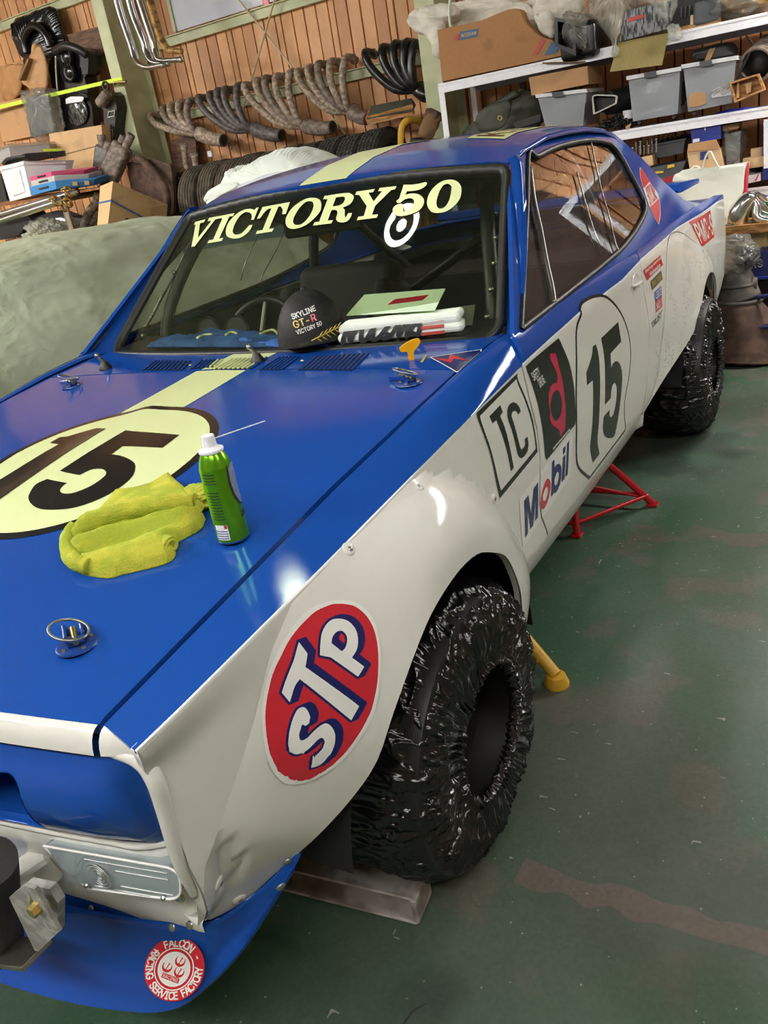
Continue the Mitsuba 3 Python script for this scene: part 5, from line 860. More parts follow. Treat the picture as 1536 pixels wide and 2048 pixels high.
# middle shelf
TP = thing('folded_tarp', 'dark green folded canvas with a brass eyelet on the middle shelf', 'tarp'); part(TP, 'canvas', crumple(plate(outline([(-1.113,1.402),(-.976,1.458,1),(-.896,1.521,1),(-.747,1.585,1),(-.61,1.588,1),(-.496,1.557),(-.49,1.347),(-.773,1.351)]), 4.37, .30).subdivide_loop(3), .06, 5, 3), 'tarp_green', True); part(TP, 'fold', crumple(plate(outline([(-.939,1.417),(-.889,1.53,1),(-.703,1.564,1),(-.673,1.524),(-.715,1.383)]), 4.34, .03).subdivide_loop(2), .012, 6, 1), 'tarp_green', True, 'front fold'); part(TP, 'eyelet', ring(np.array((-.746,4.325,1.465)), .004, .013, (0, 1, 0), 20, 8), 'brass', True, 'brass eyelet'); part(TP, 'strap', plate(outline([(-.672,1.426),(-.483,1.446),(-.487,1.403),(-.658,1.385)]), 4.35, .02), 'black_dusty', False, 'dark strap')
G3 = 'clear bins on the middle shelf'
bin_box([(-.451,1.354),(-.212,1.334),(-.182,1.517),(-.489,1.539)], 4.345, .36, 'clear storage bin under the brown carton, nearest the green canvas', G3, [(.5, .05, .24, 'black_dusty')])
bin_box([(.094,1.311),(.353,1.311),(.37,1.534),(.076,1.54)], 4.345, .36, 'clear storage bin in the middle, beside the horn shaped trunking', G3, [(.55, .02, .26, 'black_dusty'), (.5, .5, .12, 'crate_pane')])
bin_box([(.412,1.312),(.651,1.32),(.67,1.534),(.389,1.543)], 4.345, .36, 'clear storage bin at the right holding a patterned pack and a cork ring', G3, [(.6, .45, .2, 'black_dusty')])
p = [(.545,1.364),(.652,1.361),(.641,1.399),(.542,1.38)]; ZG = slab('patterned_pack', p, 4.338, .004, 'crate_pane', 'grey and white zigzag pack seen low in the right clear bin', 'pack')
for s in (0, .012, .024): part(ZG, 'zigzag', plate(shapely.LineString([(p[0][0] + .006, p[0][1] + .012 + s), (p[0][0] + .04, p[0][1] + .024 + s), (p[0][0] + .062, p[0][1] + .006 + s), (p[0][0] + .11, p[0][1] + .03 + s)]).buffer(.0035), 4.336, .002), 'grey_box', False)
solo('cork_ring', plate(outline([(.418,1.337),(.424,1.4,1),(.466,1.408),(.507,1.396),(.515,1.342),(.479,1.333,1)]), 4.337, .005), 'carton_old', 'tan cork gasket piece low in the right clear bin', 'gasket', False)
carton_box('carton', [(-.532,1.56),(-.166,1.561),(-.169,1.66),(-.542,1.664)], 4.352, .30, 'carton_old', 'scuffed brown carton on top of the left clear bin', tape=False)
solo('loose_sheet', rot(cbox(.26, .30, .006, .002), Y_, 9).apply_translation(np.array((-.303,4.45,1.704))), 'carton_dark', 'thin curled brown sheet on the scuffed carton', 'card', False)
HN = thing('air_horn', 'dark air trunking with a pale rounded rim between two clear bins', 'trunking'); ho = outline([(-.136,1.397),(-.137,1.483,1),(-.115,1.496),(-.001,1.473,1),(.013,1.455),(.006,1.423),(-.121,1.389,1)]); part(HN, 'rim', plate(ho.difference(ho.buffer(-.008)), 4.31, .02), 'grey_box', False, 'pale rim'); part(HN, 'inside', plate(ho.buffer(-.008), 4.36, .02), 'case_black', False); part(HN, 'body', plate(ho.buffer(-.004).difference(ho.buffer(-.010)), 4.325, .3), 'black_dusty', False); part(HN, 'neck', tube([(-.075,4.42,1.441), (-.003,4.5,1.441), (.064,4.6,1.455)], .07, 16), 'black_dusty', True, 'rubber neck')
CH = thing('chain_heap', 'heap of black drive chain below the air trunking', 'chain', kind='stuff'); r_ = random.Random(5); ms = []; a, b = [(-.14,1.338)][0], [(.076,1.371)][0]
for i in range(70): u = r_.random(); ms.append(mv(rot(rot(ring((0, 0, 0), .004, .013, (0, 1, 0), 10, 5), X_, r_.uniform(0, 180)), Z_, r_.uniform(0, 180)), a[0] + (b[0] - a[0]) * u, 4.36 + .2 * r_.random(), zm + .015 + .075 * r_.random() * (1 - abs(u - .5))))
scene[CH] = mikit.ply(cat(ms), 'black_satin', True)
solo('paper_scrap', plate([(.048,1.288),(.085,1.305),(.071,1.268),(.059,1.264)], 4.336, .003), 'carton_old', 'brown paper scrap stuck to the front of the middle shelf', 'paper', False)
solo('white_cup', mv(lathe([(0, 0), (.025, 0), (.03, .05), (.0, .05)], 16), *(.051,4.4,1.329)), 'crate_white', 'small white cap beside the middle clear bin', 'cup')
HR = thing('head_pad', 'long black rounded pad with a brown tag lying on the right clear bin', 'pad'); part(HR, 'pad', crumple(plate(outline([(.418,1.577),(.426,1.621,1),(.456,1.633,1),(.616,1.635,1),(.661,1.606,1),(.672,1.564),(.577,1.562)]), 4.40, .12).subdivide_loop(2), .006, 8, 2), 'black_dusty', True); part(HR, 'tag', plate([(.495,1.562),(.522,1.618),(.556,1.619),(.527,1.564)], 4.385, .008), 'carton_dark', False, 'brown tag')
HS = thing('air_hose', 'fat ribbed grey air hose with an open end at the right of the middle shelf', 'hose'); a, b = np.array((.771,4.38,1.49)), np.array((.825,4.62,1.558)); part(HS, 'hose', tube([a, (a + b) / 2, b], .088, 24, caps=False), 'rust_pipe', True); part(HS, 'mouth', ring(a, .010, .085, a - b, 30, 10), 'rust_pipe', True, 'thick mouth'); part(HS, 'bore', tube([a + (b - a) * .02, b], .072, 24), 'case_black', True, 'dark bore')
for f in np.linspace(.1, .9, 7): part(HS, 'rib', ring(a * (1 - f) + b * f, .008, .088, a - b, 26, 8), 'rust_pipe', True)
solo('clip_strip', bar((.674,4.36,1.433), (.742,4.36,1.558), .05, .012), 'black_vinyl', 'shiny black strip leaning beside the right clear bin', 'strip')
CR = thing('wood_tray', 'open wooden tray tipped on its edge at the right end of the middle shelf', 'tray'); cp = [(.67,1.318),(.826,1.357),(.791,1.445),(.64,1.427)]; part(CR, 'base', plate(cp, 4.36, .012), 'wood_warm', False); g = outline(cp); part(CR, 'wall', plate(g.difference(g.buffer(-.010)), 4.31, .06), 'wood_warm', False, 'tray wall')
for u in ([(.674,1.339),(.69,1.339),(.689,1.426),(.679,1.425)], [(.729,1.353),(.75,1.36),(.754,1.409),(.72,1.405)]): part(CR, 'wood_piece', plate(u, 4.335, .02), 'carton_tan', False, 'pale wood piece')
# lower shelf
BXB = thing('blue_carton', 'blue carton with a white mark standing on the brown carton, lower shelf', 'box'); part(BXB, 'body', plate([(.428,1.135),(.592,1.141),(.586,1.23),(.422,1.221)], 4.365, .26), 'carton_blue', False); part(BXB, 'lid', plate([(.421,1.22),(.584,1.23),(.595,1.247),(.435,1.24)], 4.40, .22), 'carton_pale', False, 'pale open lid'); part(BXB, 'mark', plate(outline([(.497,1.204),(.508,1.221),(.505,1.195)]), 4.362, .003), 'crate_white', False, 'white mark'); part(BXB, 'label', plate([(.435,1.14),(.472,1.143),(.472,1.16),(.435,1.16)], 4.362, .003), 'crate_white', False, 'white label')
CB = carton_box('carton', [(.42,.979),(.605,.982),(.588,1.086),(.403,1.095)], 4.352, .28, 'carton_pale', 'tan carton with a dark badge on the lower shelf', tape=False); part(CB, 'flap', plate([(.405,1.096),(.59,1.089),(.567,1.141),(.411,1.139)], 4.345, .008), 'carton_old', False, 'upright flap'); part(CB, 'badge', plate([(.478,1.041),(.523,1.04),(.517,1.085),(.478,1.085)], 4.349, .003), 'navy_box', False, 'dark badge')
solo('parts_bin', cat(plate([(.183,1.079),(.361,1.088),(.374,1.16),(.176,1.155)], 4.45, .28), plate([(.169,1.151),(.381,1.159),(.381,1.17),(.169,1.162)], 4.44, .30)), 'toolbox_dark', 'dark grey parts bin on the yellow tagged tool case', 'bin', False)
SH = thing('slatted_case', 'flat dark ribbed case lying behind the dark grey parts bin', 'case'); part(SH, 'body', plate([(.119,1.151),(.371,1.163),(.371,1.183),(.128,1.17)], 4.62, .25), 'toolbox_dark', False)
for f in np.linspace(0, 1, 9): u = [(.133,1.162)][0]; w_ = [(.369,1.174)][0]; part(SH, 'rib', bar((u[0] + (w_[0] - u[0]) * f, 4.60, u[1] + (w_[1] - u[1]) * f), (u[0] + (w_[0] - u[0]) * f + .03, 4.63, u[1] + (w_[1] - u[1]) * f + .05), .006), 'grey_box', False)
TB = thing('tool_case', 'dark tool case with yellow tags at the left of the lower shelf', 'tool case'); part(TB, 'body', plate([(.152,.97),(.36,.966),(.395,1.046),(.154,1.033)], 4.36, .3), 'toolbox_dark', False)
for u in ([(.287,1.019),(.328,1.022),(.328,1.039),(.29,1.036)], [(.167,.998),(.263,.997),(.263,1.008),(.17,1.012)]): part(TB, 'tag', plate(u, 4.352, .008), 'tag_yellow', False, 'yellow tag')
SK = thing('screw_rack', 'small pale carton with steel studs sticking up on the lower shelf', 'box'); part(SK, 'body', plate([(.124,1.046),(.196,1.05),(.195,1.105),(.12,1.101)], 4.362, .12), 'carton_pale', False)
for i in range(10): q = (.074,4.4,1.116); part(SK, 'stud', cat(cyl((q[0] + .016 * i, 4.40 + .02 * (i % 3), q[2]), (q[0] + .016 * i, 4.40 + .02 * (i % 3), q[2] + .04 + .03 * (i % 2)), .006, 8), mv(trimesh.creation.icosphere(1, .010), q[0] + .016 * i, 4.40 + .02 * (i % 3), q[2] + .045 + .03 * (i % 2))), 'steel')
SBX = carton_box('carton', [(.593,1.175),(.68,1.18),(.677,1.21),(.59,1.205)], 4.42, .14, 'carton_tan', 'small tan carton on the film wrapped tub', tape=False)
solo('blue_sack', mv(blob((0, 0, 0), (.28, .18, .07), 4, .3, 3, 4), *(np.array((.631,4.55,1.208)))), 'carton_blue', 'crumpled blue plastic sack behind the blue carton', 'sack', True)
FT = thing('wrapped_tub', 'tall grey tub under crumpled clear film on the lower shelf', 'tub'); part(FT, 'tub', plate([(.617,.976),(.686,.98),(.689,1.164),(.602,1.156)], 4.42, .18), 'bin_plastic', False); part(FT, 'film', crumple(plate(outline([(.583,1.079),(.599,1.157),(.615,1.187),(.638,1.138,1),(.697,1.164),(.709,1.061),(.689,.968),(.617,.969)]), 4.39, .22).subdivide_loop(3), .03, 12, 2), 'poly_film', True, 'crumpled film')
RB = thing('spool_carton', 'blue carton with white spool ends stacked at the right edge of the lower shelf', 'box'); part(RB, 'body', plate([(.819,.881),(.952,.896),(.941,1.216),(.816,1.205)], 4.36, .2), 'carton_blue', False)
for i in range(9): q = np.array((.82,4.35,1.204)) + (np.array((.828,4.35,.925)) - np.array((.82,4.35,1.204))) * (i + .5) / 10; part(RB, 'spool', box(q[0], q[0] + .12, 4.335, 4.36, q[2] - .020, q[2] + .016), 'crate_white', False, 'white spool end')
solo('tape_roll', mv(cat(lathe([(.03, 0), (.075, 0), (.075, .055), (.03, .055), (.03, 0)], 28)), *(.779,4.42,.958)), 'carton_pale', 'wide tan tape roll on the lower shelf', 'tape roll'); solo('tape_roll', mv(lathe([(0, 0), (.04, 0), (.04, .05), (0, .05)], 20), *(.785,4.42,1.009)), 'carton_pale', 'small tan tape roll on top of the wide one', 'tape roll')
TL = thing('tool_tray', 'white lettered tray of dark tools on the lower shelf beside the blue spool carton', 'tray'); part(TL, 'tray', plate([(.734,.875),(.811,.882),(.81,.923),(.736,.919)], 4.345, .2), 'crate_white', False); part(TL, 'red_mark', plate([(.788,.885),(.803,.916),(.798,.92),(.78,.889)], 4.341, .003), 'ink_red', False, 'red mark')
for i in range(4): part(TL, 'tool', bar(np.array((.716,4.42,.961)) + [.03 * i, .02 * i, 0], np.array((.794,4.46,.9)) + [.02 * i, .02 * i, .02], .018), 'case_black', False)
for i, (u, m, lab) in enumerate((([(.717,.968),(.744,.969),(.743,1.03),(.721,1.028)], 'black_dusty', 'small dark bracket leaning behind the paper bag'),)): slab('bracket', u, 4.5, .05, m, lab, 'bracket')
# paper bag, manifold, chest and gearbox at the right
PB_ = thing('paper_bag', 'white paper carrier bag with red sides standing behind the car boot', 'bag'); pf = [(.36,.987,1),(.558,.994),(.755,.999),(.747,.856,1),(.718,.695,1),(.697,.635),(.387,.613),(.366,.789,1)]
part(PB_, 'front', crumple(plate(pf, 4.20, .012).subdivide_loop(3), .012, 5, 3), 'bag_paper', True); part(PB_, 'gusset', plate([(.754,.998),(.747,.8),(.715,.799,1),(.735,.883,1)], 4.205, .10), 'bag_red', False, 'red side'); part(PB_, 'gusset', plate([(.264,.964),(.353,.986),(.375,.913),(.266,.924)], 4.215, .06), 'bag_red', False, 'red side'); part(PB_, 'back', plate(pf, 4.30, .006), 'bag_paper', False)
part(PB_, 'handle', tube([(.514,4.198,.991), (.538,4.19,1.067), (.562,4.19,1.085), (.581,4.19,1.045), (.607,4.198,.993)], .006, 8), 'rope_white', True, 'white cord handle'); part(PB_, 'handle', tube([(.429,4.3,.988), (.45,4.31,1.012), (.478,4.31,1.003), (.491,4.3,.985)], .006, 8), 'rope_white', True, 'white cord handle')
part(PB_, 'lettering', plate(fit_quad(text_poly('ETA', 1, True), [(.588,.676),(.676,.684),(.681,.717),(.588,.71)]), 4.192, .003), 'bag_red', False, 'dark lettering ETA')
BN = thing('work_bench', 'low wooden bench with a green tray edge behind the car tail', 'bench'); bz = [(.751,.687)][0][1]
part(BN, 'top', box(.25, 1.6, 4.0, 4.32, bz - .045, bz), 'wood_warm', False)
for a, b in ((.3, 4.04), (1.55, 4.04), (.3, 4.28), (1.55, 4.28)): part(BN, 'leg', box(a - .03, a + .03, b - .03, b + .03, 0, bz - .045), 'wood_dark', False)
slab('green_tray', [(.807,.662),(.948,.669),(.946,.71),(.798,.699)], 4.08, .3, 'tray_green', 'green metal tray on the bench under the silver manifold', 'tray')
SM = thing('exhaust_manifold', 'bare silver exhaust manifold with a fat collector on the bench', 'manifold'); part(SM, 'collector', tube([(.716,4.1,.676), (.733,4.08,.75), (.777,4.08,.812), (.808,4.1,.817)], [.060, .058, .045, .03], 18), 'chrome_old', True, 'fat collector')
for u in ([(.79,4.08,.816), (.821,4.08,.781), (.835,4.06,.715), (.897,4.06,.69)], [(.801,4.09,.824), (.84,4.1,.771), (.877,4.12,.732), (.939,4.14,.722)], [(.774,4.1,.821), (.803,4.14,.824), (.853,4.2,.789), (.931,4.2,.785)]): part(SM, 'pipe', tube(u, .026, 14), 'chrome_old', True)
part(SM, 'flange', mv(rot(lathe([(.04, 0), (.075, 0), (.075, .01), (.04, .01)], 24), Y_, 12), *(np.array((.71,4.1,.676)) + [0, 0, .004])), 'chrome_old')
BS = thing('beige_case', 'beige padded case under the bench', 'case'); part(BS, 'body', plate(outline([(.61,.61,1),(.654,.629),(.905,.645),(.909,.507),(.791,.498),(.628,.503)]), 4.14, .4), 'beige_seat', False); part(BS, 'pad', mv(rot(rbox(.16, .03, .13, .02), Y_, -8), *(.801,4.13,.591)), 'beige_seat', True, 'raised pad')
NC = thing('tool_chest', 'navy tool chest with white lettering under the bench', 'chest'); part(NC, 'body', plate([(.75,.388),(.925,.386),(.921,.527),(.857,.546),(.727,.524)], 4.0, .4), 'navy_box', False); part(NC, 'edge', plate([(.751,.384),(.927,.385),(.926,.399),(.751,.398)], 3.985, .02), 'carton_blue', False, 'bright blue edge'); part(NC, 'lettering_plate', plate(fit_quad(text_poly('UCTS', 1, True, .06), [(.772,.442),(.873,.453),(.869,.497),(.771,.483)]), 3.994, .004), 'crate_white', False, 'white outline of the lettering'); part(NC, 'lettering', plate(fit_quad(text_poly('UCTS', 1, True), [(.778,.449),(.872,.46),(.868,.494),(.777,.482)]), 3.99, .004), 'ink_black', False, 'lettering UCTS'); part(NC, 'lower_box', plate([(.783,.149),(.944,.142),(.936,.376),(.763,.371)], 4.03, .38), 'black_vinyl', False, 'black lower box')
GB = thing('gearbox', 'grey gearbox standing nose up on its bell housing beside the rear wheel', 'gearbox')
g1, g2 = np.array((.789,3.72,.332)), np.array((.754,3.72,.51)); g0 = np.array([g1[0] + .03, g1[1] + .03, .004])
part(GB, 'bell_housing', tube([g0 + [0, 0, .0], g0 + [0, 0, .06], g1 + [0, 0, -.08], g1], [.24, .23, .15, .11], 28, sub=4), 'rust_brown', True, 'flared bell housing'); part(GB, 'case', tube([g1, (g1 + g2) / 2, g2], [.115, .10, .075], 18, sub=4), 'gearbox_grey', True); part(GB, 'rib', ring(g1, .012, .115, (0, 0, 1)), 'gearbox_grey', True); part(GB, 'rib', ring((g1 + g2) / 2, .010, .10, (0, 0, 1)), 'gearbox_grey', True)
part(GB, 'side_cover', mv(rot(lathe([(0, .02), (.03, .02), (.035, 0)], 16), Y_, 90), *((g1 + g2) / 2 + [.09, -.02, 0])), 'gearbox_grey'); part(GB, 'breather_hose', tube([g1 + [.09, -.05, .02], g1 + [.25, -.10, .03], g1 + [.32, -.08, -.06], g1 + [.2, -.1, -.12], g1 + [.05, -.12, -.13]], .012, 10), 'navy_box', True, 'blue grey hose'); part(GB, 'film', mv(blob((0, 0, 0), (.22, .2, .17), 6, .35, 3, 4, 2.2, False), *(g2 + [.0, -.02, -.01])), 'poly_film', True, 'crumpled clear film over the end'); part(GB, 'shaft_ball', mv(crumple(trimesh.creation.icosphere(4, .05), .02, 30, 2), *(g2 + [.07, -.05, .06])), 'foil_dark', True, 'foil wrapped shaft end')

def hull(P): return trimesh.convex.convex_hull(np.array(P, float))
def faced(P):
    """Hull of corner points, with faces kept flat."""
    return hull(P)
# ---- manifolds hung on the rail -------------------------------------------------------------------------
def header(label, mats_, ports, merge, end, r=.024, drop=.10, out=.16):
    k = thing('exhaust_header', label, 'exhaust header', 'headers hung on the wall rail'); m = np.array(merge); e = np.array(end)
    for i, p in enumerate(np.array(ports)):
        d = m - p; a = p + [-.01, -.10, .035]; b = p + d * .22 + [-.035, -out * .75, -drop * .25]; c = p + d * .62 + [-.02, -out * .6, -drop * (.75 - .08 * i)]; q = m + [.012 * (i % 3 - 1), -.02 - .012 * (i // 3), .016 * (i % 2)]
        kk = part(k, 'pipe', tube([p + [0, .03, .02], a, b, c, q, q + (e - m) * .3], [r * 1.18, r * 1.18, r * 1.18, r * 1.15, r * 1.05, r * .85], 12), mats_[i % len(mats_)], True); part(kk, 'port_flange', mv(rot(cbox(.062, .012, .07, .006), X_, 20), *(p + [0, -.005, .03])), 'rust_pipe', False)
    part(k, 'collector', tube([m + (m - e) * .15, m, (m + e) / 2 + [0, -.01, -.012], e], [.034, .060, .054, .046], 18), mats_[-1], True, 'merged collector'); part(k, 'outlet_rim', ring(e, .007, .043, e - m, 24, 8), 'rust_brown', True); part(k, 'outlet_bore', tube([e - (e - m) * .02, e + (e - m) / np.linalg.norm(e - m) * .004], .040, 16, sub=1), 'case_black', False, 'dark outlet')
header('rusty pale six-branch header with lashed pipes, first on the rail beside the green pillar', ['header_pale', 'rust_pipe', 'header_pale'], [(-4.192,4.91,1.981),(-4.027,4.91,2.011),(-3.933,4.91,2.02),(-3.825,4.91,2.022),(-3.711,4.91,2.015)], (-3.644,4.76,1.784), (-3.356,4.7,1.694), .024, .02)
header('dark grey six-branch header with a long drooping outlet, second on the rail', ['header_dark'], [(-3.611,4.91,2.022),(-3.479,4.91,2.026),(-3.393,4.91,2.035),(-3.311,4.91,2.032),(-3.169,4.91,2.034)], (-3.099,4.82,1.736), (-2.788,4.74,1.644))
header('pale wrapped header with a wide dark outlet, third on the rail', ['header_pale', 'header_pale', 'rust_pipe'], [(-3.102,4.91,2.026),(-2.979,4.91,2.034),(-2.886,4.91,2.036),(-2.775,4.91,2.031),(-2.635,4.91,2.034)], (-2.59,4.82,1.679), (-2.319,4.78,1.629))
header('pale wrapped header with its outlet on the dusty box, fourth on the rail', ['header_pale', 'header_pale', 'rust_pipe'], [(-2.567,4.91,2.029),(-2.46,4.91,2.035),(-2.363,4.91,2.041),(-2.247,4.91,2.037),(-2.11,4.91,2.036)], (-2.151,4.84,1.716), (-2.005,4.8,1.642))
header('shiny black header ending behind the second green pillar, last on the rail', ['header_black'], [(-1.935,4.91,2.04),(-1.787,4.91,2.042),(-1.688,4.91,2.045),(-1.593,4.91,2.037),(-1.522,4.91,2.014)], (-1.559,4.84,1.766), (-1.46,4.82,1.704), .026)
G = 'bumper tubes hung beside the green pillar'
for lab, m, P in (('spotted chrome bumper tube hanging nearest the green pillar', 'chrome_old', [(-3.873,4.42,2.943),(-3.873,4.42,2.739),(-3.851,4.42,2.544),(-3.836,4.42,2.41),(-3.785,4.4,2.343),(-3.681,4.38,2.299),(-3.517,4.36,2.286)]), ('chrome bumper tube hanging second from the green pillar', 'chrome_old', [(-3.763,4.44,2.92),(-3.763,4.44,2.7),(-3.728,4.44,2.52),(-3.719,4.44,2.412),(-3.662,4.42,2.334),(-3.498,4.4,2.293)]),
    ('clean chrome bumper tube with a long upturned foot, third from the green pillar', 'chrome_old', [(-3.69,4.46,2.905),(-3.668,4.46,2.681),(-3.648,4.46,2.504),(-3.644,4.46,2.398),(-3.593,4.44,2.332),(-3.375,4.42,2.298)]), ('rusty gold bumper tube, farthest from the green pillar', 'gold_rust', [(-3.625,4.5,2.893),(-3.612,4.5,2.671),(-3.598,4.5,2.506),(-3.542,4.48,2.411),(-3.466,4.46,2.375),(-3.373,4.44,2.357)])):
    k = thing('bumper_tube', lab, 'bumper', G); part(k, 'tube', tube(P, [.036] * 5 + [.028, .024], 16, flat=.75), m, True); part(k, 'tip', mv(trimesh.creation.icosphere(2, .024), *P[-1]), m, True)
# ---- tyre row and what lies on it -------------------------------------------------------------------------
def tyre_mesh(R, W, seed):
    p = [(.20, -W * .42), (.235, -W * .49), (R - .05, -W * .5), (R - .012, -W * .46), (R, -W * .38), (R + .002, 0), (R, W * .38), (R - .012, W * .46), (R - .05, W * .5), (.235, W * .49), (.20, W * .42), (.21, 0), (.20, -W * .42)]
    return rot(lathe(p, 48), Y_, 90)
TM = mikit.ply(tyre_mesh(.305, .185, 0), 'tyre_rubber', 35)
blk = []
for i in range(60):
    a = i * 2 * np.pi / 60
    for j, u in enumerate((-.062, -.032, 0, .032, .062)):
        b_ = rot(cbox(.023, .026, .012, .003), Z_, (22 if (i + j) % 2 else -22)); b_ = mv(b_, u, 0, .305 + .003); blk.append(rot(b_, X_, math.degrees(a) + (j % 2) * 3))
TB_ = mikit.ply(cat(blk), 'tyre_rubber', False)
rib = [rot(lathe([(.303, u - .010), (.312, u - .007), (.312, u + .007), (.303, u + .010)], 48), Y_, 90) for u in (-.06, -.03, 0, .03, .06)]
TR_ = mikit.ply(cat(rib), 'tyre_dusty', 30)
tx, tz = (-1.702,4.6,1.532)[0], (-2.107,4.6,1.546)[2] - .305
ORD = ['', 'second', 'third', 'fourth', 'fifth', 'sixth', 'seventh', 'eighth', 'ninth', 'tenth']
for i in range(10):
    k = thing('tyre', ('block-tread tyre in the row, next to the yellow rack hoop' if i == 0 else f'{"block-tread" if i < 4 else "dusty ribbed"} tyre in the row, {ORD[i]} from the yellow hoop'), 'tyre', 'tyres in the row along the wall')
    tw = T().translate([tx - .10 - .197 * i, 4.6 + .012 * (i % 3), tz - .008 * (i % 2)]).rotate([1, 0, 0], 17 * i); d = dict(TM); d['to_world'] = tw
    if i >= 4: d['bsdf'] = {'type': 'ref', 'id': 'tyre_dusty'}
    part(k, 'carcass', d, None); d = dict(TB_ if i < 4 else TR_); d['to_world'] = tw
    kk = part(k, 'tread', d, None); labels[kk] = {'kind': 'stuff', 'label': 'tread blocks' if i < 4 else 'tread ribs'}
YR = thing('tyre_rack', 'yellow tube rack with a rounded end hoop carrying the tyre row', 'rack')
part(YR, 'hoop', tube([(-1.545,4.34,1.239),(-1.512,4.34,1.382),(-1.487,4.34,1.501),(-1.466,4.36,1.547),(-1.448,4.42,1.561),(-1.471,4.6,1.546),(-1.56,4.84,1.498),(-1.594,4.88,1.354)], .022, 14), 'jack_yellow', True, 'end hoop')
for y_ in (4.40, 4.80): part(YR, 'rail', cyl((tx + .10, y_, tz - .264), (tx - 2.15, y_, tz - .264), .018, 12), 'jack_yellow', True)
for x_ in (tx + .09, tx - 2.1):
    for y_ in (4.40, 4.80): part(YR, 'leg', cyl((x_, y_, 0), (x_, y_, tz - .264), .018, 12), 'jack_yellow', True)
DB = thing('dusty_box', 'dusty grey metal box with a slanted lid lying on the tyre row', 'box'); part(DB, 'body', faced([(-1.81,4.45,1.584),(-1.435,4.45,1.589),(-1.522,4.62,1.7),(-1.452,4.5,1.647),(-1.822,4.45,1.632),(-2.011,4.8,1.611),(-1.865,4.62,1.705),(-1.596,4.8,1.617)]), 'wood_warm', False, 'wooden box'); part(DB, 'lid', faced([(-1.805,4.44,1.623),(-1.432,4.46,1.614),(-1.506,4.6,1.704),(-1.844,4.6,1.709),(-1.983,4.8,1.69),(-1.58,4.8,1.665)]), 'tarp_green', False, 'dusty lid')
WP = thing('wrapped_pipe', 'brown paper wrapped pipe end standing beside the shelf post', 'pipe'); part(WP, 'paper', crumple(tube([(-1.357,4.42,1.435),(-1.299,4.44,1.52),(-1.263,4.46,1.567)], [.05, .055, .05], 16), .015, 20, 3), 'carton_dark', True); part(WP, 'cap', mv(rot(rbox(.10, .08, .05, .015), Y_, 30), *(-1.276,4.44,1.57)), 'rust_brown', True, 'grey cap'); part(WP, 'foot_ring', ring((-1.362,4.4,1.414), .018, .07, (.2, 0, 1)), 'case_black', True, 'black ring')
# ---- white sheet, covered cars -----------------------------------------------------------------------------
def cloth_plate(P, y, depth, m, amp=.03, freq=5, seed=1, sub=3): return crumple(plate(outline(P), y, depth).subdivide_loop(sub), amp, freq, seed)
WSH = thing('white_sheet', 'white dust sheet with a grey lining bunched up behind the car roof', 'sheet'); part(WSH, 'sheet', cloth_plate([(-2.727,1.26),(-2.68,1.374,1),(-2.603,1.436,1),(-2.47,1.467,1),(-2.305,1.498,1),(-2.048,1.505,1),(-1.914,1.467,1),(-1.789,1.405,1),(-1.555,1.234),(-1.868,1.248),(-2.379,1.252)], 3.55, .50, None, .05, 4, 4), 'sheet_white', True)
part(WSH, 'lining', cloth_plate([(-2.529,1.276),(-2.502,1.305,1),(-2.357,1.339,1),(-2.13,1.373,1),(-1.962,1.378,1),(-1.8,1.378,1),(-1.736,1.381),(-1.818,1.338,1),(-2.06,1.321,1),(-2.324,1.3,1)], 3.52, .05, None, .02, 6, 2), 'sheet_lining', True, 'grey lining fold'); part(WSH, 'fold', cloth_plate([(-2.669,1.248),(-2.623,1.332,1),(-2.513,1.36,1),(-2.399,1.365,1),(-2.34,1.339,1),(-2.438,1.309,1),(-2.507,1.263)], 3.50, .06, None, .02, 6, 8), 'sheet_white', True, 'hanging fold')
def drape(rows, m=None, seed=1, amp=.02, fine=6):
    """Cloth through cross-sections: rows = [(y, [(x, z), ...]), ...]."""
    ys_ = np.array([r[0] for r in rows]); S_ = np.array([smooth_path([(a, 0, b) for a, b in r[1]], 8)[:, [0, 2]] for r in rows]); yy = np.linspace(ys_[0], ys_[-1], 90)
    from scipy.interpolate import PchipInterpolator
    Q = PchipInterpolator(ys_, S_, axis=0)(yy); n = Q.shape[1]; V = np.stack([Q[..., 0], np.repeat(yy[:, None], n, 1), Q[..., 1]], -1).reshape(-1, 3)
    F = np.array([[i * n + j, i * n + j + 1, (i + 1) * n + j + 1, (i + 1) * n + j] for i in range(len(yy) - 1) for j in range(n - 1)]); F = np.vstack([F[:, [0, 1, 2]], F[:, [0, 2, 3]]])
    me = trimesh.Trimesh(V, F, process=False).subdivide(); v = me.vertices; w = meshkit.fbm(v * [4, 2.2, 4], 3, seed); ridge = 1 - np.abs(2 * meshkit.fbm(v * [3, 7, 3] + w[:, None] * 2, 4, seed + 3) - 1)
    me.vertices = v + me.vertex_normals * ((w - .5) * amp * 2 + ridge ** 4 * amp * .5)[:, None]; return me
CV = thing('covered_car', 'car under a grey green cover standing close beside the racing car', 'car')
sec = lambda top_, sh, bw: [(-1.50 + bw, .58), (-1.54 + bw, .70), (-1.62 + bw, .86), (-1.80 + bw * .6, 1.02), (-2.02, top_), (-2.5, top_ + .05), (-3.0, top_), (-3.2, sh), (-3.28, .6)]
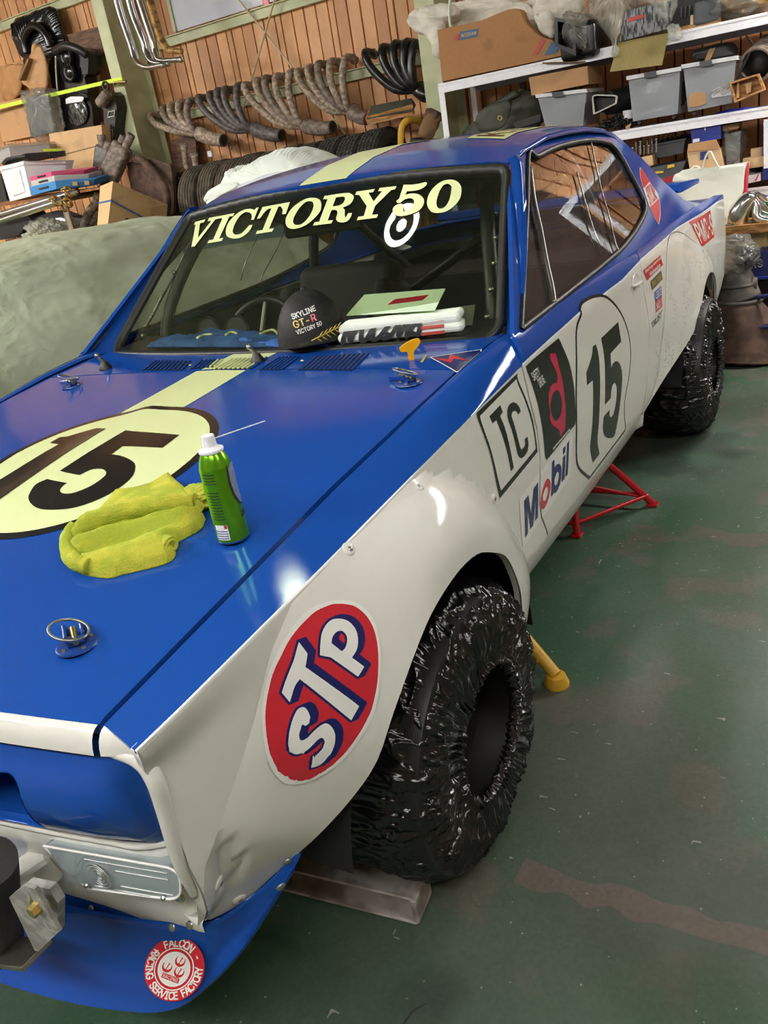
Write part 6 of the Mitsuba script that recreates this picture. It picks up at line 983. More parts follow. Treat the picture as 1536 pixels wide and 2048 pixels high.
part(CV, 'cover', drape([(-.9, [(-1.50, .50), (-1.52, .62), (-1.58, .74), (-1.75, .80), (-2.02, .82), (-2.5, .84), (-3.0, .82), (-3.2, .75), (-3.28, .5)]), (.35, [(-1.48, .52), (-1.50, .64), (-1.56, .78), (-1.75, .86), (-2.02, .90), (-2.5, .92), (-3.0, .90), (-3.2, .8), (-3.28, .5)]), (1.15, sec(1.16, .9, 0)), (1.9, sec(1.225, .9, .0)), (2.7, sec(1.20, .9, 0)), (3.4, sec(1.08, .85, 0)), (3.75, [(-1.5, .5), (-1.54, .58), (-1.62, .66), (-1.8, .72), (-2.02, .76), (-2.5, .78), (-3.0, .76), (-3.2, .7), (-3.28, .5)])], None, 4, .016), 'cover_green', True, 'grey green cover')
part(CV, 'skirt', drape([(-.9, [(-1.40, .0), (-1.41, .2), (-1.44, .4), (-1.50, .56), (-1.58, .66)]), (.8, [(-1.36, .0), (-1.38, .2), (-1.41, .42), (-1.48, .60), (-1.56, .72)]), (2.2, [(-1.38, .0), (-1.40, .2), (-1.42, .42), (-1.49, .60), (-1.58, .72)]), (3.75, [(-1.42, 0), (-1.43, .2), (-1.46, .4), (-1.52, .56), (-1.6, .64)])], None, 9, .02), 'cover_grey', True, 'darker lower cover')
st_ = [(np.array(p) + [.012, -.004, .006]) for p in [(-1.993,1.75,1.083),(-1.926,1.52,1.028),(-1.918,1.34,.961),(-1.912,1.2,.903),(-1.914,1.1,.849)]]
CV2 = thing('covered_car', 'second car under an olive yellow cover behind the grey green one', 'car'); part(CV2, 'cover', drape([(1.1, [(-3.35, .3), (-3.45, .7), (-3.6, .95), (-3.9, 1.08), (-4.6, 1.1), (-5.0, .9), (-5.1, .3)]), (2.0, [(-3.35, .3), (-3.45, .7), (-3.6, 1.0), (-3.9, 1.14), (-4.6, 1.16), (-5.0, .9), (-5.1, .3)]), (3.3, [(-3.35, .3), (-3.45, .7), (-3.6, .95), (-3.9, 1.06), (-4.6, 1.08), (-5.0, .9), (-5.1, .3)])], None, 14, .02), 'cover_olive', True, 'olive yellow cover')
# ---- left-hand clutter ----------------------------------------------------------------------------------------
SC = thing('scaffold_rack', 'rack of bright steel scaffold tubes with brass couplers at the left', 'rack')
part(SC, 'tube', cyl(*[(-5.49,3.62,1.401),(-4.14,3.72,1.496)], .026, 18), 'steel', True); part(SC, 'tube', cyl(*[(-5.465,3.58,1.345),(-4.254,3.66,1.452)], .026, 18), 'steel', True); pv = np.array((-4.317,3.7,1.447)); part(SC, 'post', cyl(pv + [0, 0, .03], [pv[0], pv[1], 0], .026, 18), 'steel', True); part(SC, 'cross_tube', cyl(*[(-4.262,3.66,1.461),(-4.666,4.5,1.477)], .026, 16), 'dull_steel', True)
for p in [(-4.226,3.7,1.509),(-4.339,3.65,1.456),(-4.24,3.68,1.429),(-4.314,3.69,1.402)]:
    c = np.array(p); kk = part(SC, 'coupler', ring(c, .012, .034, (.9, .1, .3), 24, 8), 'brass', True, 'brass coupler'); part(kk, 'bolt', cyl(c + [-.02, -.045, .02], c + [.04, -.045, .03], .008, 8), 'brass', True); part(kk, 'nut', mv(cbox(.024, .024, .024, .003), *(c + [.035, -.045, .03])), 'brass', False)
part(SC, 'deck', faced([(-5.611,3.75,1.515),(-3.989,3.85,1.497),(-4.63,4.5,1.516),(-6.652,4.5,1.608),(-5.621,3.75,1.499),(-3.995,3.85,1.483)]), 'ply_edge', False, 'plywood deck')
WC = thing('folding_crate', 'white plastic folding crate with clear panels on the plywood deck', 'crate'); cv = [(-5.169,3.86,1.798),(-4.772,3.8,1.793),(-4.621,4.1,1.758),(-4.834,3.82,1.533),(-5.18,3.86,1.524),(-4.688,4.1,1.549)]
part(WC, 'body', faced(cv + [(a, b + .1, c) for a, b, c in cv[2:3]]), 'crate_white', False); part(WC, 'panel', faced([(a + .0, b - .008, c) for a, b, c in [(-5.107,3.853,1.754),(-4.861,3.813,1.745),(-4.892,3.828,1.572),(-5.092,3.846,1.561)]] + [(a, b + .01, c) for a, b, c in [(-5.107,3.853,1.754),(-4.861,3.813,1.745),(-4.892,3.828,1.572),(-5.092,3.846,1.561)]]), 'crate_pane', False, 'clear panel')
part(WC, 'rim', faced([(-5.188,3.85,1.777),(-4.769,3.79,1.774),(-4.606,4.09,1.737),(-4.617,4.1,1.766),(-4.753,3.79,1.803),(-5.164,3.85,1.806)]), 'crate_white', False, 'raised rim')
G = 'board game boxes stacked on the plywood deck'
for lab, m, cv in (('blue game box with tan tape at the bottom of the stack', 'blue_box', [(-4.736,3.76,1.6),(-4.388,3.74,1.605),(-4.189,3.98,1.574),(-4.23,3.98,1.525),(-4.399,3.74,1.545),(-4.75,3.76,1.534)]), ('grey game box in the middle of the stack', 'grey_box', [(-4.725,3.78,1.644),(-4.404,3.76,1.647),(-4.251,3.98,1.614),(-4.266,3.98,1.58),(-4.414,3.76,1.602),(-4.744,3.78,1.595)]), ('pink game box on top of the stack', 'pink_box', [(-4.722,3.78,1.675),(-4.425,3.76,1.68),(-4.283,3.98,1.653),(-4.302,3.98,1.624),(-4.429,3.76,1.646),(-4.732,3.78,1.644)])):
    c = np.array(cv); k = thing('game_box', lab, 'box', G); part(k, 'box', faced(np.vstack([c, c[2:4] + [-.1, .25, .02]])), m, False); e = c[0] * .5 + c[5] * .5; f = c[1] * .5 + c[4] * .5; part(k, 'handle_slot', bar(e + (f - e) * .35 + [0, -.004, 0], e + (f - e) * .72 + [0, -.004, 0], .008, .012), 'case_black', False, 'dark slot')
    if m == 'blue_box':
        for a in (.42, .72): part(k, 'tape', bar(c[1] * .5 + c[4] * .5 + (c[2] - c[1]) * a + [.004, -.004, 0], c[1] * .5 + c[4] * .5 + (c[2] - c[1]) * (a + .12) + [.004, -.004, 0], .008, .032), 'carton_tan', False, 'tan tape')
DC = thing('drill_case', 'flat black tool case lying on the white crate', 'case'); c = np.array([(-5.087,3.84,1.832),(-4.694,3.78,1.853),(-4.539,4.05,1.83),(-4.533,4.05,1.79),(-4.715,3.8,1.8),(-5.071,3.84,1.798)]); part(DC, 'case', faced(np.vstack([c, c[2:3] + [-.1, .1, .01]])), 'case_black', False); part(DC, 'handle', tube([c[0] * .7 + c[5] * .3, c[0] * .5 + c[1] * .5 + [-.02, -.04, 0], c[1] * .6 + c[4] * .4], .012, 10), 'case_black', True, 'handle'); part(DC, 'lime_mark', bar(c[1] * .5 + c[2] * .5 + [0, -.006, .015], c[2] + [-.02, -.006, .012], .008, .02), 'strap_lime', False, 'lime mark')
for q in np.linspace(.45, .95, 7): part(DC, 'rib', bar(c[1] + (c[2] - c[1]) * q + [0, -.008, -.004], c[4] + (c[3] - c[4]) * q + [0, -.008, .004], .012, .006), 'black_satin', False)
TK = thing('clear_case', 'clear plastic lidded case behind the black tool case', 'case'); c = np.array([(-5.353,4,1.938),(-5.145,4,1.956),(-4.932,4.25,1.928),(-4.942,4.25,1.881),(-5.171,4,1.859),(-5.408,4,1.842)]); part(TK, 'case', faced(np.vstack([c, c[2:4] + [-.1, .2, 0]])), 'bin_plastic', False); part(TK, 'lid', faced(np.vstack([c[:3] + [0, -.01, 0], c[:3] + [0, 0, .022], c[2:3] + [-.1, .2, .02]])), 'poly_film', False, 'clear lid')
slab('dark_panel', [(-5.635,1.782),(-5.353,1.762),(-5.387,1.547),(-5.328,1.523),(-5.798,1.507)], 3.99, .1, 'case_black', 'black panel standing left of the white crate', 'panel')
carton_box('carton', [(-5.104,1.659),(-4.462,1.67),(-4.362,1.987),(-5.037,2.019)], 4.37, .22, 'carton_tan', 'large clean tan carton standing behind the game boxes')
k = thing('carton', 'tall tan carton with a blue line and a printed mark beside the covered car', 'box'); c = [(-4.074,3.72,1.138),(-3.871,3.72,1.504),(-3.482,3.5,1.514),(-3.715,3.5,1.137),(-3.538,3.86,1.285),(-3.621,3.86,1.126)]; part(k, 'body', faced(c + [(a - .05, b + .25, z) for a, b, z in (c[1], c[4], c[0], c[5])]), 'carton_tan', False)
p = [np.array(v) for v in [(-3.927,3.712,1.385),(-3.545,3.492,1.386),(-3.577,3.852,1.192)]]; part(k, 'blue_line', cat(bar(p[0] + [0, -.004, 0], p[1] + [0, -.004, 0], .004, .012), bar(p[1] + [.003, -.004, 0], p[2] + [.003, -.004, 0], .004, .012)), 'line_blue', False, 'blue line')
q = [np.array(v) + [.004, -.006, 0] for v in [(-3.618,3.68,1.168),(-3.608,3.62,1.205),(-3.591,3.64,1.241),(-3.603,3.69,1.191)]]; part(k, 'mark', tube(q, .006, 6, sub=2), 'ink_black', True, 'black printed mark')
G = 'cardboard pieces stacked at the left wall'
carton_box('carton', [(-5.86,2.06),(-5.275,2.046),(-5.272,2.37),(-5.793,2.383)], 4.50, .2, 'carton_old', 'flattened brown carton behind the clear plastic at the left edge', G, False); carton_box('carton', [(-5.899,2.353),(-5.368,2.342),(-5.389,2.674),(-5.713,2.685)], 4.62, .15, 'carton_brown', 'torn brown carton at the left edge above the lime strap', G, False)
solo('torn_card', crumple(plate(outline([(-5.355,2.486),(-5.242,2.566,1),(-5.113,2.652),(-5.048,2.725,1),(-4.953,2.699),(-4.946,2.551),(-5.05,2.372,1),(-5.189,2.372)]), 4.48, .05).subdivide_loop(2), .02, 8, 4), 'carton_old', 'torn pointed piece of tan card beside the black instrument panel', 'card', True, G); solo('torn_card', crumple(plate(outline([(-5.719,2.404),(-5.582,2.62),(-5.435,2.65,1),(-5.289,2.615),(-5.42,2.436),(-5.608,2.36,1)]), 4.52, .06).subdivide_loop(2), .03, 9, 6), 'carton_brown', 'crumpled brown kraft paper at the left edge', 'paper', True, G)
solo('card_tube', bar((-5.258,4.44,2.49), (-5.088,4.46,2.624), .07, .02), 'carton_dark', 'grey brown card strip leaning on the torn card', 'card', False)
FS_ = thing('clear_bag', 'clear plastic bag with a gathered foot hanging before the cartons', 'bag'); part(FS_, 'film', crumple(plate(outline([(-5.262,2.392),(-5.095,2.391),(-4.891,2.324,1),(-4.894,2.17),(-4.935,2.003,1),(-5.083,2.009),(-5.215,1.97,1),(-5.277,1.988),(-5.28,2.171,1),(-5.289,2.316,1)]), 4.36, .14).subdivide_loop(3), .035, 10, 3), 'poly_film', True); part(FS_, 'inside_card', plate([(-5.301,2.356),(-4.984,2.322),(-5.048,2.028),(-5.37,2.035)], 4.44, .04), 'toolbox_dark', False, 'grey part inside')
BW = thing('wrapped_bonnet', 'shiny black wrapped bonnet panel leaning high on the left wall', 'panel'); part(BW, 'wrap', crumple(plate(outline([(-5.646,2.69),(-5.64,2.868,1),(-5.64,3.019),(-5.569,3.053,1),(-5.364,3.058),(-5.14,3.058,1),(-5.035,3.02),(-5.015,2.922,1),(-5.03,2.748),(-5.129,2.659),(-5.346,2.675,1)]), 4.80, .12).subdivide_loop(3), .03, 5, 7), 'black_vinyl', True); part(BW, 'arch', tube([(-5.471,4.76,2.739),(-5.45,4.76,2.849),(-5.349,4.76,2.917),(-5.249,4.76,2.92),(-5.155,4.76,2.83),(-5.149,4.76,2.73)], .035, 14), 'black_vinyl', True, 'bulged arch')
for q in np.linspace(0, 1, 5): part(BW, 'pleat', tube([(np.array(a) * (1 - q) + np.array(b) * q) for a, b in zip([(-5.524,4.77,2.993),(-5.5,4.76,2.931),(-5.492,4.76,2.837)], [(-5.375,4.77,3.002),(-5.377,4.76,2.946),(-5.424,4.76,2.884)])], .012, 8), 'black_vinyl', True)
IP = thing('instrument_panel', 'black car instrument panel with two round gauges hung under the wrapped panel', 'instrument panel'); part(IP, 'shell', plate(outline([(-5.077,2.456),(-5.058,2.564,1),(-4.983,2.617),(-4.895,2.659),(-4.761,2.663,1),(-4.595,2.601,1),(-4.529,2.55),(-4.565,2.442,1),(-4.655,2.4),(-4.658,2.322,1),(-4.688,2.228),(-4.715,2.051),(-5.113,2.042),(-5.125,2.22,1)]), 4.60, .14), 'black_vinyl', False); part(IP, 'hood', tube([(-4.869,4.55,2.638),(-4.695,4.52,2.65),(-4.558,4.52,2.6),(-4.498,4.55,2.544)], .035, 12), 'black_dusty', True, 'hooded top')
for g_ in [(-4.77,4.57,2.577),(-4.785,4.57,2.463)]: kk = part(IP, 'gauge', mv(rot(lathe([(.0, .01), (.060, .012), (.075, .035), (.082, .03), (.084, 0)], 28), X_, 90), *g_), 'black_dusty', 30, 'round gauge'); part(kk, 'glass', mv(trimesh.creation.icosphere(3, .05).apply_scale([1, .5, 1]), *(np.array(g_) + [.01, -.005, 0])), 'black_vinyl', True, 'gauge glass')
part(IP, 'edge_trim', tube([(-4.878,4.56,2.616),(-4.942,4.56,2.472),(-5.001,4.56,2.282),(-5.052,4.56,2.034)], .012, 10), 'steel', True, 'bright trim'); part(IP, 'side_block', plate([(-4.59,2.562),(-4.499,2.552),(-4.569,2.412),(-4.643,2.418)], 4.57, .1), 'case_black', False)
DR = thing('wrapped_door', 'dark panel under creased clear film below the lime strap', 'panel'); part(DR, 'panel', plate(outline([(-5.047,2.022),(-4.932,2.291),(-4.758,2.289,1),(-4.628,2.259),(-4.609,2.157,1),(-4.653,2.015),(-4.889,2.01)]), 4.55, .08), 'black_vinyl', False); part(DR, 'film', crumple(plate(outline([(-4.963,2.04),(-4.865,2.26),(-4.737,2.263),(-4.635,2.229),(-4.662,2.026)]), 4.52, .03).subdivide_loop(3), .014, 22, 5), 'foil_dark', True, 'creased silvery film'); part(DR, 'label', plate(outline([(-4.861,2.228),(-4.65,2.213),(-4.629,2.245,1),(-4.773,2.273),(-4.85,2.266)]), 4.50, .004), 'crate_white', False, 'white plate painted as glare on the film')  # the white plate over the film stands in for its glare
LS = thing('lime_strap', 'long lime yellow strap stretched across to the green pillar with a brass clamp', 'strap'); part(LS, 'strap', bar((-5.907,4.4,2.341), (-4.137,4.52,2.3), .004, .030), 'strap_lime', False); part(LS, 'clamp', mv(rot(cbox(.09, .05, .035, .008), Y_, -10), *(-4.221,4.55,2.292)), 'brass', False, 'brass clamp'); part(LS, 'clamp_bolt', cyl(*[(-4.24,4.52,2.288),(-4.101,4.52,2.271)], .012, 10), 'brass', True)
CC = thing('centre_console', 'black car centre console with two square openings standing at the green pillar', 'console'); part(CC, 'body', plate(outline([(-4.467,1.838),(-4.432,1.993,1),(-4.396,2.105),(-4.449,2.172,1),(-4.41,2.216),(-4.266,2.218),(-4.231,2.185),(-4.232,2.097),(-4.308,1.973,1),(-4.38,1.833)]), 4.47, .12), 'black_dusty', False)
for u in ([(-4.364,2.037),(-4.278,2.035),(-4.252,2.082),(-4.338,2.084)], [(-4.447,1.86),(-4.377,1.861),(-4.334,1.946),(-4.395,1.952)]): part(CC, 'opening', plate(outline(u).difference(outline(u).buffer(-.008)), 4.462, .01), 'dull_steel', False, 'bright edged opening')
part(CC, 'boot', mv(rot(rbox(.16, .1, .08, .03), Y_, -25), *(-4.323,4.44,2.178)), 'rust_pipe', True, 'dusty upper tray'); part(CC, 'hook', ring((-4.328,4.5,2.277), .01, .03, (0, 1, 0)), 'case_black', True, 'black hook')
G = 'silencers standing at the foot of the green pillar'
MF = thing('silencer', 'flat grey brown silencer with two pipe stubs leaning at the green pillar', 'silencer', G); c0_, c1_ = np.array((-4.328,4.3,1.609)), np.array((-4.201,4.34,1.748)); mm = rbox(.17, .11, .34, .03); ax_ = (c1_ - c0_) / np.linalg.norm(c1_ - c0_); M_ = trimesh.geometry.align_vectors([0, 0, 1], ax_); mm.apply_transform(M_); part(MF, 'can', mv(mm, *((c0_ + c1_) / 2)), 'rust_pipe', True)
for o in (-.045, .045): part(MF, 'stub', tube([c1_ + [o, 0, .0], c1_ + ax_ * .16 + [o, 0, 0]], .034, 14, sub=1), 'rust_pipe', True); part(MF, 'inlet', tube([c0_ + [o * .8, 0, 0], c0_ - ax_ * .22 + [o * .8, 0, 0]], .028, 12, sub=1), 'rust_brown', True)
MF2 = thing('silencer', 'dark silencer standing left of the leaning grey brown one', 'silencer', G); c0_, c1_ = np.array((-4.472,4.32,1.606)), np.array((-4.41,4.36,1.776)); mm = rbox(.15, .1, .30, .03); mm.apply_transform(trimesh.geometry.align_vectors([0, 0, 1], (c1_ - c0_) / np.linalg.norm(c1_ - c0_))); part(MF2, 'can', mv(mm, *((c0_ + c1_) / 2)), 'header_dark', True); part(MF2, 'stub', tube([c1_, c1_ + [.02, 0, .14]], .035, 14, sub=1), 'rust_pipe', True); part(MF2, 'cap', mv(mv(trimesh.creation.icosphere(3, .05), 0, 0, 0), *c0_), 'black_vinyl', True, 'dark end cap')
solo('silencer', tube([(-4.333,4.34,1.787),(-4.313,4.36,1.842)], [.045, .04], 14, sub=1), 'rust_pipe', 'short pipe stub between the console and the silencers', 'pipe', True)
RT = thing('rusty_tank', 'rust brown sheet panel with a bent pipe along its edge, behind the tan carton', 'panel'); part(RT, 'sheet', plate(outline([(-4.312,1.201),(-4.235,1.668),(-3.909,1.651),(-3.742,1.581),(-3.799,1.31,1),(-3.9,1.116)]), 4.42, .03), 'rust_brown', False); part(RT, 'pipe', tube([(-4.062,4.36,1.66),(-4.001,4.35,1.668),(-3.913,4.35,1.589),(-3.815,4.35,1.458),(-3.8,4.35,1.356),(-3.842,4.35,1.24),(-3.938,4.35,1.127)], .030, 14), 'rust_brown', True, 'bent pipe'); part(RT, 'pipe_collar', ring([(-4.037,4.36,1.664)][0], .010, .036, (.7, 0, .6)), 'rust_brown', True); part(RT, 'lower_pipe', tube([(-4.001,4.34,1.143),(-3.962,4.34,1.181),(-3.899,4.34,1.19)], .024, 12), 'rust_pipe', True)
G = 'bent exhaust pipes leaning beside the tan carton'
for lab, P in (('bent dark exhaust pipe leaning left of the tall tan carton', [(-4.178,3.96,1.466),(-4.223,3.95,1.394),(-4.329,3.94,1.328),(-4.4,3.93,1.256),(-4.488,3.92,1.122)]), ('second bent dark exhaust pipe, close behind the first', [(-4.254,4,1.339),(-4.314,3.99,1.291),(-4.385,3.98,1.247),(-4.428,3.97,1.183),(-4.476,3.96,1.094)])): solo('exhaust_pipe', tube(P, .034, 14), 'rust_pipe', lab, 'pipe', True, G)
for lab, P in (('thin pale pipe leaning under the first header', [(-3.835,4.74,1.718),(-3.827,4.7,1.567),(-3.764,4.66,1.44),(-3.718,4.62,1.295),(-3.7,4.6,1.192)]), ('short pale pipe leaning beside the tyre row', [(-3.729,4.72,1.632),(-3.721,4.7,1.532),(-3.677,4.66,1.421),(-3.643,4.62,1.327)])): k = thing('pale_pipe', lab, 'pipe', 'pale pipes under the first header'); part(k, 'pipe', tube(P, .026, 12), 'header_pale', True); part(k, 'flange', mv(cbox(.09, .03, .04, .01), *P[0]), 'rust_pipe', False)
k = thing('tool_board', 'brown peg board with hanging tools below the first header', 'board'); part(k, 'board', plate([(-4.265,1.133),(-3.977,1.146),(-3.803,1.713),(-4.09,1.706)], 4.86, .03), 'wood_dark', False)
for i, u in enumerate(([(-4.083,4.83,1.527),(-4.168,4.83,1.324)], [(-4.066,4.83,1.47),(-3.93,4.83,1.473)], [(-4.043,4.83,1.395),(-4.094,4.83,1.25)], [(-4.012,4.83,1.378),(-4.043,4.83,1.253)], [(-3.927,4.83,1.393),(-3.935,4.83,1.21)])): part(k, 'tool', cyl(*u, .012 if i < 4 else .02, 10), ('dull_steel', 'steel', 'black_satin', 'steel', 'black_dusty')[i], True, 'hanging tool')
part(k, 'white_tag', mv(cbox(.05, .01, .05, .002), *(-4.042,4.84,1.338)), 'crate_white', False, 'white tag'); part(k, 'switch', mv(cbox(.05, .02, .05, .004), *(-3.652,4.84,1.62)), 'crate_white', False, 'small white switch plate')
slab('thin_board', [(-4.106,1.715),(-3.821,1.714),(-3.807,1.826),(-4.11,1.79)], 4.88, .012, 'wood_dark', 'thin dark wooden panel behind the first header', 'panel')
WCR = thing('plank_crate', 'dark weathered plank crate on the rail behind the instrument panel', 'crate')
for i in range(3): u = [(-4.927,2.723),(-4.504,2.702),(-4.512,2.772),(-4.937,2.788)]; o_ = np.array([b for b in [(-4.927,2.723),(-4.931,2.657)]]); d_ = (o_[1] - o_[0]) * i; part(WCR, 'plank', plate([tuple(np.array(q) + d_ * (1.0)) for q in u], 4.80, .15), 'wood_dark', False)
GW_ = thing('trolley_wheel', 'grey swept alloy part lying under the scaffold rack', 'car part'); part(GW_, 'shell', cloth_plate([(-5.434,1.247),(-5.146,1.357,1),(-4.856,1.385,1),(-4.619,1.325,1),(-4.472,1.252),(-4.601,1.224,1),(-4.932,1.232),(-5.223,1.209)], 4.0, .2, None, .01, 4, 2, 2), 'grey_wheel', True); part(GW_, 'dark_side', plate(outline([(-5.58,1.441),(-5.215,1.444),(-5.124,1.349),(-5.405,1.225),(-5.705,1.223)]), 3.98, .2), 'case_black', False, 'dark side'); part(GW_, 'fin', hull([(-4.52,3.9,1.334),(-4.381,3.9,1.25),(-4.621,3.95,1.247),(-4.595,4,1.287)]), 'steel', False, 'bright pointed fin')
solo('crumpled_film', blob(tuple(np.array((-4.737,3.78,1.101))), (.34, .25, .22), 17, .5, 3.2, 5, 2.2), 'bubble_film', 'crumpled clear plastic under the scaffold rack beside the post', 'plastic', True); solo('yellow_cloth', blob(tuple(np.array((-4.781,3.6,1.094))), (.30, .2, .06), 9, .4, 4, 4), 'tag_yellow', 'crumpled yellow cloth behind the olive yellow cover', 'cloth', True)
solo('mesh_basket', cat([bar(np.array(a) * (1 - f) + np.array(b) * f, np.array(c) * (1 - f) + np.array(d) * f, .006) for f in np.linspace(0, 1, 12) for a, b, c, d in ([(-5.401,3.86,1.227),(-5.032,3.86,1.252),(-5.364,3.84,1.139),(-5.035,3.84,1.144)],)] + [bar(np.array(a) * (1 - f) + np.array(c) * f, np.array(b) * (1 - f) + np.array(d) * f, .006) for f in np.linspace(0, 1, 8) for a, b, c, d in ([(-5.401,3.86,1.227),(-5.032,3.86,1.252),(-5.364,3.84,1.139),(-5.035,3.84,1.144)],)]), 'case_black', 'black wire basket under the scaffold rack', 'basket', False)
# ---- on the floor by the car ------------------------------------------------------------------------------------
JS = thing('jack_stand', 'red tube jack stand under the sill of the car', 'jack stand'); f_ = [np.array(v) for v in [(.767,1.714,.01),(.486,1.471,.01)]]; A_ = np.array((.7,1.566,.271)); h0 = np.array([.50, f_[0][1] - .22, .30])
feet = [f_[0], f_[0] + [-.34, .0, 0], f_[0] + [-.02, -.36, 0] * np.array([1, 1, 1]), f_[0] + [-.36, -.36, 0]]
feet = [f_[0], np.array([f_[0][0] - .36, f_[0][1] + .02, .01]), np.array([f_[0][0] - .20, f_[0][1] - .30, .01]), np.array([f_[0][0] - .46, f_[0][1] - .28, .01])]
hc = np.mean(feet, axis=0)
part(JS, 'head', mv(cbox(.11, .11, .13, .01), hc[0], hc[1], .19), 'red_enamel', False); part(JS, 'ratchet', mv(cbox(.04, .04, .10, .004), hc[0], hc[1], .27), 'dull_steel', False); part(JS, 'saddle', mv(cbox(.10, .04, .02, .004), hc[0], hc[1], .312), 'dull_steel', False)
for q in feet:
    t_ = hc + (q - hc) * .16; part(JS, 'leg', tube([(t_[0], t_[1], .24), (t_[0] + (q - hc)[0] * .18, t_[1] + (q - hc)[1] * .18, .228), tuple(q)], .013, 12), 'red_enamel', True); part(JS, 'strut', cyl((hc[0], hc[1], .14), q + (hc - q) * .12 + [0, 0, .03], .006, 8), 'red_enamel', True); part(JS, 'foot', mv(cbox(.04, .04, .012, .003), q[0], q[1], .006), 'red_enamel', False)
for a, b in ((0, 1), (1, 3), (3, 2), (2, 0)): part(JS, 'brace', cyl(feet[a] + (hc - feet[a]) * .06 + [0, 0, .035], feet[b] + (hc - feet[b]) * .06 + [0, 0, .035], .008, 8), 'red_enamel', True)
JY = thing('jack_stand', 'yellow tripod jack stand behind the front wheel', 'jack stand'); q = np.array((.776,.558,.01)); top_ = np.array([q[0] - .25, q[1] + .10, .235])
for i, e in enumerate((q, q + [-.42, .18, 0], q + [-.44, .34, 0])):
    kk = part(JY, 'leg', cyl(top_, e + [0, 0, .02], .017, 14), 'jack_yellow', True); part(kk, 'foot', mv(lathe([(0, .03), (.026, .03), (.034, .008), (.034, 0), (0, 0)], 16), e[0], e[1], 0), 'jack_yellow'); part(kk, 'band', ring(e + (top_ - e) * .2, .004, .020, top_ - e, 16, 6), 'jack_yellow', True)
part(JY, 'post', cyl(top_ - [0, 0, .12], top_ + [0, 0, .06], .028, 18), 'jack_yellow', True); part(JY, 'crown', mv(cbox(.09, .05, .02, .004), *(top_ + [0, 0, .06])), 'dull_steel', False); part(JY, 'link', cyl(q + (top_ - q) * .25, q + [-.42, .18, 0] + (top_ - q - [-.42, .18, 0]) * .25, .010, 8), 'jack_yellow', True)
ST = thing('steel_ramp', 'bare steel channel ramp lying on the floor under the front tyre', 'ramp'); noisy('mill_steel', S(186, 180, 172), S(140, 130, 122), 26, .4, metallic=.3)
a, b, c, d = [np.array(v) for v in ((.516,-.274,.068), (.765,-.245,.068), (.5,-.226,.068), (.752,-.216,.068))]
a0, b0 = np.array((.485,-.278,.002)), np.array((.74,-.242,.002)); w_ = (b - a) / np.linalg.norm(b - a); n_ = np.cross([0, 0, 1], w_); L_ = np.linalg.norm(b - a)
A0 = np.array([b[0], b[1], 0]); Wd = .075
def chan(u0, u1, v0, v1, z0, z1, rz=0): m = cbox(u1 - u0, v1 - v0, z1 - z0, .003); m = mv(m, (u0 + u1) / 2, (v0 + v1) / 2, (z0 + z1) / 2); R_ = np.eye(4); R_[:3, 0], R_[:3, 1], R_[:3, 3] = w_, n_, A0; m.apply_transform(R_); return m
part(ST, 'top_plate', chan(-.62, 0, 0, Wd, .062, .068), 'mill_steel', False); part(ST, 'front_flange', chan(-.62, 0, -.002, .004, .0, .006), 'mill_steel', False); part(ST, 'bottom_plate', chan(-.62, 0, 0, Wd, .0, .005), 'mill_steel', False); part(ST, 'web', chan(-.62, 0, Wd - .006, Wd, .0, .068), 'mill_steel', False); part(ST, 'end_nose', chan(-.008, .004, -.002, Wd, .004, .066), 'mill_steel', False); part(ST, 'weld_lug', chan(-.05, -.02, Wd - .02, Wd - .006, .03, .08), 'mill_steel', False); part(ST, 'tread_bar', chan(-.62, -.17, Wd, Wd + .01, .04, .085), 'mill_steel', False); part(ST, 'upright', chan(-.62, -.34, Wd + .01, Wd + .02, .05, .16), 'mill_steel', False)
# ---- on the bonnet --------------------------------------------------------------------------------------------------
cb = np.array([(.5812,-.2782)][0]); cz = float(top(cb[0], cb[1])) + .001; noisy('can_green', S(120, 196, 40), S(104, 180, 36), 8, .22, metallic=.8); R_c = .026; H_c = .155
CN = thing('spray_can', 'lime green aerosol can with a white nozzle standing on the bonnet', 'spray can')
part(CN, 'body', mv(lathe([(0, 0), (R_c - .002, 0), (R_c, .003), (R_c, H_c * .80), (R_c - .0012, H_c * .815), (R_c - .0025, H_c * .86), (R_c - .007, H_c * .93), (R_c - .012, H_c * .975), (0, H_c * .98)], 48), cb[0], cb[1], cz), 'can_green', 40); part(CN, 'base_rim', mv(lathe([(R_c - .003, 0), (R_c + .0004, .0005), (R_c + .0004, .003), (R_c - .001, .0042)], 48), cb[0], cb[1], cz), 'blue_anodised', 30, 'dark blue base rim')
part(CN, 'collar', mv(lathe([(R_c - .009, H_c * .95), (R_c - .0065, H_c * .962), (R_c - .0065, H_c * .985), (R_c - .012, H_c * 1.0), (.011, H_c * 1.02), (0, H_c * 1.02)], 40), cb[0], cb[1], cz), 'crate_white', 30, 'white collar'); NZ = part(CN, 'nozzle', mv(lathe([(.0115, H_c), (.0108, H_c * 1.06), (.0100, H_c * 1.125), (.0085, H_c * 1.13), (.006, H_c * 1.10), (0, H_c * 1.10)], 32), cb[0], cb[1], cz), 'crate_white', 30, 'white nozzle')
p0_ = np.array([cb[0] + .004, cb[1] - .004, cz + H_c * 1.085]); sdir = np.array((.581,-.14,.992)) - p0_; part(NZ, 'straw', cyl(p0_, p0_ + sdir , .0011, 8), 'crate_white', True, 'thin white straw')
cdir = np.array([EYE[0] - cb[0], EYE[1] - cb[1]]); ca = math.atan2(cdir[1], cdir[0])
